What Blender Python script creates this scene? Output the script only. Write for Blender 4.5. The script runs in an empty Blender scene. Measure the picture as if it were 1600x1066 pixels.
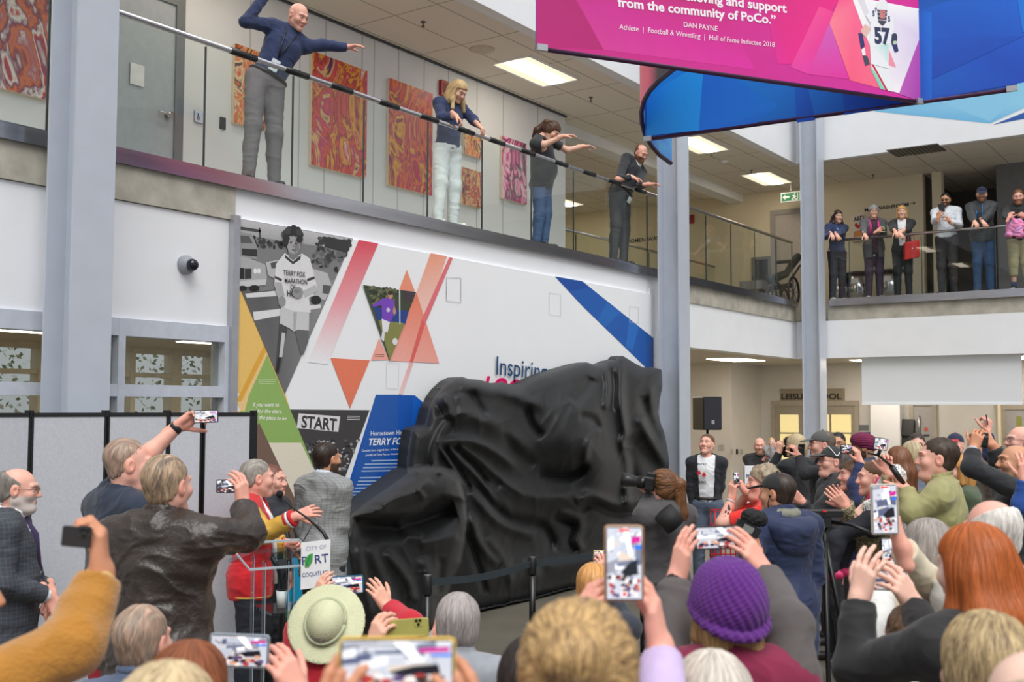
import bpy, math, random
import numpy as np
from mathutils import Vector, Matrix
from mathutils.geometry import tessellate_polygon
from mathutils.bvhtree import BVHTree
random.seed(7); RNG = np.random.default_rng(7)
S = bpy.context.scene; COL = S.collection
# ------------------------------------------------------------------ camera, world, exposure
FPX = 1704.0; EYE = np.array([0.0, 0.0, 2.05])
def nz(v):
    v = np.array(v, float); return v / np.linalg.norm(v)
_X = nz(((2001 - 800) / FPX, (533 - 641) / FPX, -1)); _Y = nz(((-1627 - 800) / FPX, (533 - 631) / FPX, -1))
_Z = nz(np.cross(_X, _Y)); _Y = np.cross(_Z, _X); CM = np.stack([_X, _Y, _Z])
cam = bpy.data.cameras.new('camera'); cam_o = bpy.data.objects.new('camera', cam); COL.objects.link(cam_o)
_m = Matrix([list(r) for r in CM]).to_4x4(); _m.translation = Vector(EYE); cam_o.matrix_world = _m
cam.sensor_width = 36; cam.lens = FPX / 1600 * 36; cam.clip_start = .05; cam.clip_end = 300
cam.dof.use_dof = True; cam.dof.focus_distance = 9.5; cam.dof.aperture_fstop = 3.8
S.camera = cam_o
def ray(px, py): return CM @ np.array([(px - 800) / FPX, (533 - py) / FPX, -1])
def at(px, py, d): return EYE + ray(px, py) * d
def onX(px, py, x): r = ray(px, py); return EYE + r * (x / r[0])
def onY(px, py, y): r = ray(px, py); return EYE + r * (y / r[1])
def onZ(px, py, z): r = ray(px, py); return EYE + r * ((z - EYE[2]) / r[2])
def depth(p): return float(-(CM.T @ (np.array(p) - EYE))[2])
FW = nz(ray(800, 533) * (1, 1, 0)); UP = np.array([0, 0, 1.0]); RT = np.cross(FW, UP)
def cv(r, u, f): return RT * r + UP * u + FW * f
w = bpy.data.worlds.new('daylight'); S.world = w; w.use_nodes = True
nt = w.node_tree; bg = nt.nodes['Background']
tc = nt.nodes.new('ShaderNodeTexCoord'); sx = nt.nodes.new('ShaderNodeSeparateXYZ'); rp = nt.nodes.new('ShaderNodeValToRGB')
nt.links.new(tc.outputs['Generated'], sx.inputs[0]); nt.links.new(sx.outputs['Z'], rp.inputs[0]); nt.links.new(rp.outputs[0], bg.inputs[0])
rp.color_ramp.elements[0].position = 0.0; rp.color_ramp.elements[0].color = (.52, .53, .54, 1)
rp.color_ramp.elements[1].position = .6; rp.color_ramp.elements[1].color = (.94, .97, 1, 1)
bg.inputs[1].default_value = .82
sl = bpy.data.lights.new('daylight_sun', 'SUN'); sl.energy = 2.1; sl.angle = math.radians(42); sl.color = (1, .97, .93)
so = bpy.data.objects.new('daylight_sun', sl); COL.objects.link(so); so.location = (0, 0, 20)
so.rotation_euler = Vector((.45, .5, -1)).to_track_quat('-Z', 'Y').to_euler()
vs = S.view_settings; vs.view_transform = 'Standard'; vs.look = 'None'; vs.exposure = 0.28; vs.gamma = 1; vs.use_curve_mapping = False
S.cycles.max_bounces = 7; S.cycles.transparent_max_bounces = 16; S.cycles.use_denoising = True
S.cycles.caustics_reflective = False; S.cycles.caustics_refractive = False
# ------------------------------------------------------------------ colour + materials
def lin(c):
    c = np.array(c[:3], float) / 255
    return tuple(np.where(c <= .04045, c / 12.92, ((c + .055) / 1.055) ** 2.4))
MATS = {}
def mat(name, col=(200, 200, 200), rough=.6, metal=0.0, var=.06, scale=12, bump=0.0, bscale=60, attr=False, spec=.5, sheen=0, coat=0, emit=0, stretch=None, tex=None):
    if name in MATS: return MATS[name]
    m = bpy.data.materials.new(name); m.use_nodes = True; MATS[name] = m
    n = m.node_tree.nodes; l = m.node_tree.links; b = n['Principled BSDF']
    b.inputs['Roughness'].default_value = rough; b.inputs['Metallic'].default_value = metal
    b.inputs['Specular IOR Level'].default_value = spec; b.inputs['Sheen Weight'].default_value = sheen; b.inputs['Coat Weight'].default_value = coat
    tc = n.new('ShaderNodeTexCoord'); mp = n.new('ShaderNodeMapping'); l.new(tc.outputs['Object'], mp.inputs[0])
    if stretch: mp.inputs['Scale'].default_value = stretch
    if attr:
        a = n.new('ShaderNodeAttribute'); a.attribute_name = 'Col'; base = a.outputs['Color']
    else:
        r = n.new('ShaderNodeRGB'); r.outputs[0].default_value = (*lin(col), 1); base = r.outputs[0]
    if tex: base = tex(n, l, mp.outputs[0], base)
    if var:
        ns = n.new('ShaderNodeTexNoise'); ns.inputs['Scale'].default_value = scale; ns.inputs['Detail'].default_value = 4; l.new(mp.outputs[0], ns.inputs['Vector'])
        mr = n.new('ShaderNodeMapRange'); mr.inputs[1].default_value = .3; mr.inputs[2].default_value = .7; mr.inputs[3].default_value = 1 - var; mr.inputs[4].default_value = 1 + var
        l.new(ns.outputs[0], mr.inputs[0]); vm = n.new('ShaderNodeVectorMath'); vm.operation = 'SCALE'
        l.new(base, vm.inputs[0]); l.new(mr.outputs[0], vm.inputs['Scale']); base = vm.outputs[0]
    l.new(base, b.inputs['Base Color'])
    if emit: l.new(base, b.inputs['Emission Color']); b.inputs['Emission Strength'].default_value = emit
    if bump:
        nb = n.new('ShaderNodeTexNoise'); nb.inputs['Scale'].default_value = bscale; nb.inputs['Detail'].default_value = 3; l.new(mp.outputs[0], nb.inputs['Vector'])
        bp = n.new('ShaderNodeBump'); bp.inputs['Strength'].default_value = bump; bp.inputs['Distance'].default_value = .01
        l.new(nb.outputs[0], bp.inputs['Height']); l.new(bp.outputs[0], b.inputs['Normal'])
    return m
def emat(name, col, s):
    if name in MATS: return MATS[name]
    m = bpy.data.materials.new(name); m.use_nodes = True; MATS[name] = m; b = m.node_tree.nodes['Principled BSDF']
    b.inputs['Base Color'].default_value = (*[q * .4 for q in lin(col)], 1); b.inputs['Emission Color'].default_value = (*lin(col), 1); b.inputs['Emission Strength'].default_value = s
    return m
def glass(name, tint=(238, 246, 244), ior=1.5, add=0.0):
    if name in MATS: return MATS[name]
    m = bpy.data.materials.new(name); m.use_nodes = True; MATS[name] = m
    n = m.node_tree.nodes; l = m.node_tree.links; n.remove(n['Principled BSDF'])
    t = n.new('ShaderNodeBsdfTransparent'); t.inputs[0].default_value = (*lin(tint), 1)
    g = n.new('ShaderNodeBsdfGlossy'); g.inputs['Roughness'].default_value = .01; fr = n.new('ShaderNodeFresnel'); fr.inputs[0].default_value = ior
    ge = n.new('ShaderNodeNewGeometry'); sb = n.new('ShaderNodeMath'); sb.operation = 'SUBTRACT'; sb.inputs[0].default_value = 1; l.new(ge.outputs['Backfacing'], sb.inputs[1])
    mu = n.new('ShaderNodeMath'); mu.operation = 'MULTIPLY'; l.new(fr.outputs[0], mu.inputs[0]); l.new(sb.outputs[0], mu.inputs[1])
    mx = n.new('ShaderNodeMixShader'); l.new(mu.outputs[0], mx.inputs[0]); l.new(t.outputs[0], mx.inputs[1]); l.new(g.outputs[0], mx.inputs[2])
    l.new(mx.outputs[0], n['Material Output'].inputs[0]); return m
def plaid(c2, sc=18, f=.5):
    def tex(n, l, vec, base):
        out = base
        for ax in ('X', 'Z'):
            wv = n.new('ShaderNodeTexWave'); wv.bands_direction = ax; wv.inputs['Scale'].default_value = sc; wv.inputs['Distortion'].default_value = .4; l.new(vec, wv.inputs['Vector'])
            rp = n.new('ShaderNodeValToRGB'); rp.color_ramp.elements[0].position = .82; rp.color_ramp.elements[1].position = .95; l.new(wv.outputs[0], rp.inputs[0])
            mu = n.new('ShaderNodeMath'); mu.operation = 'MULTIPLY'; mu.inputs[1].default_value = f; l.new(rp.outputs[0], mu.inputs[0])
            mx = n.new('ShaderNodeMix'); mx.data_type = 'RGBA'; l.new(mu.outputs[0], mx.inputs[0]); l.new(out, mx.inputs[6]); mx.inputs[7].default_value = (*lin(c2), 1); out = mx.outputs[2]
        return out
    return tex
def blotch(cols, sc=9, dist=1.5, det=3):
    def tex(n, l, vec, base):
        ns = n.new('ShaderNodeTexNoise'); ns.inputs['Scale'].default_value = sc; ns.inputs['Detail'].default_value = det; ns.inputs['Distortion'].default_value = dist; l.new(vec, ns.inputs['Vector'])
        rp = n.new('ShaderNodeValToRGB'); e = rp.color_ramp; e.interpolation = 'CONSTANT' if det < 4 else 'LINEAR'
        while len(e.elements) < len(cols): e.elements.new(.5)
        for i, c in enumerate(cols): e.elements[i].position = .25 + .5 * i / len(cols); e.elements[i].color = (*lin(c), 1)
        l.new(ns.outputs[0], rp.inputs[0]); return rp.outputs[0]
    return tex
# ------------------------------------------------------------------ mesh helpers
def tag(o, label=None, cat=None, group=None, kind=None):
    for k, v in (('label', label), ('category', cat), ('group', group), ('kind', kind)):
        if v: o[k] = v
    return o
def empty(name, loc, label, cat, group=None):
    o = bpy.data.objects.new(name, None); COL.objects.link(o); o.location = Vector([float(v) for v in loc]); o.empty_display_size = .1
    return tag(o, label, cat, group)
def mesh_obj(name, V, F, mats, parent=None, loc=None, cols=None, fm=None, smooth=True):
    """V in WORLD coordinates; loc = object origin in world (default: parent's location)."""
    V = np.asarray(V, float).reshape(-1, 3)
    if parent is not None: loc = np.array(parent.get('wloc', list(parent.location)) if 'wloc' in parent else parent.location, float)
    if loc is None: loc = np.array([V[:, 0].mean(), V[:, 1].mean(), V[:, 2].min()])
    loc = np.asarray(loc, float); me = bpy.data.meshes.new(name)
    if isinstance(F, np.ndarray):
        nf, k = F.shape; me.vertices.add(len(V)); me.vertices.foreach_set('co', (V - loc).astype(np.float32).ravel())
        me.loops.add(nf * k); me.loops.foreach_set('vertex_index', F.astype(np.int32).ravel())
        me.polygons.add(nf); me.polygons.foreach_set('loop_start', np.arange(0, nf * k, k, dtype=np.int32)); me.update(calc_edges=True); me.validate()
    else: me.from_pydata((V - loc).tolist(), [], [list(f) for f in F])
    for m in (mats if isinstance(mats, (list, tuple)) else [mats]): me.materials.append(m)
    if fm is not None and len(fm) == len(me.polygons): me.polygons.foreach_set('material_index', np.asarray(fm, np.int32))
    me.polygons.foreach_set('use_smooth', np.full(len(me.polygons), bool(smooth)) if not hasattr(smooth, '__len__') else np.asarray(smooth, bool))
    if cols is not None:
        ca = me.color_attributes.new('Col', 'FLOAT_COLOR', 'POINT'); c4 = np.ones((len(V), 4), np.float32); c4[:, :3] = cols; ca.data.foreach_set('color', c4.ravel())
    o = bpy.data.objects.new(name, me); COL.objects.link(o)
    if parent is not None:
        o.parent = parent
        pl = np.array(parent['wl'] if 'wl' in parent else parent.location, float) if parent.parent is not None else np.array(parent.location, float)
        o.location = Vector((loc - pl).tolist())
    else: o.location = Vector(loc.tolist())
    return o
class MB:
    def __init__(s): s.v = []; s.f = []; s.m = []; s.c = []; s.sm = []
    def add(s, V, F, mi=0, col=(1, 1, 1), sm=False):
        b = len(s.v); s.v += [tuple(map(float, p)) for p in V]; s.f += [[b + i for i in f] for f in F]; s.m += [mi] * len(F); s.sm += [sm] * len(F)
        cl = list(col) if hasattr(col[0], '__len__') else [col] * len(V); s.c += cl; return s
    def box(s, lo, hi, mi=0, col=(1, 1, 1)):
        (a, b, c), (d, e, f) = np.minimum(lo, hi), np.maximum(lo, hi)
        return s.add([(a, b, c), (d, b, c), (d, e, c), (a, e, c), (a, b, f), (d, b, f), (d, e, f), (a, e, f)],
                     [(3, 2, 1, 0), (4, 5, 6, 7), (0, 1, 5, 4), (1, 2, 6, 5), (2, 3, 7, 6), (3, 0, 4, 7)], mi, col)
    def obox(s, c, ax, hs, mi=0, col=(1, 1, 1), bev=0.0):
        ax = [nz(a) for a in ax]; c = np.array(c, float)
        if bev <= 0:
            V = [c + sum(ax[i] * hs[i] * sg[i] for i in range(3)) for sg in [(-1, -1, -1), (1, -1, -1), (1, 1, -1), (-1, 1, -1), (-1, -1, 1), (1, -1, 1), (1, 1, 1), (-1, 1, 1)]]
            F = [(3, 2, 1, 0), (4, 5, 6, 7), (0, 1, 5, 4), (1, 2, 6, 5), (2, 3, 7, 6), (3, 0, 4, 7)]
            if np.dot(np.cross(ax[0], ax[1]), ax[2]) < 0: F = [f[::-1] for f in F]
            return s.add(V, F, mi, col)
        pts = []                                    # rounded outline in the ax0/ax1 plane, bevelled in ax2
        for cx, cy, a0 in ((1, 1, 0), (-1, 1, 90), (-1, -1, 180), (1, -1, 270)):
            for k in range(5):
                a = math.radians(a0 + 22.5 * k); pts.append((cx * (hs[0] - bev) + bev * math.cos(a), cy * (hs[1] - bev) + bev * math.sin(a)))
        b2 = min(bev * .4, hs[2] * .5); n = len(pts); V = []
        for sc, z in ((1 - b2 / max(hs[0], .001), -hs[2]), (1, -hs[2] + b2), (1, hs[2] - b2), (1 - b2 / max(hs[0], .001), hs[2])):
            V += [c + ax[0] * x * sc + ax[1] * y * sc + ax[2] * z for x, y in pts]
        F = [[r * n + i, r * n + (i + 1) % n, (r + 1) * n + (i + 1) % n, (r + 1) * n + i] for r in range(3) for i in range(n)] + [list(range(n))[::-1], [3 * n + i for i in range(n)]]
        if np.dot(np.cross(ax[0], ax[1]), ax[2]) < 0: F = [f[::-1] for f in F]
        return s.add(V, F, mi, col)
    def tube(s, pts, r, n=10, mi=0, col=(1, 1, 1), cap=True):
        pts = [np.array(p, float) for p in pts]; rs = r if hasattr(r, '__len__') else [r] * len(pts); V = []; u = None
        for i, p in enumerate(pts):
            t = nz(pts[min(i + 1, len(pts) - 1)] - pts[max(i - 1, 0)])
            if u is None: u = nz(np.cross(t, (0, 0, 1) if abs(t[2]) < .9 else (1, 0, 0)))
            u = nz(u - t * np.dot(u, t)); v = np.cross(t, u)
            V += [p + (u * math.cos(a) + v * math.sin(a)) * rs[i] for a in np.linspace(0, 2 * math.pi, n, endpoint=False)]
        F = [[i * n + j, i * n + (j + 1) % n, (i + 1) * n + (j + 1) % n, (i + 1) * n + j] for i in range(len(pts) - 1) for j in range(n)]
        if cap: F += [list(range(n))[::-1], [(len(pts) - 1) * n + j for j in range(n)]]
        return s.add(V, F, mi, col, True)
    def lathe(s, prof, c, ax=(0, 0, 1), n=24, mi=0, col=(1, 1, 1)):
        ax = nz(ax); c = np.array(c, float); return s.tube([c + ax * h for r, h in prof], [max(r, 1e-4) for r, h in prof], n, mi, col) if True else s
    def sphere(s, c, r, mi=0, col=(1, 1, 1), n=12, ax=None):
        c = np.array(c, float); r = np.array(r if hasattr(r, '__len__') else (r, r, r), float); ax = np.eye(3) if ax is None else np.array(ax); V = []
        for i in range(n + 1):
            th = math.pi * i / n
            for j in range(n * 2):
                ph = math.pi * j / n; q = np.array([math.sin(th) * math.cos(ph), math.sin(th) * math.sin(ph), math.cos(th)]) * r; V.append(c + q @ ax)
        m = n * 2; F = [[i * m + j, (i + 1) * m + j, (i + 1) * m + (j + 1) % m, i * m + (j + 1) % m] for i in range(n) for j in range(m)]
        return s.add(V, F, mi, col, True)
    def build(s, name, mats, parent=None, loc=None, attr=False):
        return mesh_obj(name, s.v, s.f, mats, parent, loc, cols=s.c if attr else None, fm=s.m, smooth=s.sm)
def thing(o, label, cat, group=None): return tag(o, label, cat, group)
def struct(o): o['kind'] = 'structure'; return o
def text_geo(body, shear=0.0, bold=0.0, space=1.0):
    cu = bpy.data.curves.new('lettering', 'FONT'); cu.body = body; cu.shear = shear; cu.offset = bold; cu.space_character = space; cu.resolution_u = 3
    o = bpy.data.objects.new('lettering', cu); COL.objects.link(o); dg = bpy.context.evaluated_depsgraph_get(); dg.update()
    me = bpy.data.meshes.new_from_object(o.evaluated_get(dg)); V = np.array([v.co[:] for v in me.vertices]).reshape(-1, 3); F = [list(p.vertices) for p in me.polygons]
    bpy.data.objects.remove(o); bpy.data.curves.remove(cu); bpy.data.meshes.remove(me); return V, F
class Print:
    """flat printed artwork: coloured polygons in a plane, each layer a hair in front of the one below"""
    def __init__(s, mapper, normal, step=.0003, base=.002): s.mb = MB(); s.map = mapper; s.n = nz(normal); s.step = step; s.lay = base
    def poly(s, pts, col, up=True):
        if up: s.lay += s.step
        P = [np.array(s.map(*p)) + s.n * s.lay for p in pts]
        cols = [lin(c) for c in col] if hasattr(col[0], '__len__') else [lin(col)] * len(pts)
        tris = tessellate_polygon([[Vector(p) for p in P]]); F = []
        for t in tris:
            a, b, c = (P[i] for i in t); F.append(list(t) if np.dot(np.cross(b - a, c - a), s.n) > 0 else list(t)[::-1])
        s.mb.add(P, F, 0, cols); return s
    def text(s, body, p0, p1, col, hr=1.0, shear=0, bold=0, up=True):
        V, F = text_geo(body, shear, bold)
        if len(V) == 0: return s
        if up: s.lay += s.step
        A = np.array(s.map(*p0)); B = np.array(s.map(*p1)); U = B - A; L = np.linalg.norm(U); U /= L; Vv = nz(np.cross(s.n, U))
        x0, x1 = V[:, 0].min(), V[:, 0].max(); k = L / (x1 - x0); P = [A + U * (p[0] - x0) * k + Vv * p[1] * k * hr + s.n * s.lay for p in V]
        s.mb.add(P, F, 0, [lin(col)] * len(P)); return s
    def ell(s, c, rx, ry, col, n=14, rot=0, up=True):
        return s.poly([(c[0] + rx * math.cos(a) * math.cos(rot) - ry * math.sin(a) * math.sin(rot), c[1] + rx * math.cos(a) * math.sin(rot) + ry * math.sin(a) * math.cos(rot)) for a in np.linspace(0, 2 * math.pi, n, endpoint=False)], col, up)
    def build(s, name, m, parent=None, loc=None): return s.mb.build(name, m, parent, loc, attr=True)
def plane_map(O, U, V):
    O, U, V = np.array(O, float), np.array(U, float), np.array(V, float); return lambda x, y: O + U * x + V * y
PRINT = mat('printed_ink', attr=True, rough=.55, var=.03, scale=40)
WALLW = mat('white_paint', (238, 240, 244), .6, var=.02, scale=3, bump=.05, bscale=150)
CREAM = mat('cream_paint_warm_light', (236, 224, 196), .6, var=.02, scale=3)  # on the upper right walls the cream stands in for warm lamp light
GREYW = mat('warm_grey_paint', (212, 210, 206), .6, var=.03, scale=3)
STEELP = mat('grey_column_paint', (186, 193, 205), .38, var=.03, scale=5)
CONC = mat('raw_concrete', (176, 172, 160), .85, var=.22, scale=5, bump=.25, bscale=30)
INOX = mat('brushed_stainless', (190, 190, 196), .22, 1.0, var=.12, scale=3, stretch=(.4, 1, 6))
BLACKP = mat('black_plastic', (22, 23, 26), .4, var=.1)
ALU = mat('anodised_aluminium', (178, 180, 186), .35, .6, var=.05)
DGREY = mat('dark_grey_paint', (70, 72, 76), .5)
# ------------------------------------------------------------------ the hall
ZB = 3.955; ZC = 6.47; YW = 7.0; XR = 18.84; ZS = 2.94; YB = 8.72; XB = 21.0; ZR = 5.015
def wallbox(name, lo, hi, m): return struct(MB().box(lo, hi).build(name, m))
floor_m = mat('polished_concrete_floor', (118, 113, 102), .3, var=.1, scale=2.5, bump=.05, bscale=8)
wallbox('floor', (-8, -14, -.2), (32, 16, 0), floor_m)
# left wall, ground floor: windows in the left bay, the mural bay, then an open lobby past the middle column
XM0 = onY(364, 400, YW)[0]; XM1 = onY(1012, 500, YW)[0]
wz = 2.705
wallbox('wall_left', (-3, YW, wz), (XM0, YW + .25, 3.58), WALLW)
wallbox('wall_left_low', (-3, YW, 0), (XM0, YW + .25, .9), WALLW)
wallbox('wall_mural', (XM0, YW, 0), (13.75, YW + .25, ZB - .1), WALLW)
wallbox('wall_lobby_return', (13.6, YW + .25, 0), (13.75, 12, ZS), CREAM)
wallbox('trim_1', (-3, YW - .02, 3.585), (XM0 - .0, YW + .3, ZB - .1), CONC)          # bare concrete beam
wallbox('trim_2', (13.75, YW, ZB - .36), (18.74, YW + .3, ZB - .1), CONC)
wallbox('trim_3', (XR, -8, ZB - .36), (XR + .3, 6.46, ZB - .1), CONC)
wallbox('wall_fascia_left', (13.75, YW + .02, ZS), (XR + .02, YW + .26, ZB - .36), WALLW)
wallbox('wall_fascia_right', (XR, -8, ZS), (XR + .25, YW + .02, ZB - .36), WALLW)
# slabs
wallbox('floor_upper_left', (-3, YW + .26, ZB - .3), (XB + .2, 10.8, ZB - .005), mat('pale_vinyl_floor', (190, 184, 172), .4))
wallbox('floor_upper_stair', (13.75, 10.8, ZB - .3), (XB + .2, 15, ZB - .005), MATS['pale_vinyl_floor'])
wallbox('floor_upper_right', (XR + .3, -8, ZB - .3), (XB + .2, YW + .26, ZB - .005), MATS['pale_vinyl_floor'])
SOFF = mat('soffit_paint', (206, 200, 188), .7, var=.02)
wallbox('ceiling_lobby', (13.75, YW + .26, ZS), (24, 13, ZS + .1), SOFF)
wallbox('ceiling_lobby_right', (XR + .25, -8, ZS), (24, YW + .26, ZS + .1), SOFF)
wallbox('trim_4', (-3, YW - .05, ZB - .105), (18.72, YW + .3, ZB), INOX)                # stainless nosing of the balcony
wallbox('trim_5', (XR - .05, -8, ZB - .105), (XR + .3, 6.42, ZB), INOX)
# upper back walls and ceilings
wallbox('wall_upper_left', (-3, YB, ZB), (13.78, YB + .2, ZC), WALLW)
wallbox('wall_upper_end', (13.6, YB + .2, ZB), (13.78, 15, ZC), WALLW)
wallbox('wall_upper_back', (13.78, 14.4, ZB), (XB, 14.6, ZC), CREAM)
o0 = onX(1441, 270, XB)[1]
wallbox('wall_upper_right', (XB, o0, ZB), (XB + .2, 15, ZC), CREAM)
wallbox('wall_upper_pier', (XB, onX(1471, 300, XB)[1], ZB), (XB + .2, onX(1456, 300, XB)[1], ZC), CREAM)
wallbox('wall_passage_back', (23.2, -8, ZB), (23.4, 6.4, ZC), mat('taupe_paint', (112, 106, 98), .7))
wallbox('wall_passage_side', (XB + .2, o0 + .0, ZB), (23.4, o0 + .15, ZC), MATS['taupe_paint'])
wallbox('wall_upper_grey', (XB + .0, -8, ZB), (XB + .2, onX(1557, 300, XB)[1], ZC), mat('mid_grey_paint', (120, 120, 122), .7))
wallbox('floor_passage', (XB + .2, -8, ZB - .3), (24, 7, ZB - .006), MATS['pale_vinyl_floor'])
def ceil_tex(n, l, vec, base):
    sp = n.new('ShaderNodeSeparateXYZ'); l.new(vec, sp.inputs[0]); mx = None
    for ax, per in (('X', 1.22), ('Y', .61)):
        m1 = n.new('ShaderNodeMath'); m1.operation = 'PINGPONG'; m1.inputs[1].default_value = per / 2; l.new(sp.outputs[ax], m1.inputs[0])
        m2 = n.new('ShaderNodeMath'); m2.operation = 'LESS_THAN'; m2.inputs[1].default_value = .011; l.new(m1.outputs[0], m2.inputs[0])
        if mx is None: mx = m2
        else:
            m3 = n.new('ShaderNodeMath'); m3.operation = 'MAXIMUM'; l.new(mx.outputs[0], m3.inputs[0]); l.new(m2.outputs[0], m3.inputs[1]); mx = m3
    ns = n.new('ShaderNodeTexNoise'); ns.inputs['Scale'].default_value = 90; l.new(vec, ns.inputs['Vector'])
    c1 = n.new('ShaderNodeMix'); c1.data_type = 'RGBA'; l.new(ns.outputs[0], c1.inputs[0]); c1.inputs[6].default_value = (*lin((226, 219, 208)), 1); c1.inputs[7].default_value = (*lin((238, 231, 220)), 1)
    c2 = n.new('ShaderNodeMix'); c2.data_type = 'RGBA'; l.new(mx.outputs[0], c2.inputs[0]); l.new(c1.outputs[2], c2.inputs[6]); c2.inputs[7].default_value = (*lin((184, 176, 164)), 1)
    return c2.outputs[2]
CEIL = mat('acoustic_tile', (196, 188, 174), .9, var=0, tex=ceil_tex)
CEILD = mat('acoustic_tile_turned', (196, 188, 174), .9, var=0, tex=ceil_tex)
wallbox('ceiling_upper_left', (-3, YW + .16, ZC), (XB + .2, 15, ZC + .1), CEIL)
wallbox('ceiling_upper_right', (XR + .16, -8, ZC), (24, YW + .16, ZC + .1), CEIL)
wallbox('wall_bulkhead_left', (-3, YW, ZC - .01), (XR, YW + .16, 10), WALLW)
wallbox('wall_bulkhead_right', (XR, -8, ZC - .01), (XR + .16, YW + .16, 10), WALLW)
struct(MB().box((13.7, 8.95, ZC - .16), (XB, 9.25, ZC)).build('trim_6', WALLW))
struct(MB().box((-3, YB - .03, ZC - .025), (13.78, YB, ZC)).build('trim_7', DGREY))
# vertical joints of the upper wall panels
for px in (390, 468, 508, 565, 584, 622, 662, 700, 745, 786, 840):
    x = onY(px, 100 + (px - 390) * .35, YB)[0]; struct(MB().box((x - .006, YB - .004, ZB), (x + .006, YB, ZC - .03)).build('trim_8', mat('joint_grey', (196, 196, 198), .7)))
# lobby walls on the ground floor
wallbox('wall_lobby_cream', (13.75, 11.6, 0), (24, 11.8, ZS), CREAM)
wallbox('wall_lobby_grey', (onZ(1112, 568, ZS)[0], 8.75, 0), (21.5, 11.6, ZS), GREYW)
XL = 21.35
wallbox('wall_lobby_back', (XL, -8, 0), (XL + .2, 8.75, ZS), GREYW)
# steel wide-flange columns
def column(px0, px1, label):
    x0 = onY(px0, 600, 6.48)[0]; x1 = onY(px1, 600, 6.48)[0]; xc = (x0 + x1) / 2; a = .155; m = MB()
    m.box((xc - a, 6.48, 0), (xc + a, 6.50, 10)); m.box((xc - a, 6.78, 0), (xc + a, 6.80, 10)); m.box((xc - .012, 6.5, 0), (xc + .012, 6.78, 10))
    o = m.build('steel_column', STEELP); o['kind'] = 'structure'; return o
column(108, 171, ''); column(1061, 1080, ''); column(1280, 1294, '')
# ------------------------------------------------------------------ ground-floor windows with the room behind them
def window(name, x0, x1, mull, z0=.9, z1=wz, rail=2.172):
    m = MB(); y0, y1 = YW - .03, YW + .12; xs = sorted([x0, x1 - .06] + list(mull))
    for x in xs: m.box((x, y0, z0), (x + .06, y1, z1))
    for a, b in zip(xs[:-1], xs[1:]):
        for c, d in ((z1 - .13, z1), (z0, z0 + .06), (rail - .045, rail + .045)): m.box((a + .06, y0 + .003, c), (b, y1, d))
    f = m.build(name, mat('window_frame_paint', (196, 202, 214), .4)); f['kind'] = 'structure'
    MB().box((x0 + .03, YW + .04, z0), (x1 - .03, YW + .05, z1 - .02)).build('pane', glass('window_glass', (228, 232, 230)), f); return f
xa = onY(176, 560, YW)[0]
window('window_1', xa - .22, XM0 - .03, [onY(180, 600, YW)[0]])
window('window_2', 1.5, onY(64, 600, YW)[0] + .25, [])
YO = 10.6
wallbox('ceiling_office', (-3, YW + .25, 2.72), (13.6, 10.6, 2.8), mat('office_ceiling', (222, 206, 178), .8))
wallbox('wall_office_side', (5.0, 9.2, 0), (5.12, YO, 2.72), mat('office_tan', (216, 186, 140), .7))
m = MB(); ow = [onY(p, 600, YO)[0] for p in (186, 218, 236, 293, 303, 345, 352)]
xs = np.arange(2.0, 13.0, .62); m.box((-3, YO, 0), (13.6, YO + .12, 1.0)); m.box((-3, YO, 2.66), (13.6, YO + .12, 2.72)); m.box((-3, YO, 2.39), (13.6, YO + .1, 2.44))
for x in np.arange(-2.5, 13.5, .56): m.box((x, YO - .02, 0), (x + (.13 if int(round(x * 25)) % 28 < 14 else .06), YO + .14, 2.72))
struct(m.build('window_3', mat('cream_window_frame', (226, 214, 190), .6)))
def fill_panel(x, y, z, lx, ly, st, label, grp, cat='ceiling light', name='lobby_fill_light', colr=(255, 240, 220)):
    e = empty(name, (x, y, z), label, cat, grp); MB().box((x - lx / 2 - .02, y - ly / 2 - .02, z - .012), (x + lx / 2 + .02, y + ly / 2 + .02, z)).build('frame', WALLW, e)
    MB().box((x - lx / 2, y - ly / 2, z - .02), (x + lx / 2, y + ly / 2, z - .013)).build('diffuser', emat('fill_diffuser%g' % st, colr, st), e)
for x in (2.6, 5.2, 7.6): fill_panel(x, 8.8, 2.72, 1.2, .5, 11, 'added fill panel brightening the office behind the left windows', 'added office fill lights', name='office_fill_light')  # fill lamps added to brighten the office
for x, y in ((15.8, 8.3), (18.4, 8.0), (15.5, 10.4), (20.1, 6.0), (20.1, 3.4), (20.1, .6), (20.1, -2.4)): fill_panel(x, y, ZS, 1.2, .6, 11, 'added fill panel brightening the lobby below the balcony', 'added lobby fill lights')  # fill lamps added to lift the dark lobby under the soffit
lf = MB(); r = np.random.default_rng(3)
for i in range(5200):
    c = np.array([r.uniform(3, 13.2), r.uniform(11.6, 14.2), r.uniform(.3, 3.6)]); a = r.normal(size=3); b = nz(np.cross(a, r.normal(size=3))) * .026; a = nz(a) * .045
    lf.add([c - a, c + b, c + a, c - b], [(0, 1, 2, 3)], int(r.integers(0, 3)))
o = lf.build('tree_foliage', [mat('glare_leaf', (226, 228, 200), .6), mat('blown_out_leaf', (250, 240, 238), .6), mat('darker_leaf', (176, 186, 150), .6)]); tag(o, 'leaves paled to look sunlit seen outside the office windows', 'foliage', kind='stuff')  # outdoor glare is put into the pale leaf colours
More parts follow.
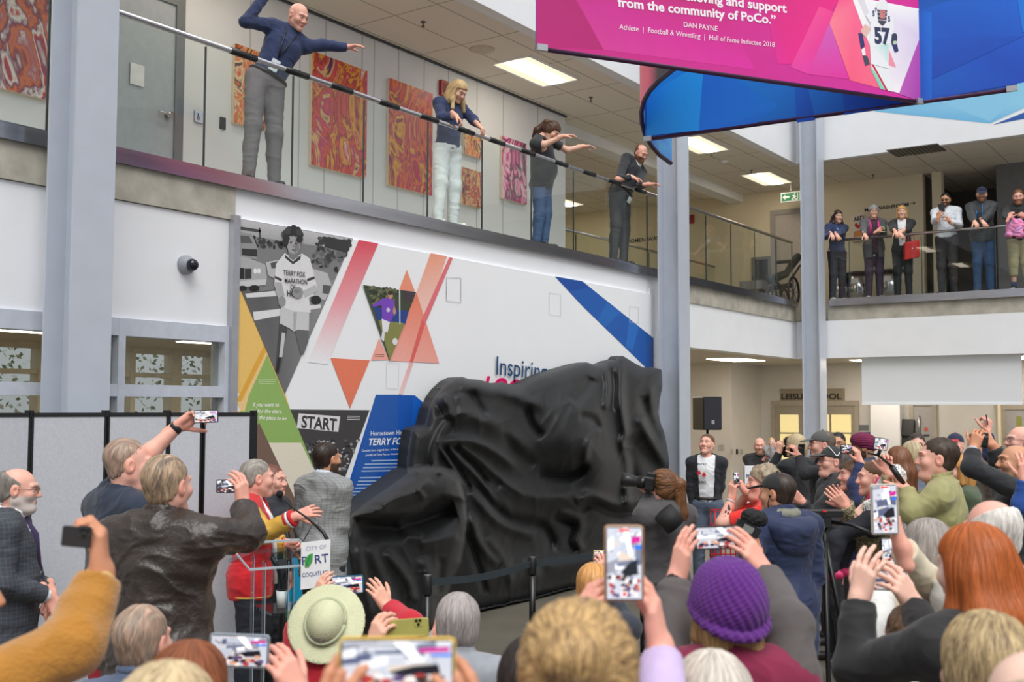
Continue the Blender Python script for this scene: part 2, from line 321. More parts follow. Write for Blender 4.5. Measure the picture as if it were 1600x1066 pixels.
# ------------------------------------------------------------------ balustrades
GL = glass('balustrade_glass', (250, 253, 251))
def balustrade(p0, p1, n, label, seams, clamps):
    p0, p1 = np.array(p0, float), np.array(p1, float); d = nz(p1 - p0); nrm = np.array([d[1], -d[0], 0]); L = np.linalg.norm(p1 - p0)
    e = empty('glass_balustrade', p0, label, 'railing')
    hr = MB().tube([p0 + UP * (ZR - ZB), p1 + UP * (ZR - ZB)], .024, 12); hr.build('handrail', INOX, e)
    MB().obox((p0 + p1) / 2 + UP * .01, (d, nrm, UP), (L / 2, .035, .02)).build('shoe', INOX, e)
    for a, b in zip(seams[:-1], seams[1:]):
        MB().obox(p0 + d * (a + b) / 2 + UP * (ZR - ZB + .0) / 2, (d, nrm, UP), ((b - a) / 2 - .008, .006, (ZR - ZB) / 2 - .02)).build('glass_panel', GL, e)
        MB().obox(p0 + d * b + UP * .52, (d, nrm, UP), (.006, .007, .5)).build('edge_seal', mat('glass_edge', (60, 66, 66), .2), e)
    for c in clamps: MB().tube([p0 + d * (c - .14) + UP * (ZR - ZB), p0 + d * (c + .14) + UP * (ZR - ZB)], .029, 12).build('sleeve', BLACKP, e)
    return e
P0 = np.array([2.0, YW + .05, ZB]); yb = YW + .05
sm = [onY(320, 200, yb)[0] - 2.0 + k * 1.22 for k in range(-3, 11)]
sm = [0.0] + [onY(p, q, yb)[0] - 2.0 for p, q in ((75, 120), (320, 150), (457, 200), (568, 240), (668, 270), (753, 295), (830, 320), (896, 340), (955, 350), (1011, 370), (1062, 390), (1103, 400), (1142, 400), (1179, 400), (1213, 420))] + [16.7]
cl = [onY(p, q, yb)[0] - 2.0 for p, q in ((380, 80), (463, 112), (533, 136), (607, 161), (670, 183), (727, 202), (776, 219), (824, 236), (876, 253), (920, 268), (960, 281), (1000, 296))]
balustrade(P0, (18.7, yb, ZB), 0, 'long glass balustrade with steel handrail along the left balcony', sm, cl)
yr = lambda px, py: 6.42 - onX(px, py, XR + .06)[1]
balustrade((XR + .06, 6.42, ZB), (XR + .06, -4, ZB), 0, 'glass balustrade with pale handrail across the far right balcony', [0.0] + [yr(p, 400) for p in (1327, 1440, 1556)] + [4.6, 6, 7.4, 8.8, 10.4], [])
balustrade((14.2, 9.6, ZB), (onY(1122, 405, 9.6)[0], 9.6, ZB), 0, 'short glass balustrade around the stair opening behind the left balcony', [0.0, 1.3, 2.6, 3.9, onY(1122, 405, 9.6)[0] - 14.2], [])
# ------------------------------------------------------------------ ceiling fittings
def troffer(c, lx, ly, label):
    c = np.array(c); e = empty('ceiling_light', c, label, 'ceiling light', 'recessed fluorescent ceiling lights'); m = MB(); hx, hy = lx / 2, ly / 2
    for s in (-1, 1): m.box((c[0] - hx, c[1] + s * hy - .02, ZC - .012), (c[0] + hx, c[1] + s * hy + .02, ZC)); m.box((c[0] + s * hx - .02, c[1] - hy, ZC - .012), (c[0] + s * hx + .02, c[1] + hy, ZC))
    m.build('frame', WALLW, e); MB().box((c[0] - hx + .02, c[1] - hy + .02, ZC - .006), (c[0] + hx - .02, c[1] + hy - .02, ZC - .001)).build('reflector', emat('lamp_reflector', (255, 236, 205), .85), e)
    MB().box((c[0] - hx + .05, c[1] - .12, ZC - .02), (c[0] + hx - .05, c[1] + .12, ZC - .006)).build('diffuser', emat('lamp_diffuser', (255, 240, 215), 9), e)
def tl(px, py, label, lx=1.2, ly=.6): p = onZ(px, py, ZC); troffer((p[0], p[1], ZC), lx, ly, label)
tl(838, 112, 'ceiling light above the left balcony nearest the white bulkhead'); tl(1198, 279, 'ceiling light behind the right-hand steel column near the exit sign')
tl(1092, 226, 'ceiling light beside the tip of the curved blue banner'); p = onZ(838, 112, ZC)
for k, lab in ((-5.0, 'ceiling light above the bald man in the navy shirt'), (-9, 'ceiling light at the near end of the left balcony')): troffer((p[0] + k, p[1], ZC), 1.2, .6, lab)
for q, lab in (((16.5, 12.0), 'ceiling light over the stair opening'), ((19.5, 12.5), 'ceiling light above the women washroom wall')): troffer((*q, ZC), 1.2, .6, lab)
def small(name, px, py, label, cat, fn, z=ZC, group=None):
    p = onZ(px, py, z); m = MB(); fn(m, p); return m, p
def downlight(px, py, label):
    p = onZ(px, py, ZC); e = empty('downlight', p, label, 'downlight', 'round downlights of the right balcony ceiling')
    MB().lathe([(.0, -.003), (.095, -.003), (.095, -.006), (.12, -.008), (.12, 0)], p).build('ring', WALLW, e)
    MB().lathe([(.0, -.009), (.09, -.009), (.09, -.006)], p).build('lamp', emat('downlight_lamp', (255, 236, 200), 14), e)
downlight(1318, 247, 'round downlight above the woman in the navy sweater'); downlight(1515, 249, 'round downlight above the man in the navy cap')
def sprinkler(px, py, label):
    p = onZ(px, py, ZC); m = MB().lathe([(.03, 0), (.03, -.008), (.008, -.012), (.008, -.05), (.022, -.055), (.022, -.06)], p, n=10)
    thing(m.build('sprinkler_head', mat('sprinkler_metal', (90, 84, 76), .4, .6)), label, 'sprinkler')
for q, lab in zip(((661, 34), (923, 152), (1112, 238), (1174, 266), (1108, 314), (1364, 273)), ('sprinkler head in the ceiling tile nearest the bald man with outstretched arm', 'sprinkler head between the bright ceiling light and the curved banner', 'sprinkler head just right of the middle steel column', 'sprinkler head beside the ceiling light near the exit sign', 'sprinkler head low over the stair opening', 'sprinkler head above the washroom lettering')): sprinkler(*q, lab)
p = onZ(753, 77, ZC); thing(MB().lathe([(.16, 0), (.16, -.006), (.14, -.012), (.02, -.016)], p).build('ceiling_speaker', mat('speaker_grille', (214, 204, 188), .7, bump=.6, bscale=400)), 'round pale speaker grille in the ceiling above the blonde woman', 'speaker')
p = onZ(1132, 250, ZC); thing(MB().lathe([(.07, 0), (.07, -.03), (.05, -.05), (.0, -.055)], p).build('smoke_detector', WALLW), 'white smoke detector on the ceiling right of the middle column', 'smoke detector')
a, b = onZ(1400, 236, ZC), onZ(1464, 233, ZC); c = (a + b) / 2; m = MB().box((c[0] - .3, c[1] - .42, ZC - .012), (c[0] + .3, c[1] + .42, ZC))
e = m.build('air_vent', mat('vent_grey', (120, 116, 108), .5)); thing(e, 'grey air vent in the ceiling of the right balcony', 'vent'); m = MB()
for k in range(12): m.box((c[0] - .28, c[1] - .4 + k * .068, ZC - .02), (c[0] + .28, c[1] - .385 + k * .068, ZC - .012))
m.build('louvre', DGREY, e)
# ------------------------------------------------------------------ the mural wall
YM = YW - .045; NM = (0, -1, 0)
mu = empty('mural_panel', (XM0, YM, 0), 'large white mural board with coloured triangles, runner photo and lettering behind the black cloth', 'mural')
x1 = onY(1018, 500, YM)[0]; zt = 3.60
MB().box((XM0 + .02, YM, .02), (x1, YW - .002, zt)).build('board', mat('mural_white', (244, 246, 249), .5, var=.01, scale=2), mu)
MB().box((XM0 - .05, YM - .02, .02), (XM0 + .02, YW - .002, zt + .02)).build('edge_trim', ALU, mu)
MB().box((x1, YM + .02, .02), (x1 + .14, YW - .002, zt + .08)).build('edge_trim', mat('mural_edge_white', (226, 228, 232), .5), mu)
mm = lambda px, py: onY(px, py, YM)
def cr(ox, oy, k): return lambda *pts: [(ox + x / k, oy + y / k) for x, y in pts]
A = cr(350, 320, 2.805)                     # coordinates read from an enlarged view of the board
p = Print(mm, NM)
p.poly(A((52, 330), (232, 735), (268, 830), (290, 900), (330, 1040), (345, 1080), (48, 1080), (50, 860), (50, 812)), (238, 196, 110))
p.poly(A((50, 812), (52, 905), (75, 905), (95, 865)), (240, 240, 243))
p.poly(A((187, 655), (290, 900), (400, 1150), (50, 1150), (50, 940), (72, 905)), (146, 182, 100))
p.poly(A((178, 612), (190, 655), (108, 835), (90, 905), (72, 905), (55, 865)), (240, 204, 140)); p.poly(A((232, 500), (240, 530), (75, 862), (52, 862)), [(232, 170, 70), (232, 170, 70), (228, 170, 60), (228, 170, 60)])
pA = Print(mm, NM, base=.004); pA.poly([(402, 692), (470, 692), (520, 800), (560, 900), (600, 1000), (402, 1000)], (232, 224, 205)); pA.build('cream_field', PRINT, mu)
pA = Print(mm, NM, base=.0045); pA.poly([(400, 668), (404, 660), (470, 800), (520, 1000), (395, 1000)], (120, 96, 84))
pA.build('brown_field', PRINT, mu); pA = Print(mm, NM, base=.005); pA.poly([(400, 900), (452, 870), (452, 1000), (395, 1000)], (120, 178, 80)); pA.build('green_field', PRINT, mu); pA = Print(mm, NM, base=.0055); pA.poly([(424, 884), (446, 880), (436, 950)], (40, 160, 170)); pA.poly([(446, 870), (480, 870), (480, 960), (440, 950)], (40, 170, 215)); pA.build('teal_field', PRINT, mu)
p.text('If you want to', A((124, 885))[0], A((240, 885))[0], (250, 250, 246), .95, .25, .008); p.text('aim for the stars,', A((108, 912))[0], A((252, 914))[0], (250, 250, 246), .95, .25, .008, False); p.text('this is the place to be.', A((100, 938))[0], A((275, 945))[0], (250, 250, 246), .95, .25, .008, False)
for k in range(3): p.poly(A((145 + k * 4, 764 + k * 9), (228 - k * 4, 766 + k * 9), (228 - k * 4, 768 + k * 9), (145 + k * 4, 766 + k * 9)), (214, 230, 190), up=False)
# black-and-white road photograph
ph = Print(mm, NM, base=.0035)
ph.poly(A((60, 60), (565, 148), (485, 330), (265, 830), (60, 345)), (128, 128, 130))
ph.poly(A((60, 62), (563, 150), (540, 200), (62, 130)), [(196, 196, 198)] * 2 + [(170, 170, 172)] * 2)
rr = np.random.default_rng(5)
def dots(P, poly_px, n, cols, s0, s1, k=2.8):
    pp = np.array(poly_px); a, b = pp.min(0), pp.max(0)
    def inside(x, y):
        c = False
        for i in range(len(pp)):
            x1, y1 = pp[i]; x2, y2 = pp[i - 1]
            if (y1 > y) != (y2 > y) and x < (x2 - x1) * (y - y1) / (y2 - y1) + x1: c = not c
        return c
    P.lay += P.step
    for i in range(n):
        x, y = rr.uniform(a, b)
        if inside(x, y): P.lay += P.step * .01; P.ell((x, y), rr.uniform(s0, s1), rr.uniform(s0, s1) * .7, cols[int(rr.integers(len(cols)))], 7, rr.uniform(0, 3), up=False)
dots(ph, A((400, 140), (560, 160), (500, 300), (380, 260)), 90, [(60, 60, 62), (84, 84, 86), (44, 44, 46), (104, 104, 106)], 3, 7)
dots(ph, A((120, 140), (270, 165), (262, 195), (130, 180)), 40, [(60, 60, 62), (40, 40, 42), (84, 84, 86)], 3, 5)
ph.poly(A((430, 138), (545, 158), (530, 210), (440, 185)), (54, 54, 56))
ph.poly(A((62, 95), (160, 110), (160, 122), (62, 108)), (70, 70, 72)); ph.poly(A((150, 100), (157, 101), (160, 150), (152, 148)), (70, 70, 72), up=False)
ph.poly(A((60, 345), (160, 380), (480, 330), (265, 830)), [(96, 96, 98), (90, 90, 92), (150, 150, 152), (110, 110, 112)])
ph.poly(A((90, 390), (240, 376), (240, 400), (98, 408)), (222, 222, 224)); ph.poly(A((125, 470), (420, 436), (424, 452), (130, 508)), (226, 226, 228), up=False)
ph.poly(A((60, 120), (120, 128), (145, 190), (140, 240), (60, 230)), (150, 150, 152)); ph.poly(A((68, 134), (108, 138), (124, 170), (72, 168)), (90, 90, 92)); ph.poly(A((76, 192), (142, 196), (142, 228), (76, 222)), (50, 50, 52), up=False)
ph.poly(A((60, 225), (100, 232), (178, 262), (186, 320), (170, 350), (60, 360)), (176, 176, 178)); ph.poly(A((60, 276), (86, 278), (86, 326), (60, 326)), (34, 34, 36)); ph.poly(A((88, 280), (118, 280), (118, 324), (88, 326)), (52, 52, 54), up=False)
for c in ((134, 291), (150, 291)): ph.ell(A(c)[0], 2.9, 4.2, (236, 236, 238), 12)
ph.poly(A((60, 335), (184, 326), (180, 352), (60, 362)), (206, 206, 208)); ph.ell(A((130, 366))[0], 8, 5, (28, 28, 30)); ph.ell(A((78, 366))[0], 7, 4, (28, 28, 30), up=False)
ph.poly(A((180, 252), (250, 240), (450, 300), (470, 360), (440, 420), (375, 400), (190, 310)), (190, 190, 192)); ph.poly(A((200, 256), (240, 246), (236, 278), (205, 280)), (84, 84, 86)); ph.poly(A((430, 350), (468, 356), (455, 392), (428, 388)), (90, 90, 92), up=False); ph.ell(A((400, 418))[0], 8, 7, (36, 36, 38))
# the printed runner
SK = (150, 150, 152)
ph.poly(A((240, 520), (276, 540), (262, 600), (250, 690), (236, 742), (224, 730), (230, 640)), (74, 74, 76)); ph.poly(A((250, 560), (266, 565), (252, 668), (238, 670)), (200, 200, 202)); ph.poly(A((232, 668), (246, 668), (234, 740), (222, 728)), (36, 36, 38))
ph.poly(A((306, 540), (368, 545), (366, 600), (346, 655), (332, 655), (318, 600)), (104, 104, 106))
ph.poly(A((246, 448), (370, 470), (368, 552), (320, 548), (302, 556), (280, 540), (240, 520)), (206, 206, 208)); ph.poly(A((300, 470), (316, 472), (310, 550), (300, 552)), (176, 176, 178))
ph.poly(A((262, 212), (300, 236), (338, 214), (372, 236), (392, 310), (404, 360), (385, 400), (368, 408), (376, 474), (300, 468), (244, 446), (236, 420), (216, 350), (224, 260)), (226, 226, 228))
ph.poly(A((218, 312), (250, 326), (248, 338), (218, 322)), (60, 60, 62)); ph.poly(A((360, 325), (392, 314), (394, 326), (362, 336)), (60, 60, 62), up=False); ph.poly(A((262, 218), (298, 250), (334, 220), (330, 240), (298, 262), (264, 234)), (60, 60, 62), up=False)
ph.poly(A((218, 340), (248, 340), (262, 400), (236, 420), (222, 380)), (176, 176, 178)); ph.ell(A((250, 425))[0], 6, 8.5, SK); ph.poly(A((340, 380), (398, 350), (404, 380), (350, 408)), (190, 190, 192)); ph.ell(A((316, 385))[0], 8.6, 9, SK)
ph.poly(A((276, 190), (326, 190), (322, 228), (298, 244), (278, 228)), (126, 126, 128)); ph.ell(A((300, 172))[0], 10.5, 16, (166, 166, 168), 18); ph.poly(A((306, 150), (326, 160), (322, 200), (304, 214)), (130, 130, 132))
for c in ((288, 168), (310, 171)): ph.ell(A(c)[0], 2.2, 1, (50, 50, 52), 8)
ph.poly(A((284, 160), (294, 160), (294, 163), (284, 163)), (40, 40, 42)); ph.poly(A((292, 196), (308, 198), (306, 202), (293, 200)), (70, 70, 72), up=False); ph.poly(A((297, 172), (303, 186), (296, 186)), (120, 120, 122), up=False)
for x, y in ((262, 128), (280, 110), (300, 104), (318, 112), (328, 132), (326, 152), (268, 148), (290, 122), (310, 124), (262, 165), (272, 118), (322, 122)): ph.ell(A((x, y))[0], 5.4, 5.6, (44, 44, 46) if (x + y) % 3 else (66, 66, 68), 9)
for t, a, b in (('TERRY FOX', (254, 308), (350, 318)), ('MARATHON', (260, 342), (358, 350)), ('OF', (284, 372), (308, 374)), ('HOPE', (270, 402), (330, 406))): ph.text(t, A(a)[0], A(b)[0], (40, 40, 42), 1.25, 0, .012)
ph.ell(A((316, 385))[0], 8.6, 9, SK); ph.ell(A((312, 380))[0], 5, 3, (128, 128, 130))
ph.build('photo_print', PRINT, mu)
# coloured bands and triangles
g = Print(mm, NM, base=.0025); W0 = (243, 245, 248)
g.poly(A((590, 154), (676, 170), (560, 440), (452, 700), (365, 690), (480, 420)), [(222, 74, 92), (224, 84, 100), (236, 170, 178), W0, W0, (240, 160, 168)])
g.poly(A((800, 285), (836, 380), (766, 374)), (240, 150, 122)); g.poly(A((905, 212), (976, 226), (880, 510), (842, 385)), [(240, 158, 128), (242, 166, 140), (244, 214, 204), (242, 190, 174)])
g.poly(A((466, 672), (638, 682), (551, 893)), (236, 126, 96)); g.poly(A((678, 585), (722, 680), (642, 682)), (244, 172, 158)); g.poly(A((842, 385), (942, 695), (720, 684)), [(238, 128, 96), (244, 170, 158), (246, 176, 164)])
g.poly(A((986, 230), (1002, 232), (880, 525), (866, 500)), (228, 116, 122)); g.poly(A((880, 525), (866, 500), (812, 690), (826, 692)), (226, 100, 96)); g.poly(A((812, 690), (828, 692), (780, 832), (762, 830)), [(240, 176, 176), (240, 176, 176), (246, 214, 214), (246, 214, 214)])
for k in range(2): g.poly(A((658, 655 + k * 8), (700, 656 + k * 8), (700, 658 + k * 8), (658, 657 + k * 8)), (120, 70, 60))
for q in (((974, 320), (1036, 322), (1036, 428), (972, 420)), ((710, 692), (764, 696), (762, 808), (708, 804))):
    q2 = A(*q)
    for a, b in zip(q2, q2[1:] + q2[:1]): d = nz(np.array([b[1] - a[1], a[0] - b[0]])) * .25; g.poly([(a[0] + d[0], a[1] + d[1]), (b[0] + d[0], b[1] + d[1]), (b[0] - d[0], b[1] - d[1]), (a[0] - d[0], a[1] - d[1])], (206, 208, 210), up=False)
B = cr(640, 380, 2.961)
for q in (((168, 156), (235, 164), (235, 276), (168, 268)), ((644, 230), (697, 236), (697, 338), (644, 330)), ((1016, 292), (1058, 298), (1058, 372), (1016, 366))):
    q2 = B(*q)
    for a, b in zip(q2, q2[1:] + q2[:1]): d = nz(np.array([b[1] - a[1], a[0] - b[0]])) * .25; g.poly([(a[0] + d[0], a[1] + d[1]), (b[0] + d[0], b[1] + d[1]), (b[0] - d[0], b[1] - d[1]), (a[0] - d[0], a[1] - d[1])], (206, 208, 210), up=False)
g.build('colour_field', PRINT, mu); g = Print(mm, NM, base=.0025)
g.poly(B((672, 154), (798, 176), (1128, 440), (1128, 600), (1095, 578), (800, 292)), (28, 92, 178))
g.poly(B((672, 154), (798, 176), (830, 205), (740, 222)), (22, 78, 164)); g.poly(B((912, 275), (975, 320), (905, 390), (870, 355)), (34, 106, 190), up=False); g.poly(B((1015, 350), (1060, 385), (1030, 500), (1000, 480)), (40, 112, 198), up=False); g.poly(B((1095, 415), (1128, 440), (1128, 600), (1095, 578)), (24, 84, 160), up=False)
g.build('blue_ribbon', PRINT, mu); g = Print(mm, NM, base=.0025)
g.poly([(587, 617), (648, 618), (690, 655), (690, 960), (500, 960), (540, 770)], (20, 88, 184))
g.poly([(587, 617), (620, 617), (622, 670), (560, 800), (548, 760)], (36, 92, 176)); g.poly([(646, 618), (690, 655), (690, 760), (640, 720)], (12, 100, 206), up=False); g.poly([(540, 780), (600, 800), (590, 900), (520, 900)], (14, 72, 160), up=False)
g.text('Hometown Hero', (579, 681), (635, 679), (245, 248, 250), .85, 0, .004); g.text('TERRY FOX', (576, 696), (637, 694), (250, 250, 250), .85, .28, .02, False)
g.text('Canadian hero. Legend. Icon. In PoCo, we also', (565, 706), (634, 703), (240, 244, 250), .9, 0, .006, False); g.text('proudly call Terry Fox our hometown hero.', (571, 713), (633, 710), (240, 244, 250), .9, 0, .006, False)
for k in range(12): y = 718 + k * 5.4 + (5 if k > 3 else 0); x = 572 - k * 2.6 + (8 if k == 0 else 0); g.poly([(x, y + 1.2), (632, y), (632, y + 2), (x, y + 3.2)], (170, 196, 230), up=False)
# start-line photograph
st = Print(mm, NM, base=.003)
st.poly([(453, 640), (577, 641), (530, 770), (500, 830), (494, 740)], (66, 64, 66))
dots(st, [(474, 690), (560, 688), (530, 760), (510, 800), (490, 735)], 330, [(200, 198, 198), (150, 148, 150), (96, 94, 96), (40, 40, 42), (30, 30, 32)], 1.6, 3.4)
st.poly([(466, 646), (531, 651), (528, 675), (463, 669)], (226, 224, 226)); st.text('START', (470, 668), (525, 673), (58, 56, 60), 1.0, 0, .03)
for k in range(3): st.poly([(542, 650 + 2.6 * k), (562, 650.4 + 2.6 * k), (562, 651.4 + 2.6 * k), (542, 651 + 2.6 * k)], (230, 230, 232), up=False)
st.build('photo_print', PRINT, mu)
# football photograph in the inverted triangle
fb = Print(mm, NM, base=.012)
fb.poly(A((605, 352), (838, 384), (722, 682)), (70, 80, 60)); fb.poly(A((605, 352), (838, 384), (802, 476), (650, 452)), (62, 72, 52))
dots(fb, A((615, 356), (770, 372), (740, 460), (655, 448)), 130, [(44, 54, 40), (92, 100, 70), (120, 118, 84), (36, 44, 34)], 2, 4)
fb.poly(A((650, 450), (805, 466), (790, 524), (672, 510)), (34, 66, 140)); fb.poly(A((672, 505), (788, 520), (722, 682)), (136, 136, 76)); fb.poly(A((780, 376), (832, 384), (818, 425), (784, 422)), (70, 58, 66), up=False)
fb.poly(A((762, 372), (767, 372), (768, 525), (764, 525)), (230, 230, 232))
fb.poly(A((690, 412), (720, 408), (742, 420), (746, 470), (722, 520), (688, 500), (686, 440), (648, 450), (646, 440)), (122, 70, 190)); fb.poly(A((686, 500), (722, 515), (712, 560), (690, 556)), (232, 232, 238)); fb.poly(A((688, 556), (700, 558), (696, 600), (684, 590)), (220, 222, 228), up=False)
fb.ell(A((724, 398))[0], 3.6, 5.6, (196, 150, 120)); fb.ell(A((724, 388))[0], 3.6, 3, (60, 40, 34)); fb.poly(A((740, 440), (750, 470), (742, 486), (734, 470)), (196, 150, 120)); fb.ell(A((744, 600))[0], 4, 5.6, (226, 228, 232)); fb.ell(A((714, 462))[0], 3, 3.6, (210, 200, 230), up=False)
fb.build('photo_print', PRINT, mu)
p.build('colour_field', PRINT, mu); g.build('text_block', PRINT, mu)
# raised lettering on the board
lt = Print(mm, NM, base=.02)
lt.text('Inspiring', (773, 585), (852, 594), (26, 70, 112), .95, 0, .004); lt.build('lettering', PRINT, mu)
lt = Print(mm, NM, base=.02); lt.text('LOCAL', (752, 616), (838, 625), (222, 0, 100), .85, .3, .03); lt.build('lettering', PRINT, mu)
# ------------------------------------------------------------------ security camera, door and fittings
c = onY(289, 414, YW); e = empty('security_camera', c, 'grey dome security camera on the white wall left of the mural', 'camera')
MB().lathe([(.075, 0), (.075, .03), (.06, .06), (.055, .075)], c, (-.05, -1, -.1), 24).build('housing', mat('camera_grey', (150, 154, 162), .5), e); MB().sphere(c + np.array([.004, -.085, -.006]), .048, n=14).build('dome', mat('camera_dome', (24, 26, 40), .08), e)
yd = YB; dx0, dx1 = 5.55, onY(268, 200, yd)[0]; zt2 = onY(277, 12, yd)[2]
f = MB(); f.box((dx1, yd - .05, ZB), (dx1 + .1, yd, zt2 + .1)); f.box((dx0 - .1, yd - .05, zt2), (dx1, yd, zt2 + .1)); f.box((dx0 - .1, yd - .05, ZB), (dx0, yd, zt2))
d = f.build('door_1', mat('door_frame_grey', (120, 124, 130), .5)); struct(d); MB().box((dx0, yd - .03, ZB + .01), (dx1, yd - .005, zt2)).build('door_leaf', mat('door_leaf_grey', (176, 184, 192), .5), d)
h = onY(258, 181, yd); MB().tube([h + (0, -.02, 0), h + (0, -.09, 0)], .03, 12).tube([h + (0, -.08, 0), h + (-.13, -.08, 0)], .012, 8).build('door_handle', INOX, d)
q = onY(214, 117, yd - .04); MB().box(q - (.075, .008, .1), q + (.075, 0, .1)).build('notice', mat('paper', (236, 238, 240)), d)
def plate(name, px, py, hw, hh, m, label, cat, y=YB): q = onY(px, py, y); return thing(MB().box(q - (hw, .02, hh), q + (hw, 0, hh)).build(name, m), label, cat)
e = plate('door_opener', 310, 183, .055, .06, INOX, 'steel door opener plate with wheelchair symbol beside the grey door', 'switch'); plate('card_reader', 347, 193, .032, .06, BLACKP, 'small black card reader on the upper wall left of the bald man', 'card reader')
q = onY(310, 183, YB - .021); pr = Print(plane_map(q, (.001, 0, 0), (0, 0, .001)), NM); pr.ell((0, -14), 16, 16, (50, 54, 60), 16).ell((0, -14), 12, 12, (190, 190, 196), 16); pr.poly([(-6, 26), (2, 26), (4, 2), (18, 0), (22, -22), (14, -22), (12, -8), (-8, -6)], (50, 54, 60)); pr.ell((-2, 34), 6, 6, (50, 54, 60), 12); pr.build('symbol', PRINT, e)
q = onY(691, 139, YB); a = MB().box(q - (.07, .05, .1), q + (.07, 0, .1)).build('fire_alarm', mat('alarm_red', (172, 40, 34), .4)); thing(a, 'red fire alarm sounder on the upper wall above the blonde woman', 'fire alarm'); MB().box(q - (.045, .056, .06), q + (.045, .05, .06)).build('grille', mat('alarm_dark_red', (120, 30, 26), .5), a)
# ------------------------------------------------------------------ poured-paint canvases on the upper wall
def paint_mat(i, cols, sc, dist, stretch):
    m = mat('poured_paint_%d' % i, rough=.35, var=.05, scale=30, tex=blotch(cols, sc, dist, 5), stretch=stretch); return m
RED = [(120, 16, 40), (250, 240, 232), (214, 30, 70), (250, 180, 30), (170, 20, 60), (240, 90, 40), (200, 40, 110), (248, 210, 120), (110, 20, 90)]
PUR = [(100, 10, 60), (230, 40, 90), (160, 20, 70), (240, 120, 40), (190, 20, 90), (250, 180, 50), (140, 16, 70), (220, 60, 60)]
ORA = [(90, 20, 40), (244, 150, 60), (70, 30, 50), (248, 196, 110), (230, 90, 50), (250, 220, 170), (60, 16, 40), (240, 120, 40)]
PNK = [(90, 20, 70), (244, 120, 180), (250, 190, 210), (60, 16, 50), (240, 90, 160), (252, 220, 230), (210, 60, 130)]
LFT = [(120, 30, 50), (236, 230, 228), (190, 110, 120), (230, 130, 80), (140, 70, 100), (244, 240, 236), (200, 60, 50), (150, 90, 130), (220, 200, 190)]
def canvas(px0, py0, px1, py1, cols, i, label, sc=1.5, dist=2.6, stretch=(1.3, 1, .8)):
    a = onY(px0, py0, YB - .04); b = onY(px1, py1, YB - .04); lo = np.minimum(a, b); hi = np.maximum(a, b)
    e = MB().box((lo[0], YB - .045, lo[2]), (hi[0], YB - .002, hi[2])).build('abstract_painting', mat('canvas_side', (230, 214, 190), .8)); thing(e, label, 'painting')
    MB().box((lo[0], YB - .052, lo[2]), (hi[0], YB - .045, hi[2])).build('painted_face', paint_mat(i, cols, sc, dist, stretch), e); return e
canvas(-40, -150, 76, 157, LFT, 0, 'big white, plum and red poured-paint canvas at the far left of the balcony', 1.1, 3)
canvas(367, 68, 413, 205, ORA, 1, 'orange and maroon canvas behind the bald man in the navy shirt', 2.0)
canvas(488, 80, 571, 279, RED, 2, 'tall red, white and yellow canvas below the bald man\'s outstretched hand'); canvas(608, 122, 674, 306, PUR, 3, 'tall magenta and orange canvas left of the blonde woman')
canvas(725, 203, 753, 249, ORA, 4, 'small orange canvas, upper of the pair right of the blonde woman', 2.6); canvas(722, 261, 752, 326, [(70, 40, 90), (236, 150, 80), (190, 60, 80), (250, 200, 130), (90, 30, 70), (230, 110, 60)], 5, 'small purple and orange canvas, lower of the pair right of the blonde woman', 3.2, 3)
canvas(784, 212, 822, 320, PNK, 6, 'pink and black canvas behind the dark-haired woman reaching out', 1.8)
# ------------------------------------------------------------------ hanging banners
ZBAN = onZ(1440, 160, 4.30)[2]; e_h = .80
def onB(px, py): return onZ(px, py, 4.30)
b0, b1, b2, b3 = onB(838, 75), onB(1440, 160), onB(1011, 213.5), onB(1606, 128); b2 = b2 + FW * .1; b3 = b3 + FW * .16
FAB = mat('printed_fabric', attr=True, rough=.65, var=.02, scale=8, sheen=.2)
def sheet(bot, h, front, back, n_sub=12):
    V = []; cols = []
    return V
def banner(name, a, b, h, label, art):
    U = (b - a); L = np.linalg.norm(U); U = U / L; N = nz(np.cross(U, UP)); N = N if np.dot(EYE - a, N) > 0 else -N
    e = empty(name, a, label, 'banner'); MB().obox((a + b) / 2 + UP * h / 2, (U, N, UP), (L / 2, .012, h / 2)).build('fabric', mat('banner_blue_back', (10, 90, 190), .65), e)
    MB().tube([a, b], .018, 8).tube([a + UP * h, b + UP * h], .018, 8).build('hem_tube', mat('banner_hem', (60, 16, 60) if 'pink' in label else (6, 36, 110), .5), e)
    for q, s in ((a, 1), (b, -1)): MB().obox(q + U * .03 * s + N * .02, (U, N, UP), (.035, .012, .02)).build('clip', ALU, e)
    def mp(px, py):
        r = ray(px, py); t = np.dot(a + N * .014 - EYE, N) / np.dot(r, N); return EYE + r * t
    P = Print(mp, N, base=.0005, step=.00025); art(P); P.build('print', FAB, e); return e
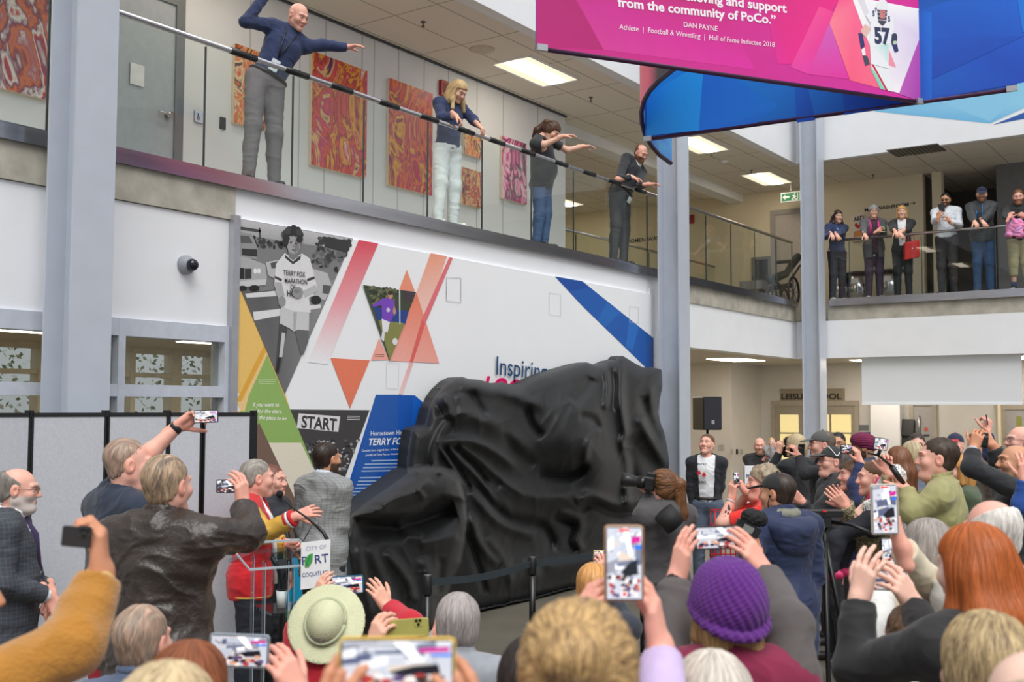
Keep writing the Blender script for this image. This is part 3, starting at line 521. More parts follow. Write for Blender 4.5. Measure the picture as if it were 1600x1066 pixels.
def art_pink(P):
    P.poly([(838, 74), (838, -110), (1436, -2), (1440, 158)], [(200, 10, 126), (204, 14, 120), (220, 20, 150), (214, 30, 160)])
    P.poly([(838, 73), (838, -100), (895, -10), (943, 78)], [(186, 6, 116), (176, 8, 110), (190, 10, 116), (180, 4, 110)]); P.poly([(895, -10), (943, 78), (1180, 109), (1120, 0)], [(200, 30, 140), (212, 50, 150), (222, 26, 160), (196, 10, 116)])
    P.poly([(1240, 100), (1310, 0), (1180, -60), (1215, 100)], [(234, 8, 140), (238, 10, 134), (204, 14, 120), (226, 20, 150)]); P.poly([(1235, 105), (1280, 10), (1330, 30), (1262, 116)], [(232, 60, 160), (244, 70, 150), (240, 20, 140), (230, 50, 170)])
    P.poly([(1262, 116), (1296, 36), (1326, 124)], [(226, 50, 160), (206, 90, 190), (230, 30, 160)]); P.poly([(1296, 36), (1312, -4), (1340, 0), (1382, 140), (1328, 126)], [(250, 130, 150), (252, 80, 140), (252, 100, 150), (252, 110, 140), (252, 90, 130)])
    P.poly([(1330, -6), (1436, 14), (1440, 60), (1405, 146), (1384, 140)], [(250, 250, 252), (250, 248, 250), (226, 210, 236), (250, 244, 248), (246, 240, 246)]); P.poly([(1340, 0), (1350, 0), (1374, 60), (1366, 60)], (226, 222, 230)); P.poly([(1388, 76), (1400, 106), (1388, 102)], (244, 150, 170))
    P.poly([(1440, 50), (1440, 159), (1404, 147)], [(180, 70, 180), (170, 50, 170), (196, 90, 190)])
    P.text('Thanks for believing and support', (960, -14), (1229, 20), (248, 236, 246), .88, 0, .03); P.text('from the community of PoCo.\u201d', (965, 10), (1212, 38), (248, 236, 246), .88, 0, .03, False)
    P.text('DAN PAYNE', (1068, 42), (1121, 49), (246, 226, 240), 1.0, 0, .01, False); P.text('Athlete  |  Football & Wrestling  |  Hall of Fame Inductee 2018', (967, 46), (1210, 74), (246, 226, 240), 1.05, .1, .004, False)
    q = lambda *pts: [(1200 + x / 4, y / 4) for x, y in pts]; Wt = (240, 242, 246); NV = (30, 44, 110); SKN = (232, 190, 180)
    P.poly(q((640, 400), (750, 430), (780, 575), (700, 556), (650, 450)), Wt); P.poly(q((632, 420), (660, 440), (730, 560), (700, 556)), (140, 214, 190)); P.poly(q((642, 400), (656, 400), (748, 568), (734, 566)), (200, 30, 60))
    P.poly(q((576, 195), (604, 150), (640, 180), (610, 240)), SKN); P.poly(q((562, 205), (590, 215), (602, 290), (580, 310)), NV); P.poly(q((580, 310), (602, 300), (608, 345), (588, 350)), Wt, ); P.poly(q((590, 348), (618, 352), (634, 400), (606, 412)), (50, 70, 90))
    P.poly(q((640, 150), (608, 100), (640, 66), (690, 60), (780, 110), (784, 180), (752, 300), (750, 430), (640, 400), (632, 260)), Wt); P.poly(q((642, 290), (750, 275), (748, 400), (700, 340)), [(236, 240, 244), (170, 224, 212), (214, 238, 232), (236, 240, 244)])
    P.poly(q((770, 215), (800, 212), (802, 270), (812, 320), (790, 328), (768, 268)), NV); P.ell(q((788, 236))[0], 4.2, 7, (40, 52, 80)); P.ell(q((790, 268))[0], 3.6, 3, (190, 210, 180))
    P.text('57', q((664, 268))[0], q((764, 276))[0], (36, 44, 84), 1.15, 0, .05); P.ell(q((710, 40))[0], 9, 11, (236, 238, 242), 16); P.poly(q((678, 62), (740, 66), (736, 140), (712, 164), (686, 140)), (60, 54, 80)); P.poly(q((692, 66), (730, 68), (726, 120), (698, 118)), (206, 120, 120))
    for k in range(3): P.poly(q((680, 76 + 24 * k), (738, 80 + 24 * k), (738, 84 + 24 * k), (680, 80 + 24 * k)), (226, 228, 234), up=False)
    for c in ((655, 90), (752, 125)): P.text('5', q((c[0] - 6, c[1] + 10))[0], q((c[0] + 8, c[1] + 12))[0], NV, 1.2, 0, .03, False)
    P.text('7', q((664, 74))[0], q((676, 76))[0], NV, 1.2, 0, .03, False)
banner('hanging_banner', b0, b1, e_h, 'pink hanging banner with white quotation and a football player in white', art_pink)
def art_blue(P):
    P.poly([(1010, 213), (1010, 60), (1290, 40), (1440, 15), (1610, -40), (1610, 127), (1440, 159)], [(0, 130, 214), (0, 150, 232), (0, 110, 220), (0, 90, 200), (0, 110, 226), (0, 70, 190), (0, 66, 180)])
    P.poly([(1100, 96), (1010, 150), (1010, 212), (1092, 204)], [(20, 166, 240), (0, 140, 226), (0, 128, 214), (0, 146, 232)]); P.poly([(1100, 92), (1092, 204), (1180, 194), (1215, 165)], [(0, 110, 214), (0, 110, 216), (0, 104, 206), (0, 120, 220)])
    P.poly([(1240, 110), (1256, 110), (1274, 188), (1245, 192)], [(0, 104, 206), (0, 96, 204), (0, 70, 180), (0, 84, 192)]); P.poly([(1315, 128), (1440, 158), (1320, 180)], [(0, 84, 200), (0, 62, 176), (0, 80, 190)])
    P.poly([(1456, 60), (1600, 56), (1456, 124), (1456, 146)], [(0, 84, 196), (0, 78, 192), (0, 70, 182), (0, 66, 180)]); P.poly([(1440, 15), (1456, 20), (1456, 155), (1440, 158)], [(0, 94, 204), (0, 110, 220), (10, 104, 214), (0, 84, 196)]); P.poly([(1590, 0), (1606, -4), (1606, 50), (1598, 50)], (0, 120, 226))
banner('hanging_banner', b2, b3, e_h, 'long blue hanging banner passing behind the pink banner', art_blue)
# curved tail: pink print outside, blue inside
pts = [at(*q) for q in ((1105, 78, 7.5), (1085, 88, 7.7), (1066, 99, 7.95), (1050, 110, 8.15), (1030, 126, 8.4), (1015, 142, 8.6), (1006, 158, 8.78), (1002, 175, 8.95), (1003, 192, 9.1), (1008, 212, 9.25), (1018, 228, 9.4), (1030, 242, 9.6), (1048, 255, 9.85))]
e = empty('hanging_banner', pts[7], 'curved hanging banner, blue inside and pink outside, with pointed lower tip', 'banner'); V = []; F = []; C2 = []; Ci = []
hs = [e_h] * 9 + [.74, .62, .5, .36]; off = []
for i, q in enumerate(pts):
    t = nz(pts[min(i + 1, 12)] - pts[max(i - 1, 0)]); n = np.cross(t, UP); off.append(n * .012)
NR = 6
for sgn, nm, cf in ((-1, 'fabric', 0), (1, 'fabric', 1)):
    V = []; cc = []
    for i, q in enumerate(pts):
        for k in range(NR + 1):
            V.append(q + off[i] * sgn + UP * hs[i] * k / NR); f = i / 12
            cc.append(lin((0, 104 + 60 * ((i * 3 + k) % 5) / 5, 205 + 25 * ((i + k) % 3) / 3)) if cf else lin((250, 70 + 60 * f, 130 - 20 * k / NR) if not 2 <= i <= 4 else (50, 34, 40)))
    Fq = [[i * (NR + 1) + k, (i + 1) * (NR + 1) + k, (i + 1) * (NR + 1) + k + 1, i * (NR + 1) + k + 1] for i in range(12) for k in range(NR)]
    o = mesh_obj(nm, V, Fq if sgn > 0 else [q[::-1] for q in Fq], FAB, e, cols=np.array(cc)); o['label'] = 'pink printed outer side' if cf == 0 else 'blue inner side'
MB().tube(pts, .02, 8).build('hem_tube', mat('banner_hem_dark', (40, 10, 60), .5), e)
q = at(1083, 89, 7.7); MB().obox(q + UP * .02, (RT, FW, UP), (.04, .03, .02)).build('clip', ALU, e)
# far banner behind and its chain
a, b = at(1436, 25, 9.2), at(1640, -60, 9.0)
def art_far(P): P.poly([(1430, 30), (1430, -80), (1640, -140), (1640, -60)], [(236, 20, 150), (230, 20, 140), (240, 60, 160), (244, 90, 180)])
e = banner('hanging_banner', a, b, .7, 'pink hanging banner glimpsed above the blue banner at the upper right', art_far)
m = MB(); c0 = at(1455, -14, 8.7)
for k in range(9): m.tube([c0 + np.array([.012 * math.sin(k * 2), 0, -.035 * k]) + RT * (.013 * math.cos(a)) * (1 if k % 2 else .3) + FW * (.013 * math.cos(a)) * (.3 if k % 2 else 1) + UP * .024 * math.sin(a) for a in np.linspace(0, 6.283, 9)], .004, 6)
thing(m.build('chain', mat('white_chain', (236, 236, 236), .3)), 'white chain hanging beside the pink and blue banners at upper right', 'chain')
# graphics painted on the white bulkhead
bd = empty('wall_graphic', onX(1450, 190, XR), 'pale blue angular graphic on the white bulkhead under the blue banner', 'wall graphic'); P = Print(lambda x, y: onX(x, y, XR), (-1, 0, 0))
P.poly([(1365, 174), (1480, 130), (1620, 90), (1620, 160), (1547, 193)], [(120, 190, 232), (100, 180, 230), (120, 200, 236), (150, 210, 240), (110, 186, 230)]); P.poly([(1470, 160), (1560, 130), (1580, 160), (1547, 190)], (140, 204, 238))
P.build('colour_field', PRINT, bd); P = Print(lambda x, y: onX(x, y, XR), (-1, 0, 0)); P.poly([(1552, 195), (1620, 168), (1620, 182)], (40, 90, 170)); P.build('colour_field', PRINT, bd)
# ------------------------------------------------------------------ figures: one smooth surface grown round a posed skeleton
def vnoise(P, seed=0):
    P = np.asarray(P, float); I = np.floor(P).astype(np.int64); f = P - I; f = f * f * (3 - 2 * f); r = 0
    for dx in (0, 1):
        for dy in (0, 1):
            for dz in (0, 1):
                h = ((I[:, 0] + dx) * 73856093) ^ ((I[:, 1] + dy) * 19349663) ^ ((I[:, 2] + dz) * 83492791) ^ (seed * 2654435 + 911)
                h = (h ^ (h >> 13)) * 1274126177 & 0x7fffffff; h = (h ^ (h >> 16)) & 0xffff
                r = r + (h / 65535.0) * (f[:, 0] if dx else 1 - f[:, 0]) * (f[:, 1] if dy else 1 - f[:, 1]) * (f[:, 2] if dz else 1 - f[:, 2])
    return r
class Field:
    """signed-distance body: tapered capsules and ellipsoids blended into one skin"""
    def __init__(s): s.p = []
    def cap(s, a, b, ra, rb=None, k=.02, sub=False): s.p.append(('c', np.array(a, float), np.array(b, float), ra, ra if rb is None else rb, k, sub)); return s
    def ell(s, c, r, R=None, k=.02, sub=False): s.p.append(('e', np.array(c, float), np.array(r, float), np.eye(3) if R is None else np.array(R), None, k, sub)); return s
    def cut(s, q, n): s.p.append(('h', np.array(q, float), nz(n), 0, 0, 0, True)); return s            # keep the side the normal points to
    def fn(s, f, k=0.0): s.p.append(('f', f, None, 0, 0, k, True)); return s                       # keep where f(P) < 0
    def bounds(s):
        lo, hi = np.full(3, 1e9), np.full(3, -1e9)
        for t in s.p:
            if t[6]: continue
            if t[0] == 'c': m = max(t[3], t[4]); l, h = np.minimum(t[1], t[2]) - m, np.maximum(t[1], t[2]) + m
            else: e = np.sqrt(((t[3] * t[2][:, None]) ** 2).sum(0)); l, h = t[1] - e, t[1] + e
            lo, hi = np.minimum(lo, l), np.maximum(hi, h)
        return lo, hi
    def mesh(s, cell, lo=None, hi=None):
        l0, h0 = s.bounds(); pad = 2.5 * cell; lo = l0 - pad if lo is None else np.maximum(lo, l0 - pad); hi = h0 + pad if hi is None else np.minimum(hi, h0 + pad)
        n = np.maximum(np.ceil((hi - lo) / cell).astype(int) + 1, 3); D = np.full(n, 1.0)
        ax = [lo[i] + cell * np.arange(n[i]) for i in range(3)]
        for t in s.p:
            if t[0] in 'hf':
                X = np.stack(np.meshgrid(*ax, indexing='ij'), -1)
                v = (t[1] - X) @ t[2] if t[0] == 'h' else t[1](X.reshape(-1, 3)).reshape(n)
                D = np.maximum(D, v); continue
            k = t[5]; mg = k + 2.5 * cell
            if t[0] == 'c': m = max(t[3], t[4]); l, h = np.minimum(t[1], t[2]) - m, np.maximum(t[1], t[2]) + m
            else: e = np.sqrt(((t[3] * t[2][:, None]) ** 2).sum(0)); l, h = t[1] - e, t[1] + e
            i0 = np.clip(np.floor((l - mg - lo) / cell).astype(int), 0, n); i1 = np.clip(np.ceil((h + mg - lo) / cell).astype(int) + 1, 0, n)
            if (i1 <= i0).any(): continue
            sl = tuple(slice(a, b) for a, b in zip(i0, i1)); X = np.stack(np.meshgrid(*[ax[i][sl[i]] for i in range(3)], indexing='ij'), -1)
            if t[0] == 'c':
                pa = X - t[1]; ba = t[2] - t[1]; tt = np.clip((pa @ ba) / max(ba @ ba, 1e-9), 0, 1)
                d = np.sqrt(((pa - tt[..., None] * ba) ** 2).sum(-1)) - (t[3] + (t[4] - t[3]) * tt)
            else:
                q = (X - t[1]) @ t[3].T; k0 = np.sqrt(((q / t[2]) ** 2).sum(-1)); k1 = np.sqrt(((q / t[2] ** 2) ** 2).sum(-1)); d = k0 * (k0 - 1) / np.maximum(k1, 1e-6)
            if t[6]:
                hh = np.maximum(k - np.abs(D[sl] + d), 0) / max(k, 1e-6); D[sl] = np.maximum(D[sl], -d) + hh * hh * k / 4
            else:
                hh = np.maximum(k - np.abs(D[sl] - d), 0) / max(k, 1e-6); D[sl] = np.minimum(D[sl], d) - hh * hh * k / 4
        return surfnet(D, lo, cell)
def surfnet(D, lo, cell):
    S_ = D < 0; c = [D[i:D.shape[0] - 1 + i, j:D.shape[1] - 1 + j, k:D.shape[2] - 1 + k] for i in (0, 1) for j in (0, 1) for k in (0, 1)]
    sg = sum((q < 0).astype(np.int8) for q in c); act = (sg > 0) & (sg < 8); idx = np.full(act.shape, -1, np.int64); ii = np.argwhere(act)
    if len(ii) == 0: return np.zeros((0, 3)), np.zeros((0, 4), np.int32)
    idx[act] = np.arange(len(ii)); cv_ = np.stack([q[act] for q in c], 1); off = np.array([(i, j, k) for i in (0, 1) for j in (0, 1) for k in (0, 1)], float)
    acc = np.zeros((len(ii), 3)); cnt = np.zeros(len(ii))
    for a in range(8):
        for b in range(a + 1, 8):
            if bin(a ^ b).count('1') != 1: continue
            va, vb = cv_[:, a], cv_[:, b]; m = (va < 0) != (vb < 0); t = np.where(m, va / np.where(np.abs(va - vb) < 1e-12, 1, va - vb), 0)
            acc += np.where(m[:, None], off[a] + (off[b] - off[a]) * t[:, None], 0); cnt += m
    V = lo + cell * (ii + acc / cnt[:, None]); Fs = []
    for ax in range(3):
        o1, o2 = [(1, 2), (2, 0), (0, 1)][ax]
        A_ = S_[tuple(slice(0, -1) if q == ax else slice(None) for q in range(3))]; B_ = S_[tuple(slice(1, None) if q == ax else slice(None) for q in range(3))]
        e = np.argwhere(A_ != B_); ok = (e[:, o1] > 0) & (e[:, o2] > 0) & (e[:, o1] < D.shape[o1] - 1) & (e[:, o2] < D.shape[o2] - 1); e = e[ok]
        if len(e) == 0: continue
        u = np.zeros(3, int); u[o1] = 1; v = np.zeros(3, int); v[o2] = 1; g = lambda q: idx[q[:, 0], q[:, 1], q[:, 2]]
        quad = np.stack([g(e - u - v), g(e - v), g(e), g(e - u)], 1); ins = A_[e[:, 0], e[:, 1], e[:, 2]]; quad[~ins] = quad[~ins][:, ::-1]; Fs.append(quad)
    F = np.concatenate(Fs); return V, F[(F >= 0).all(1)].astype(np.int32)
def vnormals(V, F):
    n = np.cross(V[F[:, 2]] - V[F[:, 0]], V[F[:, 3]] - V[F[:, 1]]); N = np.zeros_like(V)
    for k in range(4): np.add.at(N, F[:, k], n)
    return N / np.maximum(np.linalg.norm(N, axis=1, keepdims=True), 1e-9)
def wrinkle(V, F, amp, sc=9.0, seed=0, stretch=(1, 1, 1.5)):
    if amp <= 0 or len(V) == 0: return V
    N = vnormals(V, F); P = V * np.array(stretch) * sc; w1 = vnoise(P * .5 + 7, seed + 3) * 3
    r = 1 - np.abs(2 * vnoise(P + w1[:, None], seed) - 1); r2 = 1 - np.abs(2 * vnoise(P * 2.1 + w1[:, None] * 1.3, seed + 1) - 1)
    return V + N * (amp * ((r ** 2 - .4) + .45 * (r2 ** 2 - .4)))[:, None]
def joinm(parts):
    V, F, C_, b = [], [], [], 0
    for v, f, c in parts:
        if len(v) == 0: continue
        V.append(v); F.append(f + b); C_.append(np.broadcast_to(np.asarray(c, float), (len(v), 3))); b += len(v)
    return np.concatenate(V), np.concatenate(F), np.concatenate(C_)
def rotv(v, ax, a):
    ax = nz(ax); return v * math.cos(a) + np.cross(ax, v) * math.sin(a) + ax * np.dot(ax, v) * (1 - math.cos(a))
SKIN = mat('skin', attr=True, rough=.5, var=.05, scale=25, bump=.08, bscale=180, spec=.35)
HAIRM = mat('hair', attr=True, rough=.42, var=.0, spec=.4)
TONE = dict(fair=(228, 182, 160), pink=(232, 176, 158), tan=(206, 152, 120), olive=(196, 146, 112), brown=(150, 104, 78), pale=(238, 200, 182))
def head_field(hc, f, r, u, s, jaw=1.0):
    R = np.stack([r, f, u]); T = lambda x, y, z: hc + (r * x + f * y + u * z) * s; H = Field(); e = lambda c, q, k=.03, sub=False: H.ell(T(*c), np.array(q) * s, R, k * s, sub); c = lambda a, b, ra, rb, k=.02, sub=False: H.cap(T(*a), T(*b), ra * s, rb * s, k * s, sub)
    e((0, -.014, .032), (.076, .097, .086)); e((0, .03, -.028), (.06 * jaw, .064, .08)); e((0, -.02, -.03), (.066, .07, .06))
    for q in (-1, 1): c((q * .052 * jaw, -.002, -.056), (q * .012, .066, -.096), .016, .016, .035)
    e((0, .076, -.1), (.02, .016, .016)); c((0, .09, .018), (0, .109, -.025), .008, .0118, .016); 
    for q in (-1, 1):
        e((q * .012, .097, -.029), (.008, .011, .007), .01); c((q * .012, .09, .031), (q * .047, .074, .03), .0095, .008, .018); e((q * .043, .062, -.022), (.023, .022, .022), .03)
        e((q * .031, .1, .008), (.017, .018, .012), .016, True); e((q * .031, .0785, .007), (.0135, .0135, .0105), .004)
        e((q * .08, -.012, -.002), (.010, .021, .033), .012); e((q * .088, -.004, .002), (.006, .011, .018), .006, True)
    c((-.019, .0895, -.0575), (.019, .0895, -.0575), .0052, .0052, .008); c((-.017, .0885, -.0665), (.017, .0885, -.0665), .0062, .0062, .008); c((0, .101, -.06), (0, .101, -.0605), .001, .001, .003)
    return H, T, R
def head_colors(V, hc, f, r, u, s, tone, beard=None, brow=(90, 70, 55), lips=None, stub=.0):
    q = (V - hc) / s; x, y, z = q @ r, q @ f, q @ u; t = np.array(lin(tone)); C_ = np.tile(t, (len(V), 1))
    def mix(m, col): return C_ * (1 - m[:, None]) + np.array(col) * m[:, None]
    sm = lambda d, w: np.clip(.5 - d / w, 0, 1)
    C_ = mix(.35 * sm(np.hypot((np.abs(x) - .042) / .02, (z + .022) / .018) - 1, .8) * (y > .04), t * (1.05, .72, .66)); C_ = mix(.3 * sm(np.hypot(x / .016, (z + .026) / .016) - 1, .6) * (y > .08), t * (1.02, .72, .68)); C_ = mix(.4 * (np.abs(x) > .074) * (z < .04), t * (1.04, .74, .68))
    C_ = mix(.85 * sm(np.hypot(x / .022, (z + .062) / .011) - 1, .5) * (y > .07), lin(lips) if lips else t * (.86, .5, .5)); C_ = mix(.7 * sm(np.hypot(x / .02, (z + .0622) / .0018) - 1, .8) * (y > .08), t * .25)
    C_ = mix(.8 * sm(np.hypot((np.abs(x) - .031) / .02, (z - .034) / .0055) - 1, .6) * (y > .05), lin(brow))
    e = np.hypot((np.abs(x) - .031) / .0125, (z - .006) / .0062); m = sm(e - 1, .25) * (y > .075); C_ = mix(m * .9, lin((232, 226, 222))); m2 = sm(np.hypot((np.abs(x) - .031) / .0062, (z - .006) / .0062) - 1, .3) * (y > .075); C_ = mix(m2, lin((46, 34, 30))); m3 = sm(np.hypot((np.abs(x) - .031) / .0145, (z - .0125) / .0026) - 1, .5) * (y > .07); C_ = mix(m3 * .85, t * .22)
    if beard is not None:
        b = sm(-(-.035 - z) / .02 - .3, .8) * (y > -.03) * (np.abs(x) < .09); b = np.where((np.hypot(x / .024, (z + .062) / .012) < 1), 0, b); C_ = mix(np.clip(b, 0, 1) * (.9 if stub == 0 else stub), lin(beard))
    return np.clip(C_, 0, 1)
def strands(Vh, Fh, hc, u, back, n, L, rad, col, flow, seed=0, seg=7, nmax=None, lift=.0012):
    bv = BVHTree.FromPolygons([tuple(v) for v in Vh], [tuple(f) for f in Fh]); g = np.random.default_rng(seed); N = vnormals(Vh, Fh); ids = g.integers(0, len(Vh), n); Vs, Fs, Cs = [], [], []; b = 0; base = np.array(lin(col))
    for i in ids:
        p = Vh[i].copy(); nr = N[i]; pts = []; step = L * g.uniform(.6, 1.1) / seg; j = g.normal(size=3) * .25; last = None
        for k in range(seg + 1):
            pts.append((p + nr * lift, nr)); fl = np.asarray(flow(p), float) + j * .5; fl = fl - nr * np.dot(fl, nr); ln = np.linalg.norm(fl)
            if ln < 1e-5: break
            d = fl / ln; q = p + d * step; h = bv.find_nearest(Vector(q))
            if h[0] is None: break
            p = np.array(h[0]); nr2 = np.array(h[1]); nr = nr2 if np.dot(nr2, nr) > -.2 else nr
        if len(pts) < 3: continue
        m = len(pts); br = g.uniform(.62, 1.35); cc = np.clip(base * br, 0, 1)
        for k, (q, nn) in enumerate(pts):
            d = nz(pts[min(k + 1, m - 1)][0] - pts[max(k - 1, 0)][0] + 1e-9); sd = nz(np.cross(d, nn) + 1e-9); rr = rad * (1 - .75 * abs(2 * k / (m - 1) - .8)); Vs += [q + sd * rr, q + nn * rr * .9, q - sd * rr]; Cs += [cc] * 3
        for k in range(m - 1):
            o = b + 3 * k; Fs += [[o, o + 3, o + 4, o + 1], [o + 1, o + 4, o + 5, o + 2]]
        b += 3 * m
    return np.array(Vs), np.array(Fs, np.int32), np.array(Cs)
def hair_mesh(kind, hc, f, r, u, s, col, cell, near, L=.25, seed=0, col2=None):
    R = np.stack([r, f, u]); T = lambda x, y, z: hc + (r * x + f * y + u * z) * s; H = Field(); low = {'buzz': .002, 'short': .003, 'crew': .003}.get(kind, None); thick = {'buzz': .004, 'short': .009, 'fringe': .006, 'crew': .013}.get(kind, .014)
    tp = kind in ('short', 'buzz', 'crew', 'thin', 'fringe'); H.ell(T(0, -.016 - (.011 if tp else 0), .034 + (.006 if tp else 0)), (np.array((.0775, .0985, .0875)) + thick - (.0045 if tp else 0)) * s, R, .01); H.ell(T(0, -.028, -.03), (np.array((.071, .07, .06) if low is None else (.069, .066, .06)) + (thick if low is None else low)) * s, R, .03)
    rel = lambda P: ((P - hc) @ r / s, (P - hc) @ f / s, (P - hc) @ u / s)
    if kind in ('short', 'buzz', 'crew'):
        def keep(P):
            x, y, z = rel(P); jag = .006 * np.sin(x * 160 + y * 90) + .006 * np.sin(x * 390 + z * 200 + 2); return -np.minimum(np.maximum(z - (.0 + .86 * y) - jag - .55 * np.maximum(np.abs(x) - .035, 0) * (y > .005), (np.abs(x) - .045) * 0 - 1 + (z > .078) * 0), np.minimum(np.minimum(z + .088 - .3 * np.maximum(np.abs(x) - .02, 0), .094 - y), np.sqrt(((np.abs(x) - .084) * .8) ** 2 + (y + .006) ** 2 + (z + .008) ** 2) - .031)) * .8
        H.fn(keep)
        if kind == 'crew': H.ell(T(0, .04, .1), np.array((.06, .06, .03)) * s, R, .03)
    elif kind == 'fringe':
        H.fn(lambda P: -np.minimum(np.minimum(rel(P)[2] - (.0 + .86 * rel(P)[1]), rel(P)[2] + .08), .052 - .55 * rel(P)[1] - rel(P)[2]) * .8)
    elif kind == 'thin':
        H.fn(lambda P: -np.minimum(rel(P)[2] - (.0 + .8 * rel(P)[1]), np.minimum(rel(P)[2] + .08, .035 - rel(P)[1])) * .8)
    else:
        H.fn(lambda P: -np.maximum(rel(P)[2] - (.02 + .55 * rel(P)[1]), np.minimum(-(rel(P)[1] - .028), 1)) * .8) if kind not in ('curly',) else H.fn(lambda P: -(rel(P)[2] - (-.01 + .75 * rel(P)[1])) * .8)
        if kind == 'long':
            dn = lambda x, y, z: hc + r * x * s + f * y * s - UP * z * s
            for x in (-.055, 0, .055): H.cap(T(x, -.06, -.02), dn(x * 1.25, -.1 - .015 * (x == 0), .13), .05 * s, .05 * s, .05); H.cap(dn(x * 1.25, -.1 - .015 * (x == 0), .13), dn(x * 1.6, -.125 - .01 * (x == 0), .1 + L), .05 * s, .04 * s, .05)
            for q in (-1, 1): H.cap(T(q * .07, -.012, .02), dn(q * .088, -.01, .12), .026 * s, .026 * s, .03); H.cap(dn(q * .088, -.01, .12), dn(q * .1, .06 if L > .2 else 0, .1 + L * .9), .028 * s, .022 * s, .03)
        if kind == 'bob':
            for q in (-1, 1): H.cap(T(q * .06, -.01, .03), T(q * .07, .01, -.085), .03 * s, .03 * s, .03); H.cap(T(q * .04, -.06, -.01), T(q * .045, -.06, -.1), .045 * s, .04 * s, .04)
        if kind == 'pony':
            H.cap(T(0, -.1, .05), T(0, -.14, .03), .024 * s, .03 * s, .02); H.cap(T(0, -.14, .03), T(.01, -.14, -.08 - L * .4), .034 * s, .042 * s, .03); H.cap(T(.01, -.14, -.08 - L * .4), T(.0, -.12, -.1 - L), .042 * s, .016 * s, .03)
        if kind == 'bun': H.ell(T(0, -.115, .06), np.array((.05, .045, .045)) * s, R, .015)
        if kind == 'curly':
            g = np.random.default_rng(seed)
            for i in range(70):
                th = g.uniform(0, 6.28); zz = g.uniform(-.3, 1); rr = math.sqrt(1 - zz * zz); y = math.sin(th) * rr
                if y > .5 and zz < .55: continue
                H.ell(T(.083 * math.cos(th) * rr, -.016 + .1 * y, .03 + .09 * zz), np.full(3, g.uniform(.016, .026)) * s, None, .012)
    V, F = H.mesh(cell)
    if len(V) == 0: return None
    q = (V - hc) / s; x, y, z = q @ r, q @ f, q @ u; az = np.arctan2(x, -y) ; Nn = vnormals(V, F)
    if kind in ('bun', 'pony'): st = vnoise(np.stack([np.arctan2(x, z - .05) * 17, y * 30, np.hypot(x, z - .05) * 12], 1), seed); amp = .007
    elif kind == 'curly': st = vnoise(np.stack([x, y, z], 1) * 70, seed); amp = .006
    elif kind in ('long', 'bob', 'pony', 'bun', 'thick'): st = vnoise(np.stack([x * 90 if kind == 'x' else az * 16, x * 40, z * 7], 1), seed); amp = .0055
    else: st = vnoise(np.stack([x * 110, y * 25, z * 30], 1), seed); amp = .003
    V = V + Nn * ((st - .5) * amp * s)[:, None]; base = np.array(lin(col)); bn = np.arctan2(x, z - .05); mixw = np.clip((vnoise(np.stack([bn * 7, y * 14, np.hypot(x, z - .05) * 9], 1) if kind in ('bun', 'pony') else np.stack([x * 120, y * 22, z * 9], 1), seed + 4) - .4) * 2.6, 0, 1)[:, None] if col2 is not None else 0.0; base = base * (1 - mixw) + (np.array(lin(col2)) if col2 is not None else 0) * mixw; C_ = np.clip(base * (.62 + .76 * st)[:, None], 0, 1)
    if near:
        dn = -u if kind in ('long', 'bob', 'pony', 'bun', 'thick') else -f * .6 - u * .6
        if kind in ('pony', 'bun'): tail = T(0, -.11, .05); fl = lambda p: (tail - p) * 6 if np.dot(p - hc, f) / s > -.1 else -u
        elif kind == 'curly': fl = lambda p: np.array([math.sin(p[2] * 90), math.cos(p[0] * 90), math.sin(p[1] * 80)])
        else: top = T(.02, -.03, .12); fl = lambda p: nz(p - top) * .6 - u * .9 - f * .1
        sv, sf, sc_ = strands(V, F, hc, u, -f, near, (.16 if kind in ('long', 'pony') else .06 if kind != 'curly' else .03) * s, .0011 * s, col, fl, seed)
        if col2 is not None and len(sv): n2 = ((sc_.sum(1) / max(sum(lin(col)), .01) * 997) % 1)[:, None]; sc_ = np.where(n2 > .68, sc_ * np.array(lin(col2)) / np.maximum(np.array(lin(col)), .01), sc_)
        if len(sv): V, F, C_ = joinm([(V, F, C_), (sv, sf, sc_)])
    return V, F, C_
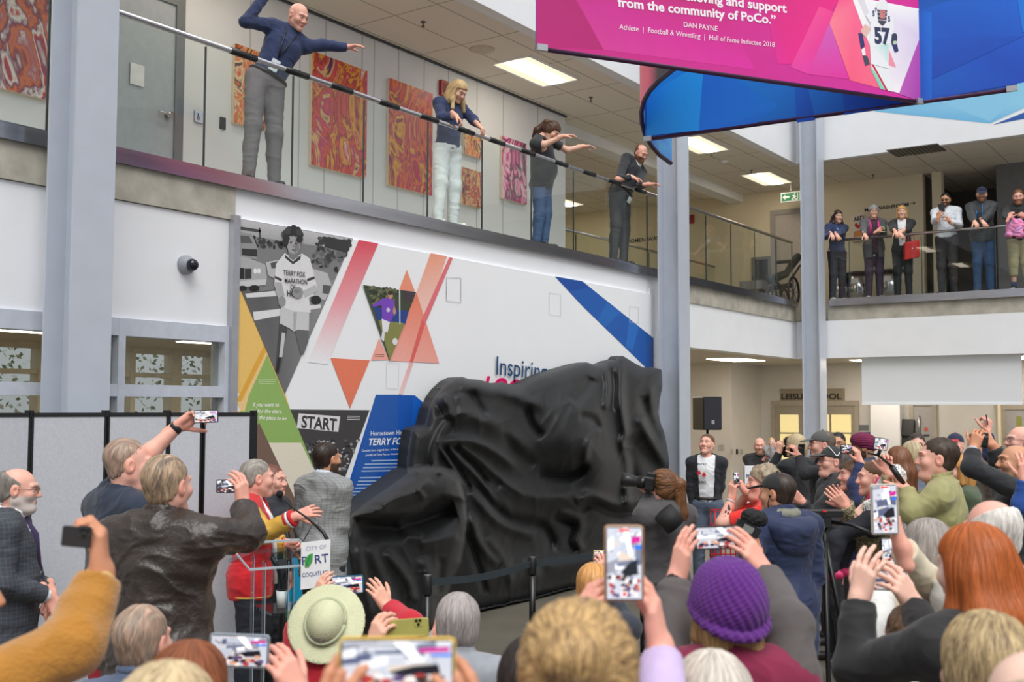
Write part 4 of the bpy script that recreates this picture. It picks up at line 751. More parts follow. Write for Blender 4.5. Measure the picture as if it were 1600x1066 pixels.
def hand_field(H, W, d, n, side, s=1.0, curl=(12, 16, 12), spread=6, thumb=.6, tcurl=10):
    """wrist W, finger direction d, palm normal n, side=+1/-1 thumb side sign of d x n"""
    d = nz(d); n = nz(np.array(n) - d * np.dot(n, d)); t = np.cross(d, n) * side; B = lambda x, y, z: W + (d * x + t * y + n * z) * s
    H.cap(B(-.06, 0, 0), B(.012, 0, 0), .026 * s, .025 * s, .02)
    ks = [(.092, .029), (.096, .0095), (.09, -.0105), (.082, -.029)]
    for (kx, ky) in ks: H.cap(B(.012, ky * .55, 0), B(kx, ky, -.003), .0145 * s, .0115 * s, .014)
    H.ell(B(.04, .02, .008), np.array((.034, .017, .015)) * s, np.stack([d, t, n]), .016); H.ell(B(.04, -.02, .006), np.array((.034, .014, .013)) * s, np.stack([d, t, n]), .016)
    fl = [.076, .084, .078, .061]; cu = curl if hasattr(curl[0], '__len__') else [curl] * 4
    for i, (kx, ky) in enumerate(ks):
        p = B(kx, ky, -.003); a = math.radians((1.5 - i) * spread); dd = nz(d * math.cos(a) + t * math.sin(a)); ax = np.cross(dd, n); r0 = (.0098, .01, .0096, .0085)[i] * s; ang = 0
        for j, fr in enumerate((.46, .3, .24)):
            ang += math.radians(cu[i][j]); v = rotv(dd, ax, ang); p2 = p + v * fl[i] * fr * s; H.cap(p, p2, r0 * (1 - .1 * j), r0 * (.9 - .1 * j), .004); p = p2
    p = B(.022, .022, .006); v = nz(d * (1 - thumb * .55) + t * thumb + n * .28); ax = np.cross(v, nz(d * .6 + n * .5))
    for j, (L_, ra, rb) in enumerate(((.046, .0135, .0115), (.034, .0112, .0102), (.027, .0102, .008))):
        p2 = p + v * L_ * s; H.cap(p, p2, ra * s, rb * s, .008 if j == 0 else .004); p = p2; v = rotv(v, ax, math.radians(tcurl))
    return B
def ik(a, c, l1, l2, pole):
    v = c - a; L = np.linalg.norm(v); mx = (l1 + l2) * .995
    if L > mx: c = a + v / L * mx; L = mx
    v = (c - a) / L; x = (l1 * l1 - l2 * l2 + L * L) / (2 * L); h = math.sqrt(max(l1 * l1 - x * x, 1e-6)); p = pole - v * np.dot(pole, v); return a + v * x + nz(p) * h, c
def PT(t, d): return onY(t[0], t[1], float(t[2][1:])) if len(t) > 2 and isinstance(t[2], str) else at(t[0], t[1], d + (t[2] if len(t) > 2 else 0))
def facing(yaw): a = math.radians(yaw); return -FW * math.cos(a) + RT * math.sin(a)
PEOPLE = {}
def person(name, label, px, py, d, s=1.0, face=180, tilt=0, roll=0, body=None, lean=(0, 0), floor=0.0, tone='fair', hair='short', hcol=(90, 70, 55), hcol2=None, hl=.2, arms=None, top=None, under=None, pants=(40, 42, 50), shoes=(40, 36, 34), legs=None,
           fat=0.0, seat=None, near=0, beard=None, stub=0, cell=None, jaw=1.0, w=1.0, group=None, brow=None, pel=None, pmat=None, lips=None, hands=True, cat='person', headdrop=0.0, shorts=False):
    body = face if body is None else body; tn = TONE[tone] if isinstance(tone, str) else tone; hc = at(px, py, d); pxm = d / FPX; sd = abs(hash(name)) % 1; sd = int(px * 7 + py) % 997
    ff = facing(face); a = math.radians(tilt); hf = ff * math.cos(a) - UP * math.sin(a); hu = ff * math.sin(a) + UP * math.cos(a); hr = np.cross(hf, hu)
    if roll: hu = rotv(hu, hf, math.radians(roll)); hr = np.cross(hf, hu)
    bf = facing(body); br = np.cross(bf, UP)
    nb = hc - hu * .15 * s - hf * .035 * s - UP * (.0 + headdrop) * s                                   # base of the neck
    lv = RT * lean[0] + FW * lean[1]; bu = nz(UP - lv)                                      # torso up
    pv = nb - bu * .515 * s if pel is None else at(*pel)
    bu = nz(nb - pv); bf = nz(bf - bu * np.dot(bf, bu)); br = np.cross(bf, bu); BT = lambda o, x, y, z: o + (br * x + bf * y + bu * z) * s
    base = np.array([pv[0], pv[1], floor]); root = empty('person', base, label, cat, group)
    sh = {q: BT(nb, g * .178 * w, .0, -.055) for q, g in (('R', 1), ('L', -1))}; J = dict(hc=hc, hf=hf, hu=hu, hr=hr, nb=nb, pv=pv, br=br, bf=bf, bu=bu, sh=sh, s=s, root=root, BT=BT, el={}, wr={}, hd={})
    lu, ll = .285 * s, .255 * s
    for q, g in (('R', 1), ('L', -1)):
        A_ = (arms or {}).get(q)
        if A_ is None: el = sh[q] + (br * g * .10 - UP * .98 + bf * (-.02)) * lu; wr = el + nz(br * g * .02 - UP * .97 + bf * .2) * ll; hd = dict(d=-UP + bf * .15, n=-br * g, curl=(22, 28, 20))
        else:
            wt = PT(A_['w'], d); pole = cv(*A_['pole']) if 'pole' in A_ else -UP + br * g * .5 - bf * .3
            if 'e' in A_: el = PT(A_['e'], d); wr = wt
            else: el, wr = ik(sh[q], wt, lu, ll, pole)
            hd = dict(d=cv(*A_['h']) if 'h' in A_ else wr - el, n=cv(*A_['n']) if 'n' in A_ else -br * g, curl=A_.get('curl', (14, 18, 14)), spread=A_.get('spread', 6), thumb=A_.get('thumb', .6), tcurl=A_.get('tc', 10), flip=A_.get('flip', 1))
        J['el'][q], J['wr'][q], J['hd'][q] = el, wr, hd
    hip = {q: BT(pv, g * .088, 0, -.02) for q, g in (('R', 1), ('L', -1))}; kn, an, toe = {}, {}, {}
    for q, g in (('R', 1), ('L', -1)):
        if legs and q in legs: kn[q] = at(legs[q][0][0], legs[q][0][1], d + legs[q][0][2]) if legs[q][0] else None; an[q] = at(legs[q][1][0], legs[q][1][1], d + legs[q][1][2]) if len(legs[q][1]) > 2 else onY(legs[q][1][0], legs[q][1][1], 7.2) * (1, 1, 0) + UP * (floor + .075)
        elif seat: kn[q] = hip[q] + bf * .42 * s + br * g * .05 * s; an[q] = np.array([*(kn[q] - bf * .03)[:2], floor + .075])
        else: an[q] = np.array([*(base + br * g * .1 * s - bf * .03 * s)[:2], floor + .075]); kn[q] = (hip[q] + an[q]) / 2 + bf * .03 * s
        if kn[q] is None: kn[q] = (hip[q] + an[q]) / 2 + bf * .03 * s
        ft = nz(bf * (1, 1, 0) + br * g * (1, 1, 0) * .25); toe[q] = an[q] + ft * .15 * s - UP * (.045)
    J.update(hip=hip, kn=kn, an=an, toe=toe); cl = cell or max(.007, min(.016, 1.1 * pxm)); fc = max(.0034, min(.007, .75 * pxm))
    tk = float(np.linalg.norm(nb - pv)) / (.515 * s)
    def torso(F, g0=0.0, k=.05):
        F.ell(BT(pv, 0, -.005, .0), np.array((.165 * w + g0, .115 + g0 + fat * .35, .13)) * s, np.stack([br, bf, bu]), k); F.ell(BT(pv, 0, .012 + fat * .45, .17 * tk), np.array((.145 * w + g0 + fat * .5, .105 + g0 + fat, .2 * tk)) * s, np.stack([br, bf, bu]), k)
        F.ell(BT(pv, 0, .008, .345 * tk), np.array((.165 * w + g0 + fat * .15, .112 + g0 + fat * .25, .17 * tk)) * s, np.stack([br, bf, bu]), k); F.cap(BT(nb, -.1 * w, -.01, -.055), BT(nb, .1 * w, -.01, -.055), (.062 + g0) * s, None, k)
        for q in 'RL': F.cap(BT(nb, 0, -.012, -.015), sh[q], (.05 + g0) * s, (.055 + g0) * s, k)
        return F
    def arm(F, q, g0, a, b, k=.03, fore=True):
        e, wr = J['el'][q], J['wr'][q]; te = min(b * 2, 1) * 1.0; F.cap(sh[q], sh[q] + (e - sh[q]) * te, (.054 + g0) * s, (.054 - .013 * te + g0) * s, k)
        if b > .5: t = min((b - .5) * 2, 1); F.cap(e, e + (wr - e) * t, (.042 + g0) * s, (.042 + (.03 - .042) * t + g0 * (.9 if t > .9 else 1)) * s, k)
        return F
    def leg(F, q, g0, b=1.0, k=.04):
        F.cap(hip[q], kn[q], (.09 + g0) * s, (.06 + g0) * s, k); e = an[q] if b >= 1 else kn[q] + (an[q] - kn[q]) * (b - .5) * 2
        if b > .5: F.cap(kn[q], e, (.058 + g0) * s, ((.04 if b >= 1 else .05) + g0 * 1.2) * s, k)
        if b >= .8: F.ell(kn[q] * .68 + an[q] * .32 - bf * .02, np.array((.048, .055, .11)) * s * (1 + g0 * 8), np.stack([br, bf, bu]), .03)
        return F
    # ---- body (one mesh): torso and limbs, head, hands
    H, T, R = head_field(hc, hf, hr, hu, s, jaw); H.cap(nb - bu * .03 * s, hc - hu * .055 * s - hf * .018 * s, .058 * s, .054 * s, .03)
    if fat > .02: H.ell(T(0, .04, -.105), np.array((.05, .045, .03)) * s, R, .03)
    hv, hfc = H.mesh(fc, lo=np.array([-1e9, -1e9, nb[2] - .05 * s])); parts = [(hv, hfc, head_colors(hv, hc, hf, hr, hu, s, tn, beard, brow or hcol, lips, stub))]
    B_ = torso(Field(), -.004); [arm(B_, q, 0, 0, 1.0) for q in 'RL']; [leg(B_, q, -.004) for q in 'RL']; B_.cap(nb - bu * .06 * s, nb + (hc - hu * .07 * s - nb) * .4, .058 * s, .056 * s, .03); bvv, bff = B_.mesh(max(cl, .012)); parts.append((bvv, bff, lin(tn)))
    if hands:
        for q, g in (('R', 1), ('L', -1)):
            hd = J['hd'][q]; Hh = Field(); side = -g * hd.get('flip', 1); dW = J['wr'][q]; Hh.cap(J['el'][q] * .35 + dW * .65, dW, .033 * s, .027 * s, .02)
            B2 = hand_field(Hh, dW, hd['d'], hd['n'], side, s * (1.0 if s > .8 else 1.05), hd['curl'], hd.get('spread', 6), hd.get('thumb', .6), hd.get('tcurl', 10)); v, f_ = Hh.mesh(fc); t = np.array(lin(tn)) * (1.0, .9, .88); parts.append((v, f_, t)); J['hd'][q]['B'] = B2
    V, F, C_ = joinm(parts); bo = mesh_obj('body', V, F, SKIN, root, cols=C_); J['body'] = bo
    if hair not in (None, 'none'):
        hm = hair_mesh(hair, hc, hf, hr, hu, s, hcol, max(fc, .0038), near, hl, sd, hcol2)
        if hm: mesh_obj('hair', hm[0], hm[1], HAIRM, root, cols=hm[2])
    # ---- clothes
    def garment(g, nm):
        th = g.get('th', .016); F_ = torso(Field(), th); sl = g.get('sleeve', 1.0); hem = g.get('hem', -.08); sep = 'scol' in g
        for q in 'RL':
            if sl > 0 and not sep: arm(F_, q, th * .8 + g.get('loose', 0), 0, sl)
        if hem < -.1:
            lo_ = pv + bu * 0 - UP * 0; F_.cap(BT(pv, -.05 * w, 0, .02), BT(pv, -.05 * w, -.0, hem + .03), (.135 + th + fat * .5 + g.get('flare', 0)) * s * .86, None, .06); F_.cap(BT(pv, .05 * w, 0, .02), BT(pv, .05 * w, -.0, hem + .03), (.135 + th + fat * .5 + g.get('flare', 0)) * s * .86, None, .06)
        F_.cut(BT(pv, 0, 0, hem), bu)
        def cuff_cut(F0, q):
            e, wr = J['el'][q], J['wr'][q]
            if sl <= .5: t = sh[q] + (e - sh[q]) * min(sl * 2, 1); dd = nz(e - sh[q])
            else: t = e + (wr - e) * min((sl - .5) * 2, 1); dd = nz(wr - e)
            F0.fn(lambda P: np.where(np.linalg.norm(P - t - dd * .03, axis=1) < .1, (P - t) @ dd, -1.0))
        if sl > 0 and not sep: cuff_cut(F_, 'R'); cuff_cut(F_, 'L')
        nk = g.get('neck', 0.0); col = g.get('collar', 0)
        if col:
            for t in np.linspace(0, 2 * math.pi, 15)[:-1]:
                t2 = t + 2 * math.pi / 14
                if g.get('open') and math.sin(t + .22) > .9: continue
                pt = lambda t: BT(nb, .064 * math.cos(t), .012 + .064 * math.sin(t), .012 + col * .4 - .018 * math.sin(t)); F_.cap(pt(t), pt(t2), .013 * s, None, .008); F_.cap(pt(t) + bu * col * .6 * s, pt(t2) + bu * col * .6 * s, .009 * s, None, .012)
        if nk: F_.ell(BT(nb, 0, .07, .0), np.array((.055 + nk * .2, .08, .03 + nk)) * s, np.stack([br, bf, bu]), .005, True)
        F_.ell(BT(nb, 0, .02, .06 + col), np.array((.066, .07, .075)) * s, np.stack([br, bf, bu]), .004, True)
        if g.get('open'):
            ow = g['open']; F_.fn(lambda P: np.where((P - pv) @ bf > .02, (ow + .05 * np.clip(((P - pv) @ bu) / s - .0, 0, .5) * 1.0) * s - np.abs((P - pv) @ br), -1) if True else 0)
        v, f_ = F_.mesh(cl); v = wrinkle(v, f_, g.get('wr', .007), g.get('ws', 8), sd, g.get('wst', (1, 1, 1.6))); o = mesh_obj(nm, v, f_, g['mat'], root)
        if sep:
            for q in 'RL':
                A2 = arm(Field(), q, th * .9 + .003, 0, sl); cuff_cut(A2, q); v, f_ = A2.mesh(cl); v = wrinkle(v, f_, g.get('wr', .007), 9, sd + 5); mesh_obj('sleeve', v, f_, g['scol'], root)
        if g.get('cuff'):
            for q in 'RL':
                e, wr = J['el'][q], J['wr'][q]; dd = nz(wr - e); r0 = (.036 + th) * s
                for k in range(g.get('ncuff', 1)):
                    a0 = wr - dd * (.075 - .0 - k * .018) * s; MB().tube([a0, a0 + dd * .02 * s], r0, 16).build('cuff', g['cuff'][k % len(g['cuff'])], root)
        return o
    if under: garment(under, under.get('name', 'shirt'))
    if top: garment(top, top.get('name', 'jacket'))
    # trousers and shoes
    P_ = Field(); th = .014
    P_.ell(BT(pv, 0, -.005, .0), np.array((.163 * w + th, .117 + th + fat * .35, .14)) * s, np.stack([br, bf, bu]), .05)
    for q in 'RL': leg(P_, q, th, .72 if shorts else 1.0)
    P_.cut(BT(pv, 0, 0, min(.105, max([g_.get('hem', -.08) for g_ in (top, under) if g_] or [0]) + .06)), -bu); v, f_ = P_.mesh(max(cl, .009)); v = wrinkle(v, f_, .006, 7, sd + 9, (1, 1, 2)); mesh_obj('shorts' if shorts else 'trousers', v, f_, pmat or mat('cloth_%d_%d_%d' % tuple(pants), pants, .8, bump=.15, bscale=300), root)
    for q in 'RL':
        Sf = Field(); ft = nz(toe[q] - an[q]); z0 = an[q][2] - .072; h0 = an[q] * (1, 1, 0) + UP * (z0 + .038) - ft * (1, 1, 0) * .045; t0 = toe[q] * (1, 1, 0) + UP * (z0 + .03)
        Sf.cap(h0, t0, .04 * s, .036 * s, .03).cap(an[q], h0 + ft * (1, 1, 0) * .05, .043 * s, .045 * s, .03).cut(UP * z0 + an[q] * (1, 1, 0), UP); v, f_ = Sf.mesh(.008); mesh_obj('shoe', v, f_, mat('shoe_%d_%d_%d' % tuple(shoes), shoes, .5), root)
    PEOPLE[name] = J; return J
def cloth(col, rough=.85, bump=.15, bs=350, sheen=.15, **k): return mat('fabric_%d_%d_%d' % tuple(col) + k.pop('nm', ''), col, rough, var=k.pop('var', .08), scale=k.pop('scale', 14), bump=bump, bscale=bs, sheen=sheen, **k)
# ---- things worn, all children of the person
def cap_hat(J, kind, col, brim=None, parent=None, yaw=0, name=None):
    hc, f, r, u, s, root = (J[k] for k in ('hc', 'hf', 'hr', 'hu', 's', 'root'));
    if yaw: f = rotv(f, u, math.radians(yaw)); r = np.cross(f, u)
    R = np.stack([r, f, u]); T = lambda x, y, z: hc + (r * x + f * y + u * z) * s; H = Field(); px = depth(hc) / FPX; c = max(.004, px * .7); nmz = name or {'cap': 'cap', 'beanie': 'knit_hat', 'turban': 'turban', 'sun': 'sun_hat'}[kind]
    if kind == 'cap':
        H.ell(T(0, -.014, .04), np.array((.086, .107, .092)) * s, R).cut(T(0, 0, .038), u + f * -.12); V, F = H.mesh(c); o = mesh_obj(nmz, V, F, col, root); H = Field().ell(T(0, .115, .046), np.array((.076, .075, .008)) * s, np.stack([r, nz(f - u * .22), nz(u + f * .22)])); V, F = H.mesh(min(c, .004)); mesh_obj('cap_brim', V, F, brim or col, root); MB().sphere(T(0, -.014, .133), .009 * s, n=6).build('cap_button', brim or col, root)
    if kind == 'beanie': H.ell(T(0, -.02, .04), np.array((.1, .122, .102)) * s, R).ell(T(0, -.024, .0), np.array((.104, .122, .09)) * s, R, .03).cut(T(0, 0, -.012), u - f * .4); bp = lambda a: T(.1 * math.cos(a), -.024 + .118 * math.sin(a), -.008 + .4 * (-.02 + .114 * math.sin(a))); [H.cap(bp(a), bp(a + .3), .012 * s, None, .012) for a in np.arange(0, 6.28, .3)]; V, F = H.mesh(c * .8); N = vnormals(V, F); q = (V - hc) / s; z = q @ u; az = np.arctan2(q @ r, q @ f); k = np.sin(az * 34 + np.floor(z * 95) * 1.57) * np.sin(z * 95 * 3.14159) ; V = V + N * (k * .0028 * s)[:, None]; o = mesh_obj(nmz, V, F, col, root)
    if kind == 'turban':
        H.ell(T(0, -.01, .05), np.array((.098, .125, .085)) * s, np.stack([r, nz(f + u * .25), nz(u - f * .25)]), .02)
        H.cut(T(0, 0, -.005), u - f * .5); V, F = H.mesh(c); q = (V - hc) / s; V = V + vnormals(V, F) * (.006 * s * np.abs(np.sin((q @ u) * 150 + (q @ r) * 70)))[:, None]; o = mesh_obj(nmz, V, F, col, root)
    return o
def glasses(J, col=(30, 28, 28), lens=None):
    hc, f, r, u, s, root = (J[k] for k in ('hc', 'hf', 'hr', 'hu', 's', 'root')); T = lambda x, y, z: hc + (r * x + f * y + u * z) * s; m = MB(); mt = mat('spectacle_%d' % col[0], col, .3)
    for q in (-1, 1):
        m.tube([T(q * .032 + .021 * math.cos(a), .101, .004 + .016 * math.sin(a)) for a in np.linspace(0, 6.283, 15)], .0018 * s, 6); m.tube([T(q * .053, .1, .01), T(q * .078, .03, .012), T(q * .084, -.015, .01)], .0018 * s, 6)
        if lens: m.sphere(T(q * .032, .101, .004), np.array((.02, .002, .015)) * s, 0, n=8, ax=np.stack([r, f, u]))
    m.tube([T(-.011, .104, .008), T(.011, .104, .008)], .0018 * s, 6); m.build('glasses', mt, root)
def band(J, q, col, t=.9, w=.022, r=.034, name='watch'):
    e, wr, s = J['el'][q], J['wr'][q], J['s']; d = nz(wr - e); c = e + (wr - e) * t; m = MB().tube([c - d * w / 2, c + d * w / 2], r * s, 14); m.build(name, mat('strap_%d_%d_%d' % tuple(col), col, .4), J['root'])
# ---- phones
def screen_art(P, seed, w, h, rec=False, dark=False):
    g = np.random.default_rng(seed); x0, x1, y0, y1 = -w, w, -h, h; cols = [(226, 228, 234), (176, 184, 198), (110, 118, 138), (234, 236, 240), (204, 190, 176), (138, 140, 152), (84, 92, 120)]
    P.poly([(x0, y0), (x1, y0), (x1, y1), (x0, y1)], (186, 190, 200) if not dark else (60, 62, 70))
    for i in range(30): P.lay += 5e-6; P.ell((g.uniform(x0 * .85, x1 * .85), g.uniform(y0 * .6, y1 * .9)), g.uniform(.05, .15) * w, g.uniform(.02, .07) * h, cols[int(g.integers(7))], 8, g.uniform(0, 3), up=False)
    for i in range(14): cx, cy = g.uniform(x0, x1), g.uniform(y0 * .2, y1); ww, hh = g.uniform(.1, .5) * w, g.uniform(.06, .3) * h; a, b, c, d = max(cx - ww, x0), min(cx + ww, x1), max(cy - hh, y0), min(cy + hh, y1); P.lay += 2e-5; P.poly([(a, c), (b, c + (d - c) * .2), (b, d), (a, d - (d - c) * .3)], cols[int(g.integers(7))], False)
    P.lay += 2e-5; P.poly([(-.1 * w, y1), (w * .3, y1 * .2), (w * .5, y1 * .2), (w * .2, y1)], (250, 250, 252), False); P.poly([(.4 * w, .55 * h), (.95 * w, .6 * h), (.95 * w, .78 * h), (.4 * w, .72 * h)], (190, 30, 140), False); P.poly([(.6 * w, .4 * h), (.98 * w, .4 * h), (.98 * w, .52 * h), (.6 * w, .5 * h)], (30, 110, 220), False)
    P.lay += 2e-5; P.poly([(-.2 * w, -.25 * h), (.3 * w, .02 * h), (.75 * w, .1 * h), (.8 * w, -.3 * h), (.1 * w, -.38 * h)], (26, 30, 38), False)
    for i in range(34): P.lay += 1e-5; P.ell((g.uniform(x0 * .86, x1 * .86), g.uniform(y0 * .92, y0 * .35)), w * .12, h * .06 if h > w else h * .13, [(200, 150, 120), (60, 44, 40), (230, 220, 214), (170, 60, 60), (90, 70, 110), (40, 44, 60)][int(g.integers(6))], 8, up=False)
    if rec: P.lay += 2e-5; P.poly([(-.28 * w, .9 * h), (.28 * w, .9 * h), (.28 * w, .97 * h), (-.28 * w, .97 * h)], (240, 50, 40), False); P.ell((0, -.86 * h), .17 * w, .085 * h, (250, 250, 250), 16); P.ell((0, -.86 * h), .12 * w, .06 * h, (230, 40, 40), 16)
SCR = None
def phone(label, px, py, d, wpx, hpx, roll=0, yaw=0, pitch=0, case=(24, 24, 28), back=False, seed=1, rec=False, cat='phone', dark=False, name='smartphone'):
    """wpx,hpx: size in the photograph; screen faces the camera unless back=True"""
    global SCR
    if SCR is None:
        SCR = mat('phone_screen_glow', attr=True, rough=.2, var=0, emit=.5)
    c = at(px, py, d); k = d / FPX; X = rotv(rotv(RT, UP, math.radians(yaw)), FW, math.radians(roll)); Y = rotv(UP, FW, math.radians(roll)); Y = rotv(Y, X, math.radians(pitch)); N = np.cross(X, Y); N = N if np.dot(N, EYE - c) > 0 else -N
    hw, hh = wpx * k / 2, hpx * k / 2; root = empty(name, c, label, cat); MB().obox(c, (X, Y, N), (hw, hh, .0045), bev=min(hw, hh) * .22).build('case', mat('case_%d_%d_%d' % tuple(case), case, .35), root); N2 = N if not back else -N
    b = min(hw, hh) * .1
    MB().obox(c + N2 * .0042, (X, Y, N2), (hw - b * .7, hh - b * .7, .0006), bev=min(hw, hh) * .18).build('bezel', BLACKP, root)
    P = Print(plane_map(c + N2 * .0049, X if not back else -X, Y), N2, step=8e-5, base=1e-4); screen_art(P, seed, hw - b * 1.3, hh - b * 1.3, rec, dark); P.build('screen', SCR, root)
    if back:
        q = c + N * .005 + X * (hw * .55 if hw > hh else -hw * .45) + Y * hh * .55; MB().obox(q, (X, Y, N), (.014, .014, .0015), bev=.004).build('camera_bump', mat('case_%d_%d_%d' % tuple(case), case, .35), root)
        for dx, dy in ((-.006, .006), (.006, .006), (0, -.006)): MB().lathe([(.005, 0), (.005, .002), (.0035, .0022)], q + X * dx + Y * dy + N * .0012, N, 10).build('lens', mat('lens_glass', (10, 10, 14), .1), root)
    return root, X, Y, N, c
# ------------------------------------------------------------------ the black cloth over the unseen statue
SATIN = mat('black_satin', (15, 17, 20), .58, var=.1, scale=3, bump=.03, bscale=500, sheen=.1, spec=.5)
OUT = [(530, 824), (544, 808), (573, 784), (605, 762), (636, 739), (635, 726), (637, 701), (642, 672), (650, 668), (663, 664), (670, 637), (677, 623), (688, 608), (701, 596), (713, 590), (723, 589), (731, 592), (751, 594), (770, 600), (785, 598), (800, 601), (812, 601), (826, 594), (843, 586), (862, 580), (883, 574), (900, 569), (917, 566), (930, 571), (940, 569), (951, 564), (962, 562), (966, 557), (973, 556), (981, 561), (994, 569), (1006, 575), (1018, 574), (1034, 577), (1036, 603), (1032, 622), (1028, 645), (1033, 662), (1038, 674), (1045, 704), (1051, 740), (1056, 800), (1060, 880), (1050, 900), (980, 912), (904, 919), (830, 938), (741, 959), (715, 975), (690, 990), (640, 1002), (600, 1010), (575, 1002), (556, 960), (540, 905), (533, 868)]
def seg_dist(PX, PY, pts, closed=False):
    best = np.full(PX.shape, 1e9); bx = PX.copy(); by = PY.copy(); tt = np.zeros(PX.shape); n = len(pts)
    for i in range(n if closed else n - 1):
        (x1, y1), (x2, y2) = pts[i], pts[(i + 1) % n]; dx, dy = x2 - x1, y2 - y1; t = np.clip(((PX - x1) * dx + (PY - y1) * dy) / max(dx * dx + dy * dy, 1e-9), 0, 1)
        qx, qy = x1 + t * dx, y1 + t * dy; d = np.hypot(PX - qx, PY - qy); m = d < best; best = np.where(m, d, best); bx = np.where(m, qx, bx); by = np.where(m, qy, by); tt = np.where(m, (i + t) / max(n - 1, 1), tt)
    return best, bx, by, tt
def inside_poly(PX, PY, pts):
    c = np.zeros(PX.shape, bool)
    for i in range(len(pts)):
        (x1, y1), (x2, y2) = pts[i], pts[i - 1]; c ^= ((y1 > PY) != (y2 > PY)) & (PX < (x2 - x1) * (PY - y1) / (y2 - y1 + 1e-12) + x1)
    return c
ST = 2.0; gx = np.arange(524, 1068, ST); gy = np.arange(550, 1018, ST); PX, PY = np.meshgrid(gx, gy, indexing='ij'); ins = inside_poly(PX, PY, OUT); dd_, bx, by, _ = seg_dist(PX, PY, OUT, True)
PX2, PY2 = np.where(ins, PX, bx), np.where(ins, PY, by); din = np.where(ins, dd_, 0)
sm = lambda a, b, x: (lambda t: t * t * (3 - 2 * t))(np.clip((x - a) / (b - a), 0, 1))
blob = lambda cx, cy, rx, ry, a: a * np.exp(-(((PX2 - cx) / rx) ** 2 + ((PY2 - cy) / ry) ** 2))
Hh = blob(760, 670, 60, 70, .12) + blob(905, 655, 62, 62, .3) + blob(890, 705, 45, 35, .12) + blob(938, 735, 36, 50, .2) + blob(1000, 640, 28, 60, .1) + blob(760, 830, 60, 60, .1) + blob(880, 780, 90, 26, .1) + blob(930, 830, 60, 40, .08) + blob(850, 900, 120, 30, .1) + blob(1012, 850, 30, 60, .08)
def fold(pts, a, w0, one=0):
    global Hh
    q = []
    for i in range(len(pts) - 1):                      # smooth the polyline
        p0, p1, p2, p3 = (np.array(pts[max(min(i + k, len(pts) - 1), 0)], float) for k in (-1, 0, 1, 2))
        for t in np.linspace(0, 1, 5)[:-1]: q.append(tuple(.5 * ((2 * p1) + (p2 - p0) * t + (2 * p0 - 5 * p1 + 4 * p2 - p3) * t * t + (3 * p1 - p0 - 3 * p2 + p3) * t ** 3)))
    q.append(pts[-1]); d, x, y, t = seg_dist(PX2, PY2, q); fade = np.clip(np.minimum(t, 1 - t) * 6, 0, 1) ** .6; Hh = Hh + 1.0 * a * fade * np.exp(-(d / (w0 * 1.15)) ** 2)
for pts, a, w0 in (([(702, 655), (682, 692), (677, 722), (690, 742)], .07, 5), ([(690, 616), (700, 634), (704, 655)], .07, 7), ([(677, 622), (690, 650)], -.05, 6), ([(704, 655), (735, 650), (780, 668), (830, 705)], .05, 10), ([(681, 693), (727, 689), (768, 703), (805, 730)], .06, 6), ([(686, 697), (705, 725), (728, 762)], .05, 4), ([(700, 697), (722, 722), (748, 748), (780, 796)], .055, 5), ([(716, 696), (745, 715), (775, 742), (820, 775)], .05, 5), ([(692, 697), (712, 728), (738, 770)], -.05, 3.5), ([(709, 697), (735, 722), (765, 760)], -.05, 3.5),
    ([(720, 597), (745, 602), (790, 612), (831, 630), (850, 631)], .05, 9), ([(823, 631), (828, 660), (847, 684)], -.06, 6), ([(735, 610), (745, 632), (760, 655)], -.05, 6), ([(716, 616), (724, 650)], .04, 7), ([(945, 571), (950, 606), (945, 640)], .08, 4.5), ([(953, 575), (958, 610), (951, 645)], -.05, 5), ([(925, 590), (912, 612), (895, 630)], -.05, 8), ([(972, 559), (969, 622), (976, 674), (973, 692), (981, 726), (979, 764), (985, 800)], .11, 6), ([(985, 680), (1003, 700), (1030, 730), (1040, 760)], -.1, 12), ([(984, 700), (988, 760)], -.1, 9), ([(1005, 618), (1012, 655), (1032, 689)], -.07, 6), ([(1016, 600), (1022, 640), (1030, 660)], .06, 6), ([(1000, 650), (1018, 690), (1042, 730)], .08, 8), ([(840, 737), (870, 742), (902, 738), (914, 722)], -.12, 7), ([(914, 724), (920, 690), (936, 668)], .06, 5), ([(905, 650), (925, 655), (935, 672)], -.05, 6), ([(784, 660), (800, 700), (836, 730)], -.04, 9),
    ([(740, 747), (777, 796), (801, 813), (842, 820), (860, 842), (861, 868)], -.08, 7), ([(735, 765), (768, 806), (800, 826), (838, 836)], .06, 7), ([(862, 808), (896, 822), (890, 847), (900, 862)], -.07, 5), ([(872, 800), (906, 812), (902, 846), (912, 862)], .05, 6), ([(906, 798), (925, 788), (960, 802), (990, 797), (1020, 778)], -.09, 7), ([(900, 786), (925, 776), (965, 788), (1000, 780)], .07, 7), ([(780, 760), (850, 778), (905, 772)], .05, 10), ([(735, 800), (750, 850), (780, 885)], .05, 6), ([(728, 830), (745, 880), (760, 930)], -.06, 5), ([(760, 840), (790, 880), (800, 925)], .04, 7), ([(820, 870), (835, 900), (838, 930)], .04, 6), ([(850, 885), (930, 872), (1000, 860)], .05, 9), ([(790, 925), (850, 910), (960, 890)], -.05, 8)): fold(pts, a, w0)
